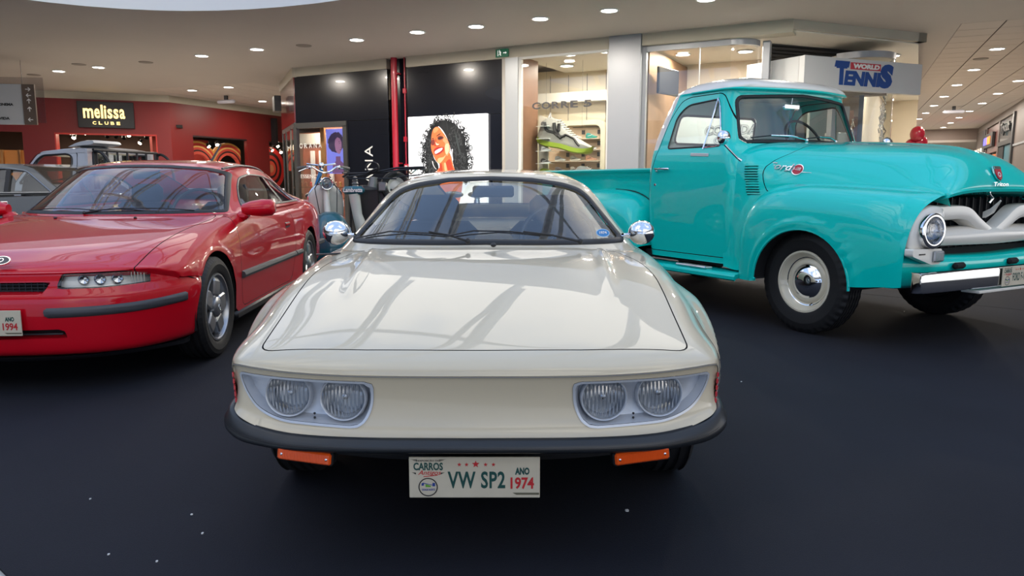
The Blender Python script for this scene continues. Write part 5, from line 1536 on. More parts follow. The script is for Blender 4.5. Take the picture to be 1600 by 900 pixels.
        # reflector bars round the corner
        for k in range(5):
            zz = .535 - k * .020
            b = B(); b.box((sx * .7025, .156 + .003 * k, zz - .003), (.006, .044, .015), .002, rz=-sx * .33)
            b.obj('side_reflector', REDREF, car)
    face.obj('nose_panel', CREAM, car)
    # seam between lip and nose
    b = B(); b.tube([(p[0], p[1] - .0005, p[2] - .003) for p in lip[6:-6]], .0016, 5); b.obj('nose_gap', mat('soft joint', (.20, .19, .17), .6), car)
    # ---- bumper
    path = cr([(0, -.040, .400, .362), (.30, -.034, .400, .361), (.48, -.012, .402, .359), (.58, .020, .409, .360), (.660, .066, .421, .362), (.712, .126, .440, .374), (.724, .21, .452, .392), (.732, .34, .466, .42), (.730, .42, .470, .435)], 5)
    full = [(-p[0], p[1], p[2], p[3]) for p in path[::-1]] + [tuple(p) for p in path[1:]]
    secs = []
    for i, p in enumerate(full):
        a = full[max(i - 1, 0)]; c = full[min(i + 1, len(full) - 1)]
        t = Vector((c[0] - a[0], c[1] - a[1], 0)).normalized(); nn = Vector((t.y, -t.x, 0))
        P = Vector((p[0], p[1], 0)); zt, zb = p[2], p[3]; h = zt - zb
        f = lambda d, z: tuple(P + nn * d + Vector((0, 0, z)))
        secs.append([f(-.028, zt - .004), f(-.012, zt + .001), f(-.002, zt - .006), f(.003, zt - h * .35), f(.012, zt - h * .52), f(.012, zb + h * .2), f(.004, zb + .002), f(-.02, zb - .002), f(-.045, zb)])
    b = B(); b.loft(secs); b.obj('front_bumper', BUMPB, car, 60)
    b = B(); b.tube([(p[0], p[1] - .014, p[2] * .45 + p[3] * .55) for p in full[8:-8]], .002, 5); b.obj('bumper_strip', BLACKM, car)
    # valance below
    b = B()
    vs = []
    for x in np.linspace(-.42, .42, 21):
        y = .05 + .05 * (abs(x) / .42) ** 3
        vs += [(x, y, .37), (x, y + .02, .31), (x, y + .10, .27), (x, y + .45, .24)]
    b.add(vs, [(4 * i + j, 4 * i + j + 4, 4 * i + j + 5, 4 * i + j + 1) for i in range(20) for j in range(3)])
    b.obj('valance', DARK, car)
    for sx in (-1, 1):
        b = B(); b.box((0, 0, 0), (.150, .045, .034), .005); o = b.obj('turn_signal', AMBER, car, 30)
        o.location = (sx * .455, .002, .346); o.rotation_euler = (0, sx * -.10, sx * .10)
        b = B(); b.box((0, .004, -.001), (.158, .040, .040), .005); q = b.obj('signal_housing', BLACKM, o, 30)
        for k in range(24): pass
        for xx in (-.062, .062): B().ball((xx, -.0225, 0), (.004, .002, .004), 8, 6).obj('screw', CHROME, o)
        b = B()
        for k in range(-13, 14): b.box((k * .0045, -.0228, 0), (.0016, .0012, .026))
        b.obj('lens_ribs', AMBER, o, 0)
    number_plate(car, (.003, -.012, .284), .356, .116, (['VW SP2'], '1974'))
    b = B(); b.box((0, .075, .315), (.30, .02, .02)); b.obj('plate_bracket', BLACKM, car)
    # ---- floor pan and wheels
    b = B(); b.box((0, 2.3, .28), (.95, 3.4, .08), .02); b.obj('floor_pan', DARK, car)
    b = B(); b.box((0, .66, .46), (.90, .8, .22), .05); b.obj('luggage_well', DARK, car)
    for sx in (-1, 1):
        for yc in (.80, 3.20):
            wheel(car, sx * .665, yc, .312, .19, .165, 'plain', lug=.003, n=96, grooves=4)
            arch_liner(car, sx * .735, sx * .52, yc, .30, .345)
    # ---- cabin
    rows = [
        [(0, 1.06, .795), (.20, 1.065, .795), (.40, 1.10, .790), (.545, 1.165, .785), (.615, 1.225, .778), (.655, 1.28, .772), (.668, 1.33, .770), (.675, 1.37, .768)],
        [(0, 1.20, .872), (.20, 1.21, .871), (.385, 1.245, .866), (.512, 1.305, .856), (.590, 1.365, .840), (.635, 1.41, .818), (.660, 1.45, .796), (.678, 1.50, .77)],
        [(0, 1.42, .985), (.20, 1.43, .983), (.36, 1.46, .975), (.462, 1.50, .960), (.538, 1.55, .938), (.588, 1.60, .902), (.635, 1.64, .850), (.680, 1.68, .772)],
        [(0, 1.62, 1.082), (.20, 1.63, 1.079), (.34, 1.65, 1.068), (.420, 1.68, 1.052), (.488, 1.72, 1.028), (.543, 1.77, .988), (.608, 1.84, .895), (.683, 1.90, .775)],
        [(0, 1.70, 1.110), (.20, 1.71, 1.106), (.33, 1.73, 1.094), (.410, 1.76, 1.077), (.476, 1.80, 1.052), (.532, 1.86, 1.008), (.604, 1.95, .905), (.685, 2.02, .776)],
        [(0, 1.80, 1.130), (.20, 1.81, 1.126), (.33, 1.83, 1.113), (.412, 1.87, 1.094), (.480, 1.92, 1.066), (.536, 1.99, 1.014), (.606, 2.10, .905), (.688, 2.18, .777)],
        [(0, 2.25, 1.150), (.20, 2.25, 1.146), (.34, 2.26, 1.132), (.425, 2.28, 1.108), (.485, 2.32, 1.072), (.535, 2.36, 1.018), (.608, 2.44, .91), (.69, 2.50, .778)],
        [(0, 2.75, 1.125), (.20, 2.75, 1.121), (.34, 2.75, 1.108), (.43, 2.75, 1.085), (.49, 2.76, 1.05), (.54, 2.78, .998), (.61, 2.82, .90), (.69, 2.86, .78)],
        [(0, 3.30, 1.03), (.20, 3.30, 1.027), (.34, 3.30, 1.015), (.43, 3.30, .995), (.49, 3.30, .966), (.54, 3.30, .93), (.60, 3.30, .87), (.68, 3.30, .785)],
        [(0, 3.80, .89), (.20, 3.80, .888), (.34, 3.80, .882), (.43, 3.80, .872), (.49, 3.80, .86), (.54, 3.80, .845), (.60, 3.80, .82), (.66, 3.80, .78)],
        [(0, 4.10, .78), (.20, 4.10, .78), (.34, 4.10, .778), (.43, 4.10, .775), (.49, 4.10, .77), (.54, 4.10, .768), (.60, 4.10, .764), (.64, 4.10, .76)],
    ]
    cab = fix_normals(net(rows, 8, 6, mirror=True, flip=True), (0, 2.4, .4))
    fr = lambda V: V[:, 1] + .35 * V[:, 0] ** 0 * 0 - 1.86
    wp = fillet([(-.612, .818), (0, .822), (.612, .818), (.455, 1.040), (.36, 1.075), (.2, 1.098), (0, 1.106), (-.2, 1.098), (-.36, 1.075), (-.455, 1.040)], [.03, 0, .03, .05, .05, 0, 0, 0, .05, .05])
    gl, gk, cab = pane(cab, lambda V: sdf(V[:, [0, 2]], wp), .020, .008, .003, region=fr)
    w = gl.obj('windshield', GLASSC, car); gk.obj('windshield_seal', RUBBER, w)
    rp = fillet([(-.40, 2.98), (.40, 2.98), (.36, 3.72), (-.36, 3.72)], .08)
    gl, gk, cab = pane(cab, lambda V: sdf(V[:, :2], rp), .016, .006, .003, region=lambda V: 2.9 - V[:, 1])
    w = gl.obj('rear_window', GLASSC, car); gk.obj('rear_window_seal', RUBBER, w)
    for sx in (-1, 1):
        reg = (lambda V: .50 - V[:, 0]) if sx > 0 else (lambda V: V[:, 0] + .50)
        wp2 = fillet([(1.78, .835), (2.38, .835), (2.36, .985), (2.12, .975), (1.98, .94)], [.03, .03, .05, .1, .1])
        gl, gk, cab = pane(cab, lambda V: sdf(V[:, 1:], wp2), .012, .005, .003, region=reg)
        w = gl.obj('side_window', GLASSC, car); gk.obj('window_seal', RUBBER, w)
        wp2 = fillet([(2.44, .815), (3.2, .83), (3.05, .92), (2.44, .98)], .04)
        gl, gk, cab = pane(cab, lambda V: sdf(V[:, 1:], wp2), .012, .005, .003, region=reg)
        w = gl.obj('quarter_window', GLASSC, car); gk.obj('window_seal', RUBBER, w)
    cab.obj('roof', CREAM, car)
    # cowl panel vents, washer, wipers
    wiper(car, (-.075, 1.068, .842), (-.235, 1.082, .880), [(-.555, 1.190, .845), (-.40, 1.125, .878), (-.22, 1.085, .872), (-.125, 1.070, .860)])
    wiper(car, (.385, 1.098, .838), (.15, 1.085, .880), [(-.17, 1.070, .860), (-.05, 1.070, .884), (.10, 1.078, .880), (.265, 1.095, .862)])
    B().ball((0.03, 1.045, .828), (.012, .012, .009), 10, 6).obj('washer_nozzle', BLACKM, car)
    b = B(); b.box((-.655, 1.115, .785), (.10, .022, .006), .002, rz=.55); b.obj('fender_vent', BLACKM, car)
    # door mirrors
    for sx, ox, oz in ((1, -.095, 0), (-1, -.10, 0)):
        mr = B(); mr.tube([(sx * .65, 1.36, .835 + oz), (sx * (.69 + ox), 1.35, .848 + oz), (sx * (.73 + ox), 1.345, .852 + oz)], [.012, .009, .010], 8); mr.obj('mirror_arm', CHROME, car)
        secs = []
        for (dy, s_) in ((-.060, .12), (-.055, .35), (-.045, .62), (-.025, .88), (0, 1.0), (.012, .98)):
            secs.append([(sx * (.775 + ox) + .060 * s_ * math.cos(a), 1.345 + dy, .858 + oz + .054 * s_ * math.sin(a)) for a in [2 * math.pi * k / 20 for k in range(20)]])
        b = B(); b.loft(secs); b.obj('door_mirror', CHROME, car, 70)
    # ---- interior
    b = B(); b.box((0, 1.42, .70), (1.20, .42, .20), .06); b.box((-.33, 1.36, .81), (.40, .24, .06), .03); b.obj('dashboard', BLACKM, car, 50)
    steering_wheel(car, (.33, 1.66, .80), .18)
    for sx in (-1, 1): seat(car, sx * .34, 2.05, .40, .5, mat('dark blue seat cloth', (.02, .03, .06), .8), True, .46)
    b = B(); b.box((0, 2.9, .62), (1.2, .9, .14), .03); b.obj('rear_shelf', SEAT, car)
    for sx in (-1, 1):
        b = B(); b.box((sx * .735, 1.95, .50), (.02, 1.1, .36)); b.obj('door_trim', SEAT, car)
    b = B(); b.box((.015, 1.63, 1.035), (.20, .018, .055), .01, rot=(.1, 0, -.12)); b.tube([(.015, 1.64, 1.05), (0, 1.66, 1.10)], .006, 6); b.obj('rear_view_mirror', BLACKM, car)
    # round licence sticker on the glass
    st = empty('windscreen_sticker', (.49, 1.218, .862), 0, car)
    n_ = Vector((.28, -.80, .52)).normalized(); xx = Vector((.94, .33, 0)).normalized(); zz = n_.cross(xx) * -1
    if zz.z < 0: zz = -zz
    f2 = ((0, 0, 0), xx, zz, n_)
    shape(circle(0, 0, .032, 24, .020), f2, mat('pale blue sticker', (.35, .55, .75), .4), st, 'sticker_edge', .0005, .006)
    shape(circle(0, 0, .028, 24, .0165), f2, BLUEP, st, 'sticker_face', .0005, .007)
    lettering('1974', (-.017, -.006, .017, .007), WHITEP, st, ((n_ * .008)[:], xx, zz, n_), 0, bold=.03)
    return car
COUPE = build_cream_coupe()
# ================================================================ turquoise pickup truck
def ringshell(levels, nseg=(14, 8, 14, 8), sub=4, cap=True):
    """levels: (z, half width, y front, y rear, r front, r rear, bow); points run round the cab"""
    L = cr(np.array(levels, float), sub)
    rings = []
    for (z, w, yf, yr, rf, rr, bow) in L:
        rf = min(rf, w * .95, (yr - yf) * .45); rr = min(rr, w * .95, (yr - yf) * .45)
        P = []
        fy = lambda x: yf + bow * x * x
        xs = np.linspace(-(w - rf), (w - rf), nseg[0], endpoint=False)
        P += [(x, fy(x)) for x in xs]
        e = fy(w - rf)
        for k in range(nseg[1]):
            a = math.pi / 2 * k / nseg[1]; P.append((w - rf + rf * math.sin(a), e + rf - rf * math.cos(a)))
        for k in range(nseg[2]):
            t = k / nseg[2]; P.append((w, e + rf + (yr - rr - e - rf) * t))
        for k in range(nseg[3]):
            a = math.pi / 2 * k / nseg[3]; P.append((w - rr + rr * math.cos(a), yr - rr + rr * math.sin(a)))
        xs = np.linspace((w - rr), -(w - rr), nseg[0], endpoint=False)
        P += [(x, yr) for x in xs]
        for k in range(nseg[3]):
            a = math.pi / 2 * k / nseg[3]; P.append((-(w - rr) - rr * math.sin(a), yr - rr + rr * math.cos(a)))
        for k in range(nseg[2]):
            t = k / nseg[2]; P.append((-w, yr - rr + (e + rf - yr + rr) * t))
        for k in range(nseg[1]):
            a = math.pi / 2 * k / nseg[1]; P.append((-(w - rf) - rf * math.cos(a), e + rf - rf * math.sin(a)))
        rings.append([(x, y, z) for x, y in P])
    G = np.array(rings)
    s = grid(G, flip=False, closed=True)
    c = s.V.mean(0)
    k = np.argmax(np.abs(s.V[:, 0]))
    if s.N[k][0] * s.V[k][0] < 0: s.N *= -1; s.T = s.T[:, ::-1].copy()
    return s

def mirx(rows): return [[(-p[0], p[1], p[2]) for p in r] for r in rows]
def outward(s, c):
    d = ((s.V - np.array(c)) * s.N).sum(1)
    if d.mean() < 0: s.N *= -1; s.T = s.T[:, ::-1].copy()
    return s

def build_pickup():
    car = empty('pickup_truck', (2.835, 5.64, 0), R(28.7))
    tag(car, 'turquoise vintage pickup truck with white roof and white grille, on the right', 'truck')
    # ---------- front fenders
    fr_rows = [
        [(-.60, -.83, .995), (-.72, -.83, .968), (-.82, -.825, .915), (-.885, -.815, .83), (-.915, -.80, .72), (-.922, -.79, .60), (-.91, -.78, .43)],
        [(-.605, -.79, 1.010), (-.725, -.79, .99), (-.83, -.78, .94), (-.90, -.77, .85), (-.932, -.76, .74), (-.94, -.75, .60), (-.928, -.74, .425)],
        [(-.61, -.70, 1.026), (-.735, -.70, 1.015), (-.845, -.69, .972), (-.918, -.68, .885), (-.950, -.67, .77), (-.957, -.67, .60), (-.945, -.66, .42)],
        [(-.62, -.45, 1.045), (-.745, -.45, 1.045), (-.862, -.45, 1.005), (-.937, -.45, .925), (-.966, -.45, .80), (-.972, -.45, .60), (-.965, -.45, .40)],
        [(-.63, 0, 1.060), (-.755, 0, 1.070), (-.875, 0, 1.030), (-.945, 0, .945), (-.972, 0, .81), (-.974, 0, .60), (-.968, 0, .40)],
        [(-.65, .25, 1.058), (-.77, .25, 1.060), (-.878, .25, 1.015), (-.943, .25, .93), (-.968, .25, .79), (-.968, .25, .58), (-.962, .25, .36)],
        [(-.69, .40, 1.030), (-.79, .40, 1.020), (-.882, .40, .965), (-.938, .40, .87), (-.957, .40, .73), (-.957, .40, .55), (-.950, .40, .34)],
        [(-.74, .50, .965), (-.81, .50, .945), (-.882, .50, .885), (-.924, .50, .80), (-.938, .50, .67), (-.937, .50, .50), (-.93, .50, .335)],
        [(-.80, .57, .84), (-.828, .57, .83), (-.866, .57, .785), (-.892, .57, .71), (-.904, .57, .60), (-.904, .57, .47), (-.90, .57, .335)],
        [(-.82, .585, .80), (-.835, .585, .79), (-.852, .585, .745), (-.862, .585, .68), (-.866, .585, .58), (-.866, .585, .46), (-.866, .585, .335)],
    ]
    arch = [(-.455, .30), (-.455, .40)] + [(-.045 + .41 * math.cos(a), .37 + .385 * math.sin(a)) for a in [math.pi - math.pi * k / 24 for k in range(25)]] + [(.345, .36), (.345, .25)]
    for sx in (-1, 1):
        rows = fr_rows if sx < 0 else mirx(fr_rows)
        rows = [[(r[0][0] + (.06 if r[0][0] < 0 else -.06), r[0][1], r[0][2] - .07)] + r for r in rows]
        f = outward(net(rows, 8, 7), (0, 0, .5))
        ph = sdf(f.V[:, 1:], arch); ph = np.where(np.abs(f.V[:, 0]) > .80, ph, np.abs(ph) + .5)
        f.V += f.N * (.014 * np.exp(-((ph - .045) / .016) ** 2) * (np.abs(f.V[:, 0]) > .80))[:, None]
        f.renorm()
        ph = sdf(f.V[:, 1:], arch); ph = np.where(np.abs(f.V[:, 0]) > .80, ph, np.abs(ph) + .5)
        _, f = f.cut(ph)
        fo_ = f.obj('front_fender', TEAL, car)
        b = B(); pts = [(sx * .966, y, z) for y, z in arch[1:-1]]
        b.tube(pts, .010, 6); b.obj('arch_lip', TEAL, fo_)
        # dark inner well
        b = B(); a2 = arch[1:-1]; n = len(a2)
        b.add([(sx * .955, y, z) for y, z in a2] + [(sx * .50, y, z) for y, z in a2] + [(sx * .50, -.05, .4)], [(k, k + 1, n + k + 1, n + k) for k in range(n - 1)] + [(n + k, n + k + 1, 2 * n) for k in range(n - 1)])
        b.obj('wheel_liner', DARK, car, 40)
        # seam between fender and hood
        b = B(); b.tube([tuple(q) for q in cr([r[1] for r in rows[:7]], 5)], .004, 5); b.obj('fender_gap', GAP, fo_)
    # ---------- hood and cowl
    hr = [
        [(0, -.885, 1.036), (.20, -.885, 1.036), (.40, -.880, 1.030), (.52, -.865, 1.018), (.585, -.85, 1.006), (.60, -.84, 1.000), (.606, -.825, .998)],
        [(0, -.888, 1.060), (.20, -.888, 1.060), (.39, -.880, 1.052), (.51, -.862, 1.036), (.578, -.84, 1.018), (.602, -.825, 1.008), (.610, -.81, 1.002)],
        [(0, -.862, 1.130), (.20, -.860, 1.128), (.36, -.850, 1.112), (.48, -.828, 1.080), (.56, -.805, 1.048), (.602, -.785, 1.026), (.614, -.765, 1.012)],
        [(0, -.80, 1.208), (.19, -.797, 1.200), (.335, -.785, 1.175), (.45, -.765, 1.128), (.54, -.742, 1.080), (.60, -.725, 1.044), (.618, -.71, 1.022)],
        [(0, -.70, 1.268), (.19, -.70, 1.258), (.33, -.69, 1.228), (.445, -.675, 1.172), (.54, -.66, 1.108), (.603, -.65, 1.058), (.622, -.64, 1.032)],
        [(0, -.54, 1.312), (.19, -.54, 1.300), (.335, -.54, 1.270), (.455, -.53, 1.208), (.55, -.53, 1.130), (.611, -.53, 1.068), (.628, -.53, 1.040)],
        [(0, -.30, 1.342), (.19, -.30, 1.330), (.345, -.30, 1.302), (.47, -.30, 1.240), (.568, -.30, 1.152), (.625, -.30, 1.078), (.638, -.30, 1.050)],
        [(0, 0, 1.366), (.19, 0, 1.354), (.355, 0, 1.328), (.49, 0, 1.268), (.59, 0, 1.176), (.642, 0, 1.092), (.652, 0, 1.056)],
        [(0, .25, 1.382), (.19, .25, 1.372), (.365, .25, 1.348), (.51, .25, 1.290), (.615, .25, 1.195), (.668, .25, 1.098), (.678, .25, 1.045)],
        [(0, .45, 1.394), (.19, .45, 1.385), (.38, .45, 1.364), (.535, .44, 1.312), (.65, .43, 1.220), (.712, .42, 1.10), (.724, .42, .96)],
        [(0, .60, 1.403), (.19, .595, 1.396), (.40, .58, 1.378), (.57, .56, 1.332), (.695, .54, 1.245), (.762, .52, 1.10), (.776, .51, .60)],
        [(0, .74, 1.412), (.20, .735, 1.408), (.43, .72, 1.394), (.62, .70, 1.356), (.755, .68, 1.275), (.818, .66, 1.10), (.835, .60, .40)],
        [(0, .95, 1.40), (.22, .95, 1.40), (.46, .94, 1.385), (.65, .92, 1.35), (.77, .90, 1.27), (.825, .88, 1.10), (.838, .80, .40)],
    ]
    hr = [[(p[0], p[1] + .075 * min(1, max(0, (-.45 - p[1]) / .40)) * (1 - (abs(p[0]) / .61) ** 1.5), p[2]) if p[1] < -.45 else p for p in r] for r in hr]
    H_ = net(hr, 7, 7, mirror=True, flip=True)
    # centre crease and side character line
    H_.V[:, 2] += .010 * np.exp(-(H_.V[:, 0] / .05) ** 2) * np.clip((H_.V[:, 1] + .85) / .1, 0, 1) * np.clip((.5 - H_.V[:, 1]) / .2, 0, 1)
    ax = np.abs(H_.V[:, 0])
    H_.renorm()
    hgap = lambda V: V[:, 1] - np.interp(V[:, 2], [.98, 1.02, 1.08, 1.15, 1.2, 1.24, 1.27, 1.30, 1.33, 1.37, 1.42], [.44, .475, .50, .515, .51, .49, .46, .425, .405, .41, .44])
    hood, seam, cowl = split_panel(H_, hgap, .003, .009)
    ho = hood.obj('hood', TEAL, car); seam.obj('hood_gap', GAP, ho); cowl.obj('cowl_panel', TEAL, car)
    # lip under the hood front
    b = B()
    sec = []
    for p in cr([(-p[0], p[1], p[2]) for p in hr[0]][::-1] + hr[0][1:], 3):
        sec.append([(p[0], p[1] + .0, p[2] + .01), (p[0], p[1] - .012, p[2] - .002), (p[0], p[1] - .006, p[2] - .020), (p[0] * .98, p[1] + .07, p[2] - .038), (p[0] * .98, p[1] + .08, p[2])])
    b.loft(sec); b.obj('hood_lip', TEAL, ho, 50)
    # louvres
    for k in range(12):
        z = 1.205 - k * .0195
        yk = .605 - .004 * k
        d = (cowl.V[:, 1] - yk) ** 2 + (cowl.V[:, 2] - z) ** 2 + (cowl.V[:, 0] > 0) * 9
        kk = int(np.argmin(d)); Pn = Vector(cowl.V[kk]); Nn_ = Vector(cowl.N[kk])
        t_ = Vector((0, 0, 1)).cross(Nn_).normalized()
        c_ = Vector((Pn.x, yk, z))
        b = B(); b.tube([c_ - t_ * .055 + Nn_ * .000, c_ - t_ * .048 + Nn_ * .006, c_ + t_ * .048 + Nn_ * .006, c_ + t_ * .055], [.002, .0048, .0048, .002], 6); b.obj('louvre', TEAL, car, 40)
        b = B(); b.tube([c_ - t_ * .050 + Nn_ * .003 - Vector((0, 0, .0085)), c_ + t_ * .050 + Nn_ * .003 - Vector((0, 0, .0085))], .0035, 5); b.obj('louvre_shade', mat('louvre shadow', (.0, .10, .09), .6), car, 0)  # darker teal bar paints the shade below each louvre
    # ---------- cab
    lev = [(.42, .825, .64, 1.79, .10, .12, .10), (.60, .845, .63, 1.80, .10, .12, .10), (.90, .858, .62, 1.81, .10, .12, .12), (1.15, .858, .61, 1.81, .10, .12, .16), (1.30, .838, .63, 1.815, .10, .13, .22),
           (1.38, .812, .675, 1.825, .10, .14, .26), (1.46, .793, .705, 1.82, .10, .15, .27), (1.60, .758, .755, 1.79, .11, .16, .28), (1.72, .728, .795, 1.755, .12, .18, .29), (1.81, .708, .81, 1.72, .13, .19, .30),
           (1.835, .708, .785, 1.69, .14, .20, .30), (1.850, .702, .775, 1.685, .15, .22, .30), (1.878, .680, .80, 1.67, .20, .24, .28), (1.912, .630, .87, 1.62, .25, .28, .25), (1.938, .54, .975, 1.53, .30, .3, .2), (1.957, .38, 1.08, 1.42, .3, .3, .1), (1.966, .18, 1.17, 1.33, .1, .1, .0), (1.968, .01, 1.24, 1.26, .005, .005, 0)]
    cab = ringshell(lev, (22, 9, 26, 9), 5)
    front = lambda V: np.maximum(V[:, 1] - 1.12, 0 * V[:, 0] - 1)
    wsp = fillet([(-.715, 1.385), (0, 1.395), (.715, 1.385), (.660, 1.778), (0, 1.806), (-.660, 1.778)], [.08, 0, .08, .07, 0, .07])
    gl, gk, cab = pane(cab, lambda V: sdf(V[:, [0, 2]], wsp), .030, .012, .004, region=front)
    ws = gl.obj('windshield', GLASSC, car); gk.obj('windshield_seal', RUBBER, ws)
    rwp = fillet([(-.52, 1.42), (.52, 1.42), (.49, 1.70), (-.49, 1.70)], .06)
    gl, gk, cab = pane(cab, lambda V: sdf(V[:, [0, 2]], rwp), .022, .010, .003, region=lambda V: 1.55 - V[:, 1])
    o = gl.obj('rear_window', GLASSC, car); gk.obj('rear_window_seal', RUBBER, o)
    def xw(z): return float(np.interp(z, [l[0] for l in lev], [l[1] for l in lev]))
    for sx in (-1, 1):
        reg = (lambda V: .60 - V[:, 0]) if sx > 0 else (lambda V: V[:, 0] + .60)
        win = fillet([(1.56, 1.362), (1.520, 1.65), (1.41, 1.742), (1.045, 1.762), (1.00, 1.68), (.895, 1.362)], [.04, .06, .07, .04, .04, .04])
        gl, gk, cab = pane(cab, lambda V: sdf(V[:, 1:], win), .014, .004, .004, region=reg)
        dp = fillet([(1.755, .47), (1.745, 1.05), (1.675, 1.34), (1.60, 1.62), (1.50, 1.772), (1.40, 1.802), (1.00, 1.802), (.74, 1.36), (.672, 1.27), (.705, 1.13), (.71, .47)], [.06, .1, .1, .08, .06, .06, .05, .1, .1, .05, .05])
        d, s2, cab = split_panel(cab, lambda V: sdf(V[:, 1:], dp), .0035, .009, region=reg)
        dd = d.obj('door', TEAL, car); s2.obj('door_gap', GAP, dd); g_ = gl.obj('door_glass', GLASSC, dd); gk.obj('window_seal', RUBBER, dd)
        P = lambda y, z, o=.004: (sx * (xw(z) + o), y, z)
        b = B(); b.tube([P(1.100, 1.35), P(1.075, 1.54), P(1.048, 1.765)], .006, 6); b.obj('vent_bar', CHROME, dd, 50)
        b = B(); b.tube([P(1.05, 1.762), P(1.02, 1.72), P(.985, 1.62), P(.95, 1.52), P(.912, 1.40), P(.92, 1.374), P(.97, 1.366), P(1.10, 1.362)], .0045, 6); b.obj('vent_frame', CHROME, dd, 50)
        b = B(); b.box((sx * (xw(1.19) + .030), 1.55, 1.192), (.016, .20, .020), .007); b.box((sx * (xw(1.18) + .012), 1.63, 1.178), (.03, .03, .03), .01); b.obj('door_handle', CHROME, dd, 40)
        b = B(); b.lathe([(.013, 0), (.011, .006), (.0001, .008)], 14, MZ((sx, 0, 0), (sx * (xw(1.06) + .000), 1.655, 1.055))); b.obj('door_lock', CHROME, dd, 40)
        b = B(); b.box((sx * (xw(1.305) + .006), 1.12, 1.304), (.006, .215, .026), .003, rot=(.05, 0, 0)); nb = b.obj('name_badge', mat('pale badge', (.7, .7, .68), .3, coat=.5), dd, 30)
        lettering('F-100 CUSTOM', (-.09, -.007, .09, .007), RDS, nb, ((sx * (xw(1.305) + .010), 1.12, 1.304), (0, -sx * -1, 0) if sx < 0 else (0, 1, 0), (0, 0, 1), (sx, 0, 0)), .001, bold=.01) if False else None
        # swing mirror
        ma = B(); ma.tube([(sx * .845, .655, 1.245), (sx * .875, .66, 1.262)], [.014, .010], 8); ma.tube([(sx * .87, .66, 1.258), (sx * .985, .70, 1.37)], .0085, 8); mo = ma.obj('mirror_arm', CHROME, dd, 50)
        b = B(); b.lathe([(.0001, -.045), (.03, -.042), (.050, -.025), (.060, 0), (.058, .006), (.0001, .006)], 28, MZ((0, 1, 0), (sx * .99, .70, 1.418))); b.obj('mirror_head', CHROME, mo, 50)
    white = lambda V: -np.maximum(V[:, 2] - (1.838 - .0 * V[:, 1]), np.minimum(V[:, 1] - (1.69 - (V[:, 2] - 1.34) * .30), V[:, 2] - 1.36))
    wr, cab = cab.cut(white(cab.V))
    wr.obj('roof', OFFW, car)
    cab.obj('cab_shell', TEAL, car)
    # drip rail
    lv = [l for l in lev if abs(l[0] - 1.835) < .001][0]
    b = B(); s_ = ringshell([(1.832, lv[1] + .008, lv[2] - .010, lv[3] - .25, lv[4], .05, lv[6]), (1.838, lv[1] + .008, lv[2] - .010, lv[3] - .25, lv[4], .05, lv[6])], (22, 9, 26, 9), 1)
    V = s_.V[:len(s_.V) // 2]; ring = [tuple(v) for v in V if v[1] < lv[3] - .30]
    k0 = max(range(len(ring)), key=lambda i: (ring[i][1] - ring[i - 1][1]) ** 2 + (ring[i][0] - ring[i - 1][0]) ** 2)
    ring = ring[k0:] + ring[:k0]
    b.tube(ring, .009, 6); b.obj('drip_rail', TEAL, car)
    # ---------- nose: white grille, lamps, apron, bumper
    WG = OFFW
    b = B(); b.box((0, -.66, .77), (1.24, .05, .40)); b.box((0, -.70, .60), (1.7, .03, .10)); b.obj('radiator', DARK, car, 0)
    b = B()
    for k in range(15): b.box((-.56 + k * .08, -.695, .80), (.006, .02, .36))
    b.box((0, -.70, .67), (1.1, .02, .02)); b.obj('radiator_slats', mat('radiator grey', (.02, .022, .025), .5, metal=.4), car, 0)
    bar = B()
    path = [(-.66, -.800, .882, .096, .10), (-.50, -.805, .885, .096, .10), (-.37, -.805, .884, .096, .10), (-.28, -.805, .868, .096, .10), (-.18, -.805, .815, .086, .10), (-.07, -.808, .762, .076, .10), (0, -.808, .742, .066, .10)]
    full = path + [(-p[0], p[1], p[2], p[3], p[4]) for p in path[-2::-1]]
    fp = cr(full, 4); secs = []
    for i, p in enumerate(fp):
        a = fp[max(i - 1, 0)]; c = fp[min(i + 1, len(fp) - 1)]
        t = Vector((c[0] - a[0], 0, c[2] - a[2])).normalized(); nn = Vector((-t.z, 0, t.x))
        Pc = Vector(p[:3]); h = p[3] / 2; w = p[4]
        f = lambda u, d: tuple(Pc + nn * u + Vector((0, d, 0)))
        secs.append([f(h, w * .9), f(h, .02), f(h * .85, 0), f(-h * .3, -.012), f(-h * .85, 0), f(-h, .02), f(-h, w * .9)])
    bar.loft(secs); bar.obj('grille_bar', WG, car, 45)
    bar = B(); secs = []
    for x in np.linspace(-.66, .66, 23):
        y = -.79 - .045 * (1 - (abs(x) / .66) ** 1.6); zt = .795 - .02 * abs(x); zb = .672 + .012 * abs(x)
        secs.append([(x, y + .16, zt + .005), (x, y + .05, zt), (x, y + .008, zt - .035), (x, y, zt - .052), (x, y + .004, zb + .02), (x, y + .02, zb), (x, y + .16, zb)])
    bar.loft(secs); bar.obj('grille_bar', WG, car, 45)
    b = B(); b.loft([[(-.022, -.74, .84), (.022, -.74, .84), (.02, -.74, .88), (-.02, -.74, .88)], [(-.022, -.79, .875), (.022, -.79, .875), (.018, -.785, .905), (-.018, -.785, .905)], [(-.012, -.845, .955), (-.006, -.845, .955), (-.006, -.84, .962), (-.012, -.84, .962)]]); b.obj('grille_spear', WG, car, 30)
    b = B(); b.tube([(.0, -.76, .94), (.03, -.765, .97), (-.01, -.76, 1.0)], .012, 8); b.obj('hood_latch', CHROME, car)
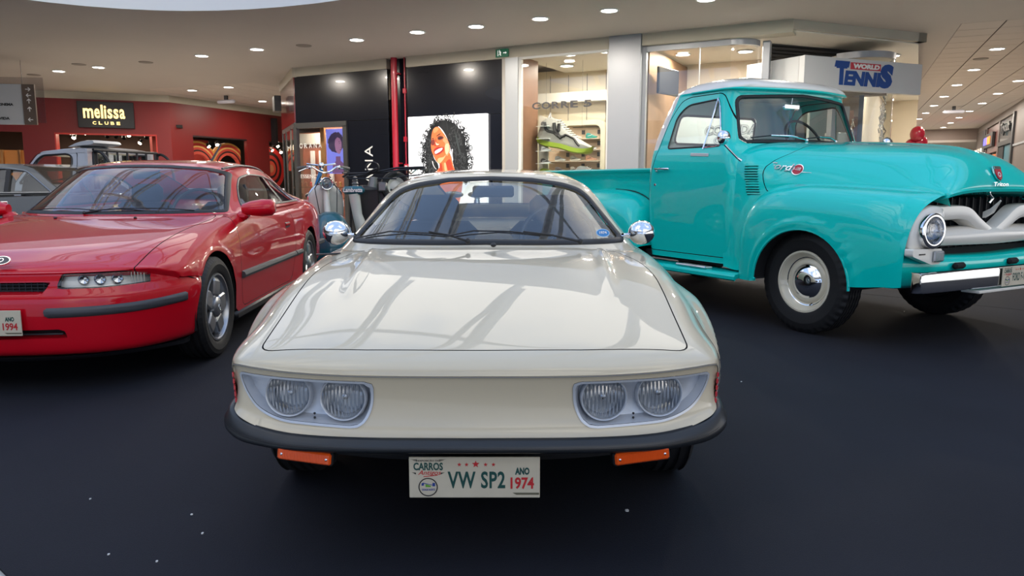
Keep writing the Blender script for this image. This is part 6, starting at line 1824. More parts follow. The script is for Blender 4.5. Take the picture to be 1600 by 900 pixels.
    for sx in (-1, 1):
        # pod round the headlamp
        out = fillet([(-.905, .655), (-.905, .80), (-.845, .905), (-.72, .940), (-.60, .930), (-.585, .84), (-.585, .70), (-.66, .650)], .05)
        secs = []
        for (sc_, dy) in ((1.0, .0), (.985, -.028), (.93, -.046), (.70, -.060), (.45, -.064)):
            cx, cz = -.752, .785
            secs.append([(sx * (cx + (x - cx) * sc_) * -1 * -1, -.765 + dy - .10 * (0.92 - abs(cx + (x - cx) * sc_)) * .6, cz + (z - cz) * sc_) for x, z in out])
        b = B(); b.loft(secs, caps=False); b.obj('headlight_pod', WG, car, 50)
        round_lamp(car, (sx * .752, -.865, .782), (sx * .06, -1, .03), .086, .024, .060)
        b = B(); po = fillet([(-.93, .675), (-.64, .668), (-.625, .60), (-.66, .572), (-.74, .572), (-.93, .63)], .015)
        pts = [(x if sx < 0 else -x, z) for x, z in po]
        M = Matrix.Translation((0, -.80, 0)) @ Matrix.Rotation(R(90), 4, 'X')
        b.prism(pts, .055, M); b.obj('park_lamp_housing', WG, car, 30)
        b = B(); b.box((sx * .685, -.862, .622), (.10, .03, .070), .010); b.obj('park_lamp', FLUTE, car, 30)
        b = B(); b.box((sx * .685, -.856, .622), (.092, .03, .062), .004); b.obj('park_reflector', REFL, car, 30)
        b = B(); b.box((sx * .84, -.856, .640), (.06, .005, .008)); b.obj('slot', BLACKM, car, 0)
    # apron
    ap = B(); secs = []
    for x in np.linspace(-.905, .905, 41):
        a = abs(x) / .905; y = -.835 + .065 * a ** 3; zt = .600 + .030 * a ** 2
        secs.append([(x, y + .22, zt + .008), (x, y + .10, zt + .006), (x, y + .035, zt - .002), (x, y + .010, zt - .022), (x, y + .000, zt - .055), (x, y + .012, .50), (x, y + .020, .44), (x, y + .036, .418), (x, y + .10, .415)])
    ap.loft(secs, caps=True); ap.obj('front_apron', TEAL, car, 60)
    for x in (-.42, .20): B().box((x, -.842, .548), (.115, .04, .042), .015).obj('bumper_hole', DARK, car, 30)
    # bumper
    bp = [(-.925, -.860), (-.91, -.895), (-.87, -.91), (-.60, -.925), (-.30, -.935), (0, -.938)]
    bp = bp + [(-x, y) for x, y in bp[-2::-1]]
    secs = []
    for x, y in bp:
        secs.append([(x, y + .012, .535), (x, y - .006, .532), (x, y - .012, .520), (x, y - .012, .420), (x, y - .006, .408), (x, y + .012, .405), (x, y + .006, .415), (x, y + .004, .525)])
    b = B(); b.loft(secs); b.obj('front_bumper', CHROME, car, 30)
    for x in (-.45, .45): B().box((x, -.82, .45), (.05, .18, .05), .01).obj('bumper_bracket', BLACKM, car, 30)
    b = B(); b.box((.1, -.90, .385), (.95, .12, .02), .004); b.obj('lower_pan', WG, car, 20)
    number_plate(car, (.070, -.960, .470), .40, .128, (['FORD F-100'], '1956'), rz=0)
    # hood crest and scripts
    b = B(); cr_ = [(-.040, .05), (.040, .05), (.044, .0), (.030, -.035), (0, -.055), (-.030, -.035), (-.044, 0)]
    Fc = ((0, -.800, 1.135), (1, 0, 0), (0, .34, .94), (0, -.94, .34))
    c0 = shape(cr_[::-1], Fc, CHROME, car, 'hood_crest', .010, -.004)
    shape([(x * .8, z * .8 - .004) for x, z in cr_][::-1], Fc, RDS, c0, 'crest_field', .003, .006)
    shape([(-.038, .028), (.038, .028), (.038, .044), (-.038, .044)], Fc, CHROME, c0, 'crest_bar', .003, .008)
    b = B(); ring_poly(b, 0, -.01, .010, .018, Fc, .0105, 16); b.obj('crest_mark', WHITEP, c0, 0)
    lettering('Benson', (-.075, -.098, .075, -.070), CHROME, c0, Fc, .006, bold=0, shear=.3) if False else None
    # side script: word and round badge
    for sx in (-1, 1):
        # local hood side plane near y .1 - .5
        def hp_(y, z):
            d = (hood.V[:, 1] - y) ** 2 + (hood.V[:, 2] - z) ** 2 + (np.sign(hood.V[:, 0]) != sx) * 9
            k = int(np.argmin(d)); return Vector(hood.V[k]), Vector(hood.N[k])
        Pc, Nc = hp_(.285, 1.165)
        X_ = Vector((0, -1, 0)) if sx < 0 else Vector((0, 1, 0))
        X_ = (X_ - Nc * X_.dot(Nc)).normalized(); Z_ = Nc.cross(X_); Z_ = Z_ if Z_.z > 0 else -Z_
        Fz = (Pc[:], X_[:], Z_[:], Nc[:])
        rb_ = shape(circle(0, 0, .046, 28), Fz, CHROME, ho, 'round_badge', .010, -.004)
        shape(circle(0, 0, .040, 28), Fz, RDS, rb_, 'badge_face', .003, .006)
        lettering('F-100', (-.030, -.012, .030, .014), CHROME, rb_, (tuple(Pc + Nc * .013), X_[:], Z_[:], Nc[:]), .002, bold=.01)
        lettering('Ford', (-.235, -.022, -.055, .036), CHROME, rb_, (tuple(Pc + Nc * .013), X_[:], Z_[:], Nc[:]), .007, bold=0, shear=.35)
        b = B(); b.tube([Pc + X_ * -.10 + Z_ * -.020 + Nc * .004, Pc + X_ * .12 + Z_ * -.016 + Nc * .004], [.004, .002], 6); b.obj('script_line', CHROME, rb_)
    Fs2 = ((0, -.822, 1.064), (1, 0, 0), (0, .1, 1), (0, -1, .1))
    lettering('Triton', (-.085, -.012, .085, .014), CHROME, ho, Fs2, .006, bold=0, shear=.3)
    # ---------- wipers
    for (x0, x1, xb) in ((-.10, -.46, -.62), (.28, .05, -.10)):
        y = lambda x: .695 + .26 * x * x
        b = B(); b.tube([(x0, y(x0) - .03, 1.425), ((x0 + x1) / 2, y((x0 + x1) / 2) - .055, 1.448), (x1, y(x1) - .035, 1.452)], [.010, .007, .005], 6); b.ball((x0, y(x0) - .03, 1.420), .016, 10, 6); o = b.obj('wiper', CHROME, car, 40)
        b = B(); b.tube([(x1 + .17, y(x1 + .17) - .03, 1.440), (x1, y(x1) - .028, 1.450), (xb, y(xb) - .02, 1.432)], .006, 6); b.obj('wiper_blade', BLACKM, o)
    # ---------- cab inside
    BL = mat('blue grey seat', (.16, .20, .32), .6)
    b = B(); b.box((0, 1.30, .95), (1.40, .50, .20), .06); b.obj('bench_seat', BL, car, 40)
    b = B(); b.box((0, 1.56, 1.13), (1.40, .14, .40), .05, rot=(R(-10), 0, 0)); b.obj('bench_back', BL, car, 40)
    b = B(); b.box((0, .86, 1.28), (1.40, .25, .20), .05); b.obj('dashboard', TEAL, car, 40)
    steering_wheel(car, (.34, 1.06, 1.44), .215, R(60))
    b = B(); b.box((0, .93, 1.715), (.20, .025, .055), .018); b.tube([(0, .93, 1.72), (0, .92, 1.79)], .006, 6); b.obj('rear_view_mirror', CHROME, car, 40)
    b = B(); b.box((0, 1.2, .44), (1.6, 1.1, .06)); b.obj('cab_floor', DARK, car, 0)
    for sx in (-1, 1): B().box((sx * .79, 1.25, 1.08), (.02, .75, .34), .0).obj('door_trim', BL, car, 0)
    B().box((0, 1.25, 1.835), (1.1, .7, .01)).obj('headliner', mat('cream headliner', (.5, .46, .38), .8), car, 0)
    # ---------- running boards, bed, rear fenders
    for sx in (-1, 1):
        b = B(); sec = []
        for y in (.56, 1.9):
            sec.append([(sx * .74, y, .375), (sx * .90, y, .372), (sx * .945, y, .366), (sx * .962, y, .350), (sx * .962, y, .325), (sx * .95, y, .315), (sx * .94, y, .33), (sx * .74, y, .355)])
        b.loft(sec); rb = b.obj('running_board', TEAL, car, 40)
        for k in range(6): pass
        b = B(); b.box((sx * .885, 1.09, .381), (.095, .34, .014), .006); b.obj('step_plate', OFFW, rb, 30)
        b = B(); b.box((sx * .925, 1.09, .383), (.022, .36, .020), .008); b.obj('step_trim', CHROME, rb, 30)
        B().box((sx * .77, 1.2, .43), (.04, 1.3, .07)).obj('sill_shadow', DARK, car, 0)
        # bed side
        b = B(); prof = [(.645, .62), (.66, .64), (.66, 1.08), (.668, 1.13), (.690, 1.168), (.715, 1.178), (.722, 1.195), (.710, 1.208), (.69, 1.205), (.672, 1.19), (.65, 1.15), (.645, 1.08)]
        b.loft([[(sx * x, y, z) for x, z in prof] for y in (1.865, 3.95)]); b.obj('bed_side', TEAL, car, 40)
        b = B(); b.box((sx * .66, 1.875, .90), (.05, .03, .56), .008); b.obj('stake_post', TEAL, car, 30)
        rr = []
        for (y, top, zb) in ((1.80, .50, .34), (1.815, .66, .34), (1.86, .80, .335), (1.98, .915, .33), (2.2, .985, .33), (2.5, 1.005, .38), (2.8, 1.0, .40), (3.1, .97, .40), (3.35, .88, .36), (3.52, .72, .34), (3.60, .52, .34)):
            t = (top - .50) / .5; wx = .93 + .045 * min(1, t * 1.6)
            rr.append([(.655, y, top), (.74, y, top + .000), (.85, y, top - .04 * t - .005), (wx - .035, y, top - .13 * t - .01), (wx, y, top - .28 * t - .02), (wx + .002, y, max(zb + .05, top - .42 * t - .04)), (wx - .01, y, zb)])
        rr = [[(sx * p[0], p[1], p[2]) for p in q] for q in rr]
        f = outward(net(rr, 5, 5), (0, 2.7, .5))
        ph = np.sqrt((f.V[:, 1] - 2.79) ** 2 + (f.V[:, 2] - .37) ** 2) - .42; ph = np.where(np.abs(f.V[:, 0]) > .8, ph, .3 + np.abs(ph))
        _, f = f.cut(ph)
        f.obj('rear_fender', TEAL, car)
        ed = cr([q[0] for q in rr[1:6]], 4)
        b = B(); b.tube([(sx * .664, p[1], p[2] + .004) for p in ed], .005, 5); b.obj('fender_gap', GAP, car)
        arch_liner(car, sx * .95, sx * .56, 2.79, .37, .43)
    B().box((0, 1.875, .90), (1.30, .03, .58), .005).obj('bed_front', TEAL, car, 20)
    B().box((0, 3.95, .90), (1.30, .04, .58), .01).obj('tailgate', TEAL, car, 20)
    B().box((0, 2.9, .63), (1.30, 2.1, .03)).obj('bed_floor', mat('bed boards', (.08, .05, .03), .6), car, 0)
    b = B()
    for sx in (-1, 1): b.box((sx * .40, 1.5, .44), (.08, 4.6, .12))
    b.box((0, 0, .36), (1.3, .08, .08)); b.box((0, 2.79, .36), (1.3, .10, .10)); b.obj('chassis', DARK, car, 0)
    B().box((0, .0, .70), (1.0, 1.2, .5), .1).obj('engine_block', DARK, car, 30)
    for sx in (-1, 1):
        wheel(car, sx * .775, 0, .372, .222, .178, 'steel', lug=.009, n=240, grooves=5, every=6)
        wheel(car, sx * .775, 2.79, .372, .222, .178, 'steel', lug=.009, n=120, grooves=4, every=4)
    return car
TRUCK = build_pickup()
# ================================================================ red coupe on the left
def build_red_coupe():
    car = empty('sports_coupe', (-2.62, 3.62, 0), R(3.0))
    tag(car, 'glossy red two-door coupe with slim headlights and five-spoke wheels, on the left', 'car')
    rows = [
        [(0, .030, .622), (.30, .048, .622), (.55, .108, .624), (.66, .165, .624), (.725, .225, .619), (.765, .30, .602), (.785, .345, .588), (.80, .38, .562)],
        [(0, .060, .650), (.30, .080, .649), (.55, .138, .645), (.66, .20, .640), (.735, .262, .630), (.780, .335, .610), (.805, .375, .590), (.814, .40, .560)],
        [(0, .13, .688), (.30, .15, .686), (.55, .21, .680), (.665, .27, .672), (.750, .345, .652), (.806, .425, .622), (.828, .46, .590), (.832, .475, .555)],
        [(0, .27, .730), (.30, .285, .728), (.55, .335, .720), (.668, .39, .710), (.758, .455, .682), (.816, .52, .638), (.838, .555, .588), (.842, .57, .54)],
        [(0, .50, .772), (.30, .51, .770), (.55, .545, .762), (.67, .575, .752), (.768, .61, .718), (.826, .65, .658), (.846, .68, .580), (.849, .69, .50)],
        [(0, .80, .812), (.30, .815, .810), (.55, .84, .803), (.675, .86, .794), (.775, .87, .758), (.832, .88, .685), (.850, .88, .580), (.850, .88, .45)],
        [(0, 1.08, .845), (.30, 1.11, .843), (.55, 1.17, .838), (.685, 1.21, .830), (.780, 1.23, .798), (.832, 1.24, .710), (.849, 1.24, .56), (.835, 1.24, .22)],
        [(0, 1.28, .864), (.30, 1.33, .863), (.55, 1.44, .860), (.695, 1.50, .858), (.784, 1.53, .832), (.832, 1.54, .730), (.849, 1.54, .54), (.832, 1.54, .20)],
        [(0, 2.2, .84), (.30, 2.2, .85), (.56, 2.2, .87), (.71, 2.2, .880), (.790, 2.2, .858), (.835, 2.2, .75), (.850, 2.2, .53), (.830, 2.2, .19)],
        [(0, 3.0, .86), (.30, 3.0, .87), (.56, 3.0, .885), (.71, 3.0, .893), (.790, 3.0, .872), (.838, 3.0, .76), (.852, 3.0, .54), (.834, 3.0, .21)],
        [(0, 3.6, .90), (.30, 3.6, .905), (.56, 3.6, .915), (.70, 3.6, .915), (.785, 3.6, .888), (.840, 3.6, .77), (.852, 3.6, .56), (.84, 3.6, .28)],
        [(0, 4.1, .905), (.30, 4.1, .905), (.54, 4.1, .90), (.65, 4.1, .890), (.74, 4.1, .862), (.798, 4.1, .76), (.812, 4.1, .56), (.80, 4.1, .33)],
        [(0, 4.36, .85), (.30, 4.36, .85), (.50, 4.35, .845), (.59, 4.33, .83), (.66, 4.31, .80), (.71, 4.29, .70), (.73, 4.29, .54), (.72, 4.29, .36)],
        [(0, 4.42, .60), (.30, 4.42, .60), (.48, 4.41, .60), (.56, 4.39, .60), (.62, 4.37, .60), (.67, 4.35, .58), (.69, 4.35, .50), (.68, 4.34, .38)],
    ]
    for ri in (0, 1): rows[ri] = [(p[0], p[1], p[2] + (.008 if i < 4 else (.005 if i == 4 else 0))) for i, p in enumerate(rows[ri])]
    rows = [[(p[0] * .99, p[1] + .03, p[2] - .035) for p in rows[0]]] + rows
    body = net(rows, 7, 6, mirror=True, flip=True)
    def arch_phi(V, yc, r, xin=.62):
        ph = np.sqrt((V[:, 1] - yc) ** 2 + (V[:, 2] - .315) ** 2) - r
        return ph
    for yc in (.85, 3.45):
        ph = arch_phi(body.V, yc, .345)
        body.V[:, 0] += np.sign(body.V[:, 0]) * .010 * np.exp(-((ph - .02) / .02) ** 2) * (np.abs(body.V[:, 0]) > .72)
        body.renorm()
        ph = np.maximum(arch_phi(body.V, yc, .345), .60 - np.abs(body.V[:, 0])); _, body = body.cut(ph)
    hp = fillet([(-.655, .10), (-.3, -.1), (.3, -.1), (.655, .10), (.662, .30), (.668, .8), (.69, 1.35), (.60, 1.52), (.0, 1.26), (-.60, 1.52), (-.69, 1.35), (-.668, .8), (-.662, .30)], [0, 0, 0, 0, .1, .1, .06, .1, .3, .1, .06, .1, .1])
    hood, seam, body = split_panel(body, lambda V: sdf(V[:, :2], hp), .0025, .007)
    ho = hood.obj('hood', RED, car); seam.obj('hood_gap', GAP, ho)
    for sx in (-1, 1):
        reg = (lambda V: .60 - V[:, 0]) if sx > 0 else (lambda V: V[:, 0] + .60)
        dp = fillet([(1.345, .235), (1.315, .55), (1.36, .80), (1.50, .95), (2.72, .95), (2.86, .75), (2.87, .50), (2.74, .235)], .06)
        d, s2, body = split_panel(body, lambda V: sdf(V[:, 1:], dp), .0025, .007, region=reg)
        dd = d.obj('door', RED, car); s2.obj('door_gap', GAP, dd)
        xs = lambda y, z: float(np.interp(z, [.22, .50, .72, .80], [.842, .851, .836, .806]))
        for (y0, y1) in ((1.33, 2.83), (2.85, 3.08)):
            b = B(); sec = []
            for y in np.linspace(y0, y1, 10):
                sec.append([(sx * .845, y, .430), (sx * .868, y, .436), (sx * .872, y, .452), (sx * .866, y, .470), (sx * .845, y, .480)])
            b.loft(sec); b.obj('rub_strip', GREYT, dd if y0 < 2 else car, 30)
        b = B(); b.box((sx * .838, 2.64, .705), (.014, .155, .075), .012); b.obj('door_handle', BLACKM, dd, 30)
        b = B(); b.box((sx * .846, 2.64, .722), (.012, .14, .024), .008); b.obj('handle_grip', RED, dd, 30)
        # mirror
        b = B(); secs = []
        for t, s_ in ((0, .55), (.25, .85), (.6, 1.0), (.9, .92), (1.0, .55)):
            x = .80 + .23 * t
            secs.append([(sx * x, 1.575 - .02 * t + (.055 if math.cos(a) > 0 else .075) * s_ * math.cos(a), .893 + .062 * s_ * math.sin(a) * (1.0) + .01 * t) for a in [2 * math.pi * k / 16 for k in range(16)]])
        b.loft(secs); mo = b.obj('door_mirror', RED, dd, 50)
        b = B(); b.box((sx * .80, 1.58, .845), (.08, .09, .06), .02); b.obj('mirror_foot', RED, dd, 40)
        b = B(); b.box((sx * .925, 1.632, .902), (.17, .006, .085), .01); b.obj('mirror_glass', CHROME, mo, 30)
        # sill
        b = B(); b.box((sx * .80, 2.15, .19), (.09, 1.9, .07), .02); b.obj('sill', BLACKM, car, 40)
    body.obj('body_shell', RED, car)
    # ---- front bumper and nose
    plan = cr([(0, -.020), (.28, -.005), (.48, .040), (.62, .115), (.715, .215), (.775, .325), (.815, .43), (.838, .53), (.842, .58)], 8)
    plan = np.vstack([plan[::-1] * [-1, 1], plan[1:]])
    prof = cr([(.622, -.14), (.632, -.026), (.618, -.020), (.585, -.013), (.558, -.009), (.535, -.001), (.505, .010), (.470, .014), (.43, .013), (.38, .008), (.32, .0), (.26, -.008), (.225, -.020), (.205, -.045), (.200, -.08)], 4)
    G = []
    for i, (x, y) in enumerate(plan):
        a = plan[max(i - 1, 0)]; c = plan[min(i + 1, len(plan) - 1)]
        t = np.array([c[0] - a[0], c[1] - a[1]]); t /= np.linalg.norm(t); nn = np.array([t[1], -t[0]])
        row = []
        for z, d in prof:
            ax = abs(x)
            zz = z
            if y > .20 and z > .56: zz = .56 + (z - .56) * max(0, 1 - (y - .20) / .20)
            row.append((x + nn[0] * d, y + nn[1] * d, zz))
        G.append(row)
    nose = grid(np.array(G)); nose = outward(nose, (0, 1.0, .4))
    _, nose = nose.cut(np.sqrt((nose.V[:, 1] - .85) ** 2 + (nose.V[:, 2] - .315) ** 2) - .345)
    # grille slot and lower vent: sunk pockets
    def pocket(sh, poly, depth, name, m, w=.010):
        ph = sdf(sh.V[:, [0, 2]], poly); ph = np.where(sh.V[:, 1] < .45, ph, 1)
        inn, rest = sh.cut(ph)
        ed, mid = None, None
        ph = sdf(inn.V[:, [0, 2]], poly); mid, ed = inn.cut(ph + w)
        ph = sdf(ed.V[:, [0, 2]], poly)
        ed.V[:, 1] += depth * np.clip(-ph / w, 0, 1); ed.renorm(); mid.V[:, 1] += depth
        e = ed.obj(name + '_edge', RED, car, custom=False)
        mid.obj(name, m, car)
        return rest
    nose = pocket(nose, fillet([(-.315, .584), (.315, .584), (.275, .524), (-.275, .524)], .008), .045, 'grille_slot', DARK)
    nose = pocket(nose, fillet([(-.36, .345), (.36, .345), (.375, .298), (-.375, .298)], .008), .05, 'lower_vent', DARK)
    for z in (.538, .554, .570): B().box((0, .028, z), (.57, .006, .0035)).obj('grille_slat', BLACKM, car, 0)
    b = B()
    for k in range(-9, 10): b.box((k * .03, .03, .554), (.003, .006, .052))
    b.obj('grille_ribs', BLACKM, car, 0)
    B().box((0, .0, .322), (.72, .012, .008), .002).obj('vent_blade', BLACKM, car, 0)
    for sx in (-1, 1):
        hlp = fillet([(sx * .335, .548), (sx * .362, .624), (sx * .55, .6275), (sx * .708, .6270), (sx * .708, .556), (sx * .52, .546)], [.006, .006, 0, .006, .006, .02])
        ph = lambda V: np.where(V[:, 1] < .4, sdf(V[:, [0, 2]], hlp), 1.0)
        lens, nose = nose.cut(ph(nose.V))
        back = lens.copy()
        back.V = back.V + np.array([0, .055, 0]); back.V[:, 0] -= sx * .01
        lo = lens.push(.002).obj('headlight_lens', GLASSL, car)
        back.obj('headlight_reflector', mat('pale lamp reflector', (.62, .62, .60), .35, metal=.5), lo)
        yy = lambda x: float(np.interp(abs(x), [0, .28, .48, .62, .715, .775], [-.02, -.005, .04, .115, .215, .325]))
        for x, r_ in ((.44, .026), (.51, .028), (.58, .028)):
            b = B(); b.lathe([(r_, 0), (r_ * .9, .004), (r_ * .8, -.01), (.0001, -.02)] if x < .6 else [(r_, 0), (r_ * .8, .006), (r_ * .78, .002), (.0001, .012)], 22, MZ((sx * .25, -1, 0), (sx * x, yy(x) + .045, .585)))
            b.obj('lamp_unit', REFL if x < .6 else mat('dark lens', (.02, .02, .025), .05, coat=1), lo, 50)
        b = B()
        for k in range(5): b.box((sx * (.640 + k * .011), yy(.640 + k * .011) + .028, .587), (.004, .004, .055), rz=sx * .7)
        b.obj('indicator_ribs', mat('pale orange plastic', (.6, .5, .42), .3), lo, 0)
        b = B(); b.tube([(p[0], (yy(p[0]) + .014 + max(0, (p[1] - .56)) * .55), p[1]) for p in hlp], .003, 5, closed=True); b.obj('lamp_surround', BLACKM, lo)
        # dark strip on the bumper
        q = lambda V: np.maximum.reduce([.285 - sx * V[:, 0], V[:, 1] - .405, np.abs(V[:, 2] - (.430 + .020 * np.clip(V[:, 1] / .4, 0, 1))) - .026])
        st, nose = nose.cut(q(nose.V))
        st.push(.012 * np.clip(1 - (np.maximum(0, np.abs(st.V[:, 2] - (.430 + .020 * np.clip(st.V[:, 1] / .4, 0, 1))) - .018)) / .008, 0, 1)); st.renorm(); st.obj('bumper_strip', GREYT, car)
    nose.obj('front_bumper', RED, car)
    b = B(); b.tube([tuple(p) for p in [(x, y + .03 if abs(x) < .7 else y + .012, .6215 if y < .25 else .6215 - (y - .25) * .35) for x, y in plan[6:-6]]], .003, 5); b.obj('nose_gap', GAP, car)
    b = B()
    secs = []
    for x in np.linspace(-.78, .78, 25):
        y = .02 + .40 * (abs(x) / .78) ** 3; secs.append([(x, y, .195), (x, y + .02, .172), (x, y + .10, .168), (x, y + .12, .2)])
    b.loft(secs); b.obj('front_spoiler', BLACKM, car, 50)
    # emblem and plate
    Fe = ((.075, .030, .688), (1, 0, 0), (0, .75, .66), (0, -.66, .75))
    e0 = shape(circle(0, 0, .045, 28, .030), Fe, CHROME, car, 'hood_emblem', .010, -.003)
    shape(circle(0, 0, .038, 28, .024), Fe, mat('emblem grey', (.05, .05, .06), .3), e0, 'emblem_face', .002, .007)
    b = B(); ring_poly(b, 0, 0, .010, .014, Fe, .0095, 18); b.obj('emblem_ring', CHROME, e0, 0)
    number_plate(car, (-.01, -.052, .388), .40, .128, (['GM', 'CALIBRA'], '1994'))
    # ---- cabin
    rows = [
        [(0, 1.20, .855), (.30, 1.25, .855), (.50, 1.36, .855), (.64, 1.48, .854), (.70, 1.55, .853), (.735, 1.61, .855), (.765, 1.66, .860), (.788, 1.70, .868)],
        [(0, 1.32, .925), (.30, 1.365, .924), (.49, 1.47, .922), (.622, 1.585, .915), (.68, 1.65, .902), (.718, 1.71, .888), (.758, 1.75, .880), (.79, 1.79, .870)],
        [(0, 1.55, 1.055), (.30, 1.585, 1.052), (.47, 1.665, 1.042), (.590, 1.765, 1.022), (.638, 1.83, .998), (.685, 1.89, .960), (.742, 1.93, .918), (.792, 1.97, .872)],
        [(0, 1.78, 1.168), (.29, 1.805, 1.163), (.45, 1.87, 1.148), (.560, 1.95, 1.118), (.604, 2.01, 1.088), (.660, 2.06, 1.028), (.730, 2.11, .950), (.794, 2.16, .873)],
        [(0, 1.90, 1.208), (.29, 1.925, 1.203), (.445, 1.98, 1.186), (.550, 2.055, 1.152), (.594, 2.11, 1.120), (.653, 2.17, 1.052), (.726, 2.22, .963), (.796, 2.26, .874)],
        [(0, 2.02, 1.230), (.29, 2.04, 1.225), (.450, 2.09, 1.207), (.553, 2.15, 1.172), (.596, 2.20, 1.136), (.654, 2.26, 1.065), (.727, 2.31, .972), (.798, 2.36, .875)],
        [(0, 2.40, 1.255), (.29, 2.40, 1.250), (.455, 2.42, 1.232), (.560, 2.46, 1.196), (.604, 2.50, 1.158), (.660, 2.54, 1.080), (.732, 2.58, .980), (.800, 2.62, .878)],
        [(0, 2.90, 1.238), (.29, 2.90, 1.233), (.450, 2.90, 1.215), (.555, 2.92, 1.178), (.600, 2.94, 1.140), (.658, 2.96, 1.062), (.732, 2.99, .975), (.800, 3.02, .884)],
        [(0, 3.35, 1.150), (.28, 3.35, 1.146), (.430, 3.35, 1.130), (.530, 3.36, 1.098), (.575, 3.37, 1.065), (.635, 3.38, 1.002), (.712, 3.39, .942), (.785, 3.40, .892)],
        [(0, 3.80, 1.010), (.27, 3.80, 1.007), (.410, 3.80, .998), (.50, 3.80, .982), (.545, 3.80, .968), (.605, 3.80, .946), (.675, 3.80, .920), (.74, 3.80, .890)],
        [(0, 4.10, .905), (.26, 4.10, .904), (.40, 4.10, .902), (.48, 4.10, .898), (.52, 4.10, .895), (.57, 4.10, .890), (.62, 4.10, .885), (.68, 4.10, .875)],
    ]
    cab = fix_normals(net(rows, 8, 6, mirror=True, flip=True), (0, 2.4, .4))
    wp = fillet([(-.695, .868), (0, .868), (.695, .868), (.572, 1.150), (.46, 1.186), (.2, 1.203), (0, 1.207), (-.2, 1.203), (-.46, 1.186), (-.572, 1.150)], [.02, 0, .02, .03, .05, 0, 0, 0, .05, .03])
    gl, gk, cab = pane(cab, lambda V: sdf(V[:, [0, 2]], wp), .020, .003, .003, region=lambda V: V[:, 1] - 2.18)
    w = gl.obj('windshield', GLASSC, car); gk.obj('windshield_seal', RUBBER, w)
    rp = fillet([(-.44, 3.12), (.44, 3.12), (.40, 3.85), (-.40, 3.85)], .08)
    gl, gk, cab = pane(cab, lambda V: sdf(V[:, :2], rp), .016, .003, .003, region=lambda V: 3.0 - V[:, 1])
    w = gl.obj('rear_window', GLASSC, car); gk.obj('rear_window_seal', RUBBER, w)
    for sx in (-1, 1):
        reg = (lambda V: .56 - V[:, 0]) if sx > 0 else (lambda V: V[:, 0] + .56)
        wpoly = fillet([(1.76, .888), (2.00, 1.055), (2.14, 1.118), (2.36, 1.145), (2.70, 1.138), (2.95, 1.10), (3.20, 1.02), (3.40, .935), (3.36, .905)], [.02, .05, .06, .05, .1, .1, .1, .02, .02])
        gl, gk, cab = pane(cab, lambda V: sdf(V[:, 1:], wpoly), .014, .003, .003, region=reg)
        pil = [(2.70, .86), (2.76, .86), (2.74, 1.16), (2.68, 1.16)]
        a_, gl = gl.cut(sdf(gl.V[:, 1:], pil))
        w = gl.obj('side_window', GLASSD, car); gk.obj('window_seal', BLACKM, w); a_.push(.002).obj('door_pillar', BLACKM, w)
        b = B(); b.tube([(sx * .70, 2.04, .905), (sx * .675, 2.10, .99), (sx * .648, 2.14, 1.06)], .007, 6); b.obj('quarter_bar', BLACKM, w)
    cab.obj('roof', RED, car)
    for sx in (-1, 1):   # roof joint strips
        pts = [(sx * .535, 1.985, 1.178), (sx * .545, 2.08, 1.190), (sx * .548, 2.3, 1.206), (sx * .552, 2.6, 1.208), (sx * .548, 2.9, 1.186), (sx * .53, 3.2, 1.132)]
        b = B(); b.tube([tuple(p) for p in cr(pts, 4)], .009, 6); b.obj('roof_strip', GREYT, car)
    # wipers, nozzles, aerial
    wiper(car, (-.12, 1.235, .880), (.10, 1.27, .905), [(-.62, 1.515, .885), (-.40, 1.355, .905), (-.18, 1.28, .905), (-.02, 1.25, .893)])
    wiper(car, (.32, 1.30, .880), (.02, 1.27, .905), [(-.10, 1.262, .893), (.12, 1.27, .908), (.35, 1.33, .905), (.52, 1.42, .888)])
    for x in (-.25, .25): B().ball((x, 1.13, .852), (.010, .014, .007), 8, 6).obj('washer_nozzle', BLACKM, car)
    b = B(); b.tube([(.08, 3.02, 1.22), (.085, 3.05, 1.25), (.13, 3.22, 1.42)], [.014, .011, .006], 8); b.obj('aerial', BLACKM, car)
    # interior
    b = B(); b.box((0, 1.62, .78), (1.36, .45, .16), .05); b.obj('dashboard', BLACKM, car, 50)
    steering_wheel(car, (.36, 1.90, .86), .18, R(65))
    for sx in (-1, 1): seat(car, sx * .36, 2.35, .40, .5, mat('blue grey cloth', (.05, .07, .12), .85), True, .52)
    b = B(); b.box((0, 3.05, .60), (1.1, .3, .5), .08); b.obj('rear_seat', SEAT, car, 40)
    b = B(); b.box((0, 1.93, 1.13), (.20, .02, .055), .012); b.obj('rear_view_mirror', BLACKM, car, 30)
    for sx in (-1, 1): B().box((sx * .775, 2.3, .66), (.02, 1.3, .36)).obj('door_trim', SEAT, car, 0)
    B().box((0, 2.2, .24), (1.5, 3.6, .08)).obj('floor_pan', DARK, car, 0)
    B().box((0, .75, .50), (1.1, 1.0, .36), .05).obj('engine_bay', DARK, car, 0)
    for sx in (-1, 1):
        wheel(car, sx * .755, .85, .312, .212, .190, 'star', lug=.003, n=180, grooves=4, every=3)
        wheel(car, sx * .755, 3.45, .312, .212, .190, 'star', lug=.003, n=120, grooves=4, every=3)
        for yc in (.85, 3.45): arch_liner(car, sx * .835, sx * .52, yc, .315, .36)
        b = B(); b.box((sx * .60, 4.40, .70), (.24, .06, .12), .02, rz=sx * .3); b.obj('tail_lamp', REDREF, car, 40)
    b = B(); b.box((0, 4.43, .44), (1.40, .14, .24), .05); b.obj('rear_bumper', RED, car, 40)
    for sx in (-1, 1): B().box((sx * .80, 4.1, .455), (.05, .38, .05), .01).obj('bumper_strip', GREYT, car, 20)
    return car
REDCAR = build_red_coupe()
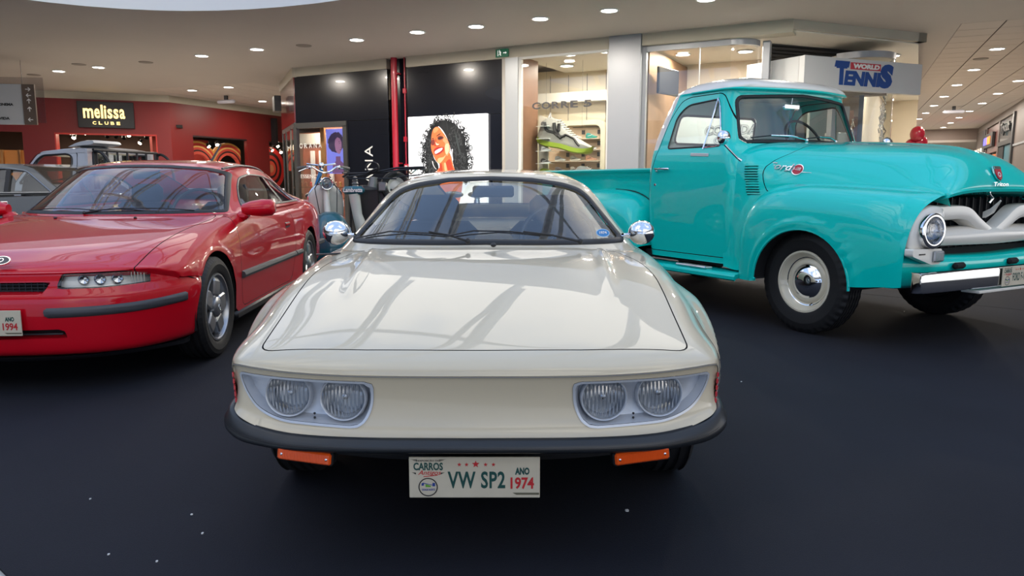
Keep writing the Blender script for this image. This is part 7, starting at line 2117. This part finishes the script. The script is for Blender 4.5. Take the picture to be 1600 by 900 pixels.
# ================================================================ silver white pickup behind the red coupe
def build_silver_pickup():
    t = empty('pickup_truck', (-6.04, 10.5, 0), R(-10)); tag(t, 'silver white pickup with black roll bars and roof deflector behind the red coupe', 'truck')
    # side profile of the cab, lofted across the width (y)
    prof = [(-1.25, .55), (-1.26, .98), (-1.02, 1.20), (-.82, 1.46), (-.74, 1.515), (-.30, 1.555), (-.08, 1.560), (-.02, 1.535), (0, 1.48), (0, .55)]
    def cabsec(y, ins):
        c = (-.55, 1.0); return [(c[0] + (x - c[0]) * (1 - ins * (1 if z > 1.1 else .2)), y, z - ins * (.35 if z > 1.3 else 0)) for x, z in prof]
    secs = [cabsec(0.06, .10), cabsec(0.0, .0), cabsec(.02, .0)]
    # outer shell as a frame round the side window
    def sidewall(y0, y1, nm):
        b = B(); o = fillet(prof, [.02, .05, .1, .05, .1, .1, .06, .05, .05, .02]); w = fillet([(-1.06, 1.06), (-.80, 1.40), (-.72, 1.455), (-.33, 1.475), (-.24, 1.44), (-.22, 1.06)], [.03, .05, .05, .06, .05, .04])
        polys = [[Vector((x, z, 0)) for x, z in o], [Vector((x, z, 0)) for x, z in w]]
        tr = tessellate_polygon(polys); P = [p for q in polys for p in q]; n = len(P)
        lean = lambda z: max(0, z - 1.0) * .22 * (1 if y1 > y0 else -1)
        vs = [(p.x, y0 + lean(p.y), p.y) for p in P] + [(p.x, y1 + lean(p.y), p.y) for p in P]
        fs = [tuple(q) for q in tr] + [tuple(i + n for i in q)[::-1] for q in tr]
        no = len(o)
        for k in range(no): fs.append((k, (k + 1) % no, n + (k + 1) % no, n + k))
        nw = len(w)
        for k in range(nw): fs.append((no + k, no + (k + 1) % nw, n + no + (k + 1) % nw, n + no + k))
        b.add(vs, fs); o2 = b.obj(nm, SILVW, t, 25)
        b = B(); b.tube([(x, y0 - .004 * (1 if y1 > y0 else -1) + lean(z), z) for x, z in w], .014, 6, closed=True); b.obj('window_seal', BLACKM, o2)
        b = B(); b.tube([(-.86, y0 + lean(1.06), 1.06), (-.82, y0 + lean(1.40), 1.38)], .014, 6); b.obj('vent_bar', BLACKM, o2)
        b = B(); b.add([(x, (y0 + y1) / 2 + lean(z), z) for x, z in w], [tuple(range(nw))]); b.obj('door_glass', GLASSC, o2, 0)
        b = B(); b.tube([(x, y0 - .001 + lean(z), z) for x, z in fillet([(-1.16, .58), (-1.17, 1.02), (-.84, 1.46), (-.75, 1.497), (-.25, 1.525), (-.16, 1.49), (-.15, .58)], .05)], .005, 5); b.obj('door_gap', GAP, o2)
    sidewall(0, .05, 'cab_side'); sidewall(1.62, 1.57, 'cab_side')
    b = B(); secs = []
    for y, dz in ((.10, -.02), (.16, .0), (.4, .018), (.81, .025), (1.22, .018), (1.46, 0), (1.52, -.02)):
        secs.append([(-.80, y, 1.47 + dz * .5), (-.74, y, 1.515 + dz), (-.30, y, 1.560 + dz), (-.08, y, 1.565 + dz), (-.01, y, 1.535 + dz), (-.02, y, 1.50), (-.78, y, 1.45)])
    b.loft(secs); b.obj('roof', SILVW, t, 40)
    b = B(); b.box((-.01, .81, .85), (.04, 1.56, .52)); b.box((-.01, .16, 1.3), (.04, .14, .5)); b.box((-.01, 1.46, 1.3), (.04, .14, .5)); b.obj('cab_back', SILVW, t, 20)
    B().box((-.012, .81, 1.3), (.008, 1.2, .36)).obj('rear_window', GLASSD, t, 0)
    B().box((-1.0, .81, .98), (.5, 1.5, .12), .04).obj('dashboard', BLACKM, t, 30)
    o = steering_wheel(t, (-.80, .42, 1.06), .19, R(20))
    # roof deflector
    b = B(); secs = []
    for y, s_ in ((.08, .7), (.12, 1), (.58, 1), (.64, .7)):
        secs.append([(-.28, y, 1.575), (-.16, y, 1.595 + .04 * s_), (.0, y, 1.635 + .03 * s_), (.12, y, 1.64 + .025 * s_), (.14, y, 1.625), (.10, y, 1.605), (-.10, y, 1.59)])
    b.loft(secs); b.obj('roof_deflector', mat('deflector silver', (.5, .51, .53), .35, coat=.5), t, 40)
    # roll bars
    for y in (.10, 1.50):
        b = B(); b.tube([tuple(p) for p in cr([(.10, y, .9), (.10, y, 1.42), (.12, y, 1.50), (.20, y, 1.50), (.30, y, 1.42), (.36, y, 1.25), (.40, y, .95)], 4)], .022, 8); b.obj('roll_bar', BLACKM, t)
    b = B()
    for k in range(7): b.tube([(.10, .16 + k * .215, .95), (.10, .16 + k * .215, 1.53)], .016, 6)
    b.tube([(.10, .1, 1.53), (.10, 1.5, 1.53)], .020, 8); b.obj('window_guard', BLACKM, t)
    # lower body, bed, hood, wheels
    for y, s_ in ((0, 1), (1.62, -1)):
        b = B(); pr = [(-2.6, .62), (-2.6, .92), (-2.5, .98), (-1.26, 1.02), (-1.25, .45), (-1.40, .45)] + [(-1.95 + .40 * math.cos(a), .36 + .40 * math.sin(a)) for a in [math.pi * k / 14 for k in range(15)]][1:] + [(-2.6, .45)]
        b.prism(pr, .05, Matrix.Translation((0, y + (.05 if s_ > 0 else 0), 0)) @ Matrix.Rotation(R(90), 4, 'X')); b.obj('front_fender', SILVW, t, 30)
        b = B(); pr = [(.02, .45), (.02, .98), (2.2, .98), (2.2, .45)] + [(1.35 + .40 * math.cos(a), .36 + .40 * math.sin(a)) for a in [math.pi * k / 14 for k in range(15)]]
        b.prism(pr, .05, Matrix.Translation((0, y + (.05 if s_ > 0 else 0), 0)) @ Matrix.Rotation(R(90), 4, 'X')); b.obj('bed_side', SILVW, t, 30)
    B().box((-1.95, .81, .97), (1.3, 1.5, .06), .03).obj('hood', SILVW, t, 30)
    B().box((-.1, .81, .48), (4.4, 1.4, .12)).obj('chassis', DARK, t, 0)
    B().box((2.2, .81, .72), (.05, 1.55, .5), .01).obj('tailgate', SILVW, t, 20)
    for x in (-1.95, 1.35):
        for y in (.12, 1.50):
            e = wheel(t, .001 if y > 1 else -.001, 0, .35, .20, .2, 'plain', n=48); e.location = (x, y, .35); e.rotation_euler = (0, 0, math.pi / 2)
    return t
build_silver_pickup()

# ================================================================ grey sedan at the left edge
def build_grey_sedan():
    t = empty('sedan', (-5.10, 8.35, 0), 0); tag(t, 'dark grey sedan cut by the left edge, behind the red coupe', 'car')
    # x to the right is its tail; side faces the viewer
    rows = []
    for y, w in ((0, 0), (.03, 1), (.8, 1.2), (1.57, 1), (1.6, 0)):
        pass
    prof = [(-3.3, .35), (-3.35, .62), (-3.1, .76), (-2.2, .86), (-.0, .93), (.55, .92), (.92, .88), (1.0, .70), (.98, .35)]
    b = B(); secs = []
    for y, k in ((.0, .0), (.02, .05), (.10, .2), (.8, .3), (1.5, .2), (1.58, .05), (1.6, 0)):
        secs.append([(x * (1 - .004 * k), y, z + (.04 * k if z > .7 else 0)) for x, z in prof])
    b.loft(secs); b.obj('body_shell', GREYP, t, 35)
    ca = [(-2.15, .90), (-1.55, 1.25), (-1.30, 1.29), (-.65, 1.285), (-.38, 1.255), (.02, .955)]
    def side(y, s_):
        lean = lambda z: s_ * (z - .9) * .34
        o = fillet(ca, [.02, .08, .1, .1, .1, .03]); w = fillet([(-1.95, .95), (-1.50, 1.215), (-.66, 1.235), (-.42, 1.205), (-.10, .96)], [.03, .05, .05, .05, .03])
        polys = [[Vector((x, z, 0)) for x, z in o], [Vector((x, z, 0)) for x, z in w]]
        tr = tessellate_polygon(polys); P = [p for q in polys for p in q]; n = len(P)
        b = B(); b.add([(p.x, y + lean(p.y), p.y) for p in P] + [(p.x, y + lean(p.y) + s_ * .03, p.y) for p in P], [tuple(q) for q in tr] + [tuple(i + n for i in q)[::-1] for q in tr]); so = b.obj('cab_side', GREYP, t, 0)
        b = B(); b.tube([(x, y + lean(z) - s_ * .004, z) for x, z in w], .010, 6, closed=True); b.obj('window_trim', mat('brushed trim', (.3, .3, .3), .3, metal=.8), so)
        b = B(); b.add([(x, y + lean(z) + s_ * .012, z) for x, z in w], [tuple(range(len(w)))]); b.obj('side_window', GLASSC, so, 0)
        b = B(); b.box((-.62, y + lean(1.09), 1.09), (.05, .02, .28), rot=(-s_ * .32, 0, 0)); b.obj('door_pillar', BLACKM, so, 0)
    side(.02, 1); side(1.58, -1)
    b = B(); b.add([(-1.55, .135, 1.25), (-1.30, .15, 1.29), (-.65, .15, 1.285), (-.38, .14, 1.255), (-1.55, 1.465, 1.25), (-1.30, 1.45, 1.31), (-.65, 1.45, 1.305), (-.38, 1.46, 1.255)], [(0, 1, 5, 4), (1, 2, 6, 5), (2, 3, 7, 6)]); b.obj('roof', GREYP, t, 60)
    b = B(); b.add([(-.38, .14, 1.255), (.02, .05, .955), (.02, 1.55, .955), (-.38, 1.46, 1.255)], [(0, 1, 2, 3)]); b.obj('rear_window', GLASSC, t, 0)
    b = B(); b.add([(-2.15, .05, .90), (-1.55, .135, 1.25), (-1.55, 1.465, 1.25), (-2.15, 1.55, .90)], [(0, 1, 2, 3)]); b.obj('windshield', GLASSC, t, 0)
    for y in (.45, 1.15):
        b = B(); b.box((-1.0, y, .92), (.14, .45, .5), .05, rot=(0, R(14), 0)); b.box((-.92, y, 1.16), (.08, .24, .14), .03); b.obj('seat', SEAT, t, 40)
    B().box((-.65, -.004, .60), (3.0, .02, .035), .004).obj('side_moulding', mat('brushed trim', (.3, .3, .3), .3, metal=.8), t, 0)
    for x in (-2.55, .25):
        for y in (.08, 1.52):
            e = wheel(t, .001 if y > 1 else -.001, 0, .30, .18, .18, 'plain', n=48); e.location = (x, y, .30); e.rotation_euler = (0, 0, math.pi / 2)
    return t
build_grey_sedan()

# ================================================================ two vintage scooters
def small_wheel(par, c, r=.22, w=.09, axis=(1, 0, 0), m=None):
    e = empty('wheel', c, 0, par); M = MZ(axis, (0, 0, 0))
    b = B(); b.add(*tyre_mesh(r, r * .62, w, M, 60, .004, 3, 4)); b.obj('tyre', TYRE, e, 30)
    b = B(); b.lathe([(r * .62, w * .4), (r * .55, w * .3), (r * .4, w * .1), (r * .15, w * .35), (.0001, w * .35)], 24, M); b.lathe([(r * .62, -w * .4), (r * .4, -w * .1), (.0001, -w * .35)], 24, M); b.obj('rim', m or ALLOY, e, 40)
    return e
def scooter(loc, rz, label, shield=True):
    t = empty('scooter', loc, rz); tag(t, label, 'scooter')
    IV = mat('ivory paint', (.60, .60, .55), .35, coat=.8)
    small_wheel(t, (0, .0, .22)); small_wheel(t, (0, 1.18, .22))
    # front mudguard: deep rounded hood over the wheel
    G = []
    for i in range(15):
        a = R(-25) + R(215) * i / 14; row = []
        for j in range(11):
            q = -1 + 2 * j / 10; rr = .39 - .15 * abs(q) ** 3
            row.append((q * .22, -.02 - rr * math.cos(a), .25 + rr * math.sin(a) * 1.25))
        G.append(row)
    s_ = outward(grid(np.array(G)), (0, 0, .25)); s_.obj('front_mudguard', SCOOT, t)
    b = B(); b.tube([tuple(p) for p in G[0]], .010, 6); b.tube([r_[0] for r_ in G], .009, 6); b.tube([r_[-1] for r_ in G], .009, 6); b.obj('mudguard_trim', CHROME, t)
    # steering column, bars, lamp
    b = B(); b.tube([(0, .05, .45), (0, .18, .80), (0, .25, 1.12)], [.045, .040, .032], 12); b.obj('steering_column', IV, t, 60)
    b = B(); b.tube([tuple(p) for p in cr([(-.25, .34, 1.25), (-.16, .30, 1.265), (-.05, .26, 1.20), (.05, .26, 1.20), (.16, .30, 1.265), (.25, .34, 1.25)], 4)], .013, 8); b.obj('handlebar', CHROME, t)
    for sx in (-1, 1):
        b = B(); b.tube([(sx * .20, .32, 1.258), (sx * .31, .37, 1.24)], .021, 10); b.obj('grip', mat('grip grey', (.10, .10, .09), .6), t)
        b = B(); b.tube([(sx * .17, .29, 1.25), (sx * .22, .27, 1.24), (sx * .30, .30, 1.205)], .007, 6); b.ball((sx * .17, .29, 1.255), .025, 10, 6); b.obj('lever', CHROME, t)
    b = B(); b.tube([(.05, .24, 1.15), (.12, .15, 1.0), (.10, .10, .7)], .006, 5); b.tube([(-.05, .24, 1.15), (-.14, .16, 1.0), (-.10, .10, .7)], .006, 5); b.obj('cable', BLACKM, t)
    round_lamp(t, (-.0, .14, 1.06), (0, -1, 0), .065, .012, .07)
    if shield:
        G = []
        for i in range(13):
            v = i / 12; row = []
            for j in range(17):
                u = -1 + 2 * j / 16
                w = .18 + .03 * math.sin(v * 3) - .08 * max(0, (v - .75) / .25) ** 2
                rib = .008 * (math.cos(u * 9) if abs(u) < .55 else 0)
                row.append((u * w, .20 + .10 * (1 - v) * 0 + .07 * u * u + rib + .02 + .10 * (1 - v) ** 2, .50 + .57 * v - .03 * u * u))
            G.append(row)
        s_ = grid(np.array(G)); s_ = outward(s_, (0, 2, .7)); s_.obj('leg_shield', IV, t)
        rim = [r_[0] for r_ in G] + G[-1] + [r_[-1] for r_ in G[::-1]]
        b = B(); b.tube(rim, .011, 6); b.obj('shield_trim', CHROME, t)
        b = B(); b.box((0, .50, .40), (.48, .55, .03), .01); b.obj('footboard', IV, t, 20)
    b = B(); b.tube([(0, .2, .5), (0, .35, .34), (0, .75, .34), (0, .95, .6), (0, 1.3, .62)], .035, 10); b.obj('frame_tube', BLUEP, t)
    b = B(); secs = []
    for y, w, z0, z1 in ((.74, .06, .40, .62), (.82, .16, .32, .74), (1.1, .20, .28, .78), (1.4, .17, .32, .74), (1.56, .06, .42, .62)):
        secs.append([(w * math.cos(a), y, (z0 + z1) / 2 + (z1 - z0) / 2 * math.sin(a)) for a in [2 * math.pi * k / 16 for k in range(16)]])
    b.loft(secs); bo = b.obj('rear_body', SCOOT, t, 50)
    for y in (.86, 1.26):
        b = B(); b.tube([(0, y, .76), (0, y, .86)], [.05, .035], 10)
        for z in (.78, .81, .84): b.lathe([(.045, z - .005), (.05, z), (.045, z + .005)], 14, Matrix.Translation((0, y, 0)))
        b.obj('seat_spring', CHROME, t, 40)
        b = B(); b.ball((0, y + .02, .90), (.13, .16, .05), 18, 10); b.obj('saddle', BLACKM, t, 60)
    return t, IV
s1_, IV = scooter((-2.16, 8.75, 0), R(22), 'petrol blue scooter with ivory leg shield between the red and cream coupes')
s2_, IV = scooter((-1.62, 10.15, 0), R(-62), 'petrol blue scooter with black saddles behind the ivory-shielded one', True)
# name badge, carrier, spare wheel and blue fork of the rear scooter
b = B(); b.box((-.0, .10, .86), (.26, .12, .10), .03); nb = b.obj('name_housing', SCOOT, s2_, 40)
fr_ = ((-2.0, 9.05, 1.0), (1, 0, 0), (0, 0, 1), (0, -1, 0))
hb = empty('horn_cover', (-1.92, 9.0, .98)); hb.parent = None
tag(hb, 'petrol blue horn cover with white script beside the scooters', 'badge')
B().box((0, 0, 0), (.27, .10, .10), .035).obj('cover', SCOOT, hb, 40)
lettering('Lambretta', (-.115, -.022, .115, .030), LET, hb, ((0, -.051, 0), (1, 0, 0), (0, 0, 1), (0, -1, 0)), .002, bold=.03, shear=.15)
b = B(); b.tube([(0, .02, -.04), (.03, .04, -.3), (.12, .06, -.62)], [.07, .06, .09], 12); b.obj('ivory_neck', IV, hb, 50)
b = B(); b.tube([(0.02, .02, -.99 + .02), (.04, .05, -.5)], .03, 8); b.obj('stand_tube', BLACKM, hb)
en_ = empty('engine_unit', (-1.70, 9.35, 0)); tag(en_, 'black scooter engine cover under the luggage carrier', 'engine')
b = B(); b.box((0, 0, .53), (.52, .22, 1.02), .06); b.obj('cover', BLACKM, en_, 40)
bk = empty('carrier_rack', (-1.72, 9.15, 1.12)); tag(bk, 'black luggage carrier with springs and lamp above the blue horn cover', 'rack')
b = B(); b.tube([(-.36, 0, .02), (-.30, -.02, .06), (0, 0, .07), (.30, .02, .13), (.62, .04, .14)], .014, 6); b.tube([(-.36, .2, .02), (0, .2, .07), (.62, .24, .14)], .014, 6); b.tube([(.30, 0, .02), (.62, .04, .05)], .010, 6); b.tube([(-.30, 0, .0), (.30, 0, .0)], .010, 6)
for x in (-.36, 0, .3, .62): b.tube([(x, 0, .07), (x, .22, .07)], .010, 6)
b.obj('rack_frame', BLACKM, bk)
b = B(); b.lathe([(.035, -.10), (.045, -.08), (.033, -.06), (.042, -.04), (.030, -.02), (.036, 0), (.024, .02), (.026, .04), (.0001, .05)], 14, Matrix.Translation((-.22, .05, -.02))); b.obj('spring', mat('worn steel', (.22, .22, .22), .4, metal=.7), bk, 40)
b = B(); b.tube([(.0, 0, -.10), (.02, 0, .02)], [.06, .05], 12); b.box((.12, .05, -.10), (.12, .1, .12), .02); b.obj('engine_part', mat('worn steel', (.22, .22, .22), .4, metal=.7), bk, 40)
b = B(); b.tube([(.01 + .075 * math.cos(a), -.02, .14 + .06 * math.sin(a)) for a in [2 * math.pi * k / 20 for k in range(20)]], .012, 6, closed=True); b.tube([(-.045, -.03, .075), (.065, -.03, .125)], .012, 6); b.obj('mirror_ring', BLACKM, bk)
b = B(); b.tube([(.1, .1, -1.1), (.06, .1, -.1)], .02, 6); b.tube([(-.25, .1, -1.1), (-.22, .1, -.1)], .02, 6); b.obj('rack_leg', BLACKM, bk)
sp_ = empty('spare_wheel', (-1.46, 9.3, 1.02)); tag(sp_, 'upright spare scooter wheel just left of the cream coupe roof', 'wheel')
small_wheel(sp_, (0, 0, 0), .19, .10, (.5, -.85, .1), IV)
b = B(); b.tube([(0, 0, 0), (0, .1, -.98)], .02, 6); b.obj('wheel_post', BLACKM, sp_)
fk = empty('scooter_fork', (-2.47, 9.2, 0)); tag(fk, 'bright blue tubular fork with handlebar left of the ivory leg shield', 'scooter')
b = B(); b.tube([(-.10, 0, .55), (.0, 0, .90), (.12, 0, 1.24)], .026, 8); b.obj('fork_tube', BLUEP, fk)
b = B(); b.tube([(-.06, 0, 1.30), (.10, 0, 1.28), (.30, -.02, 1.30)], .012, 6); b.ball((.12, 0, 1.28), .04, 10, 8); b.obj('handlebar', CHROME, fk, 50)
small_wheel(fk, (-.16, 0, .28), .26, .09, (1, .3, 0))
b = B(); b.tube([(-.16 - .03, 0, .28), (-.10, 0, .60)], .02, 6); b.obj('fork_leg', CHROME, fk)
b = B(); b.tube([tuple(p) for p in cr([(.02, -.1, .40), (.0, -.1, .62), (.10, -.1, .80), (.20, -.1, .84)], 4)], .018, 8); b.obj('frame_loop', IV, fk)
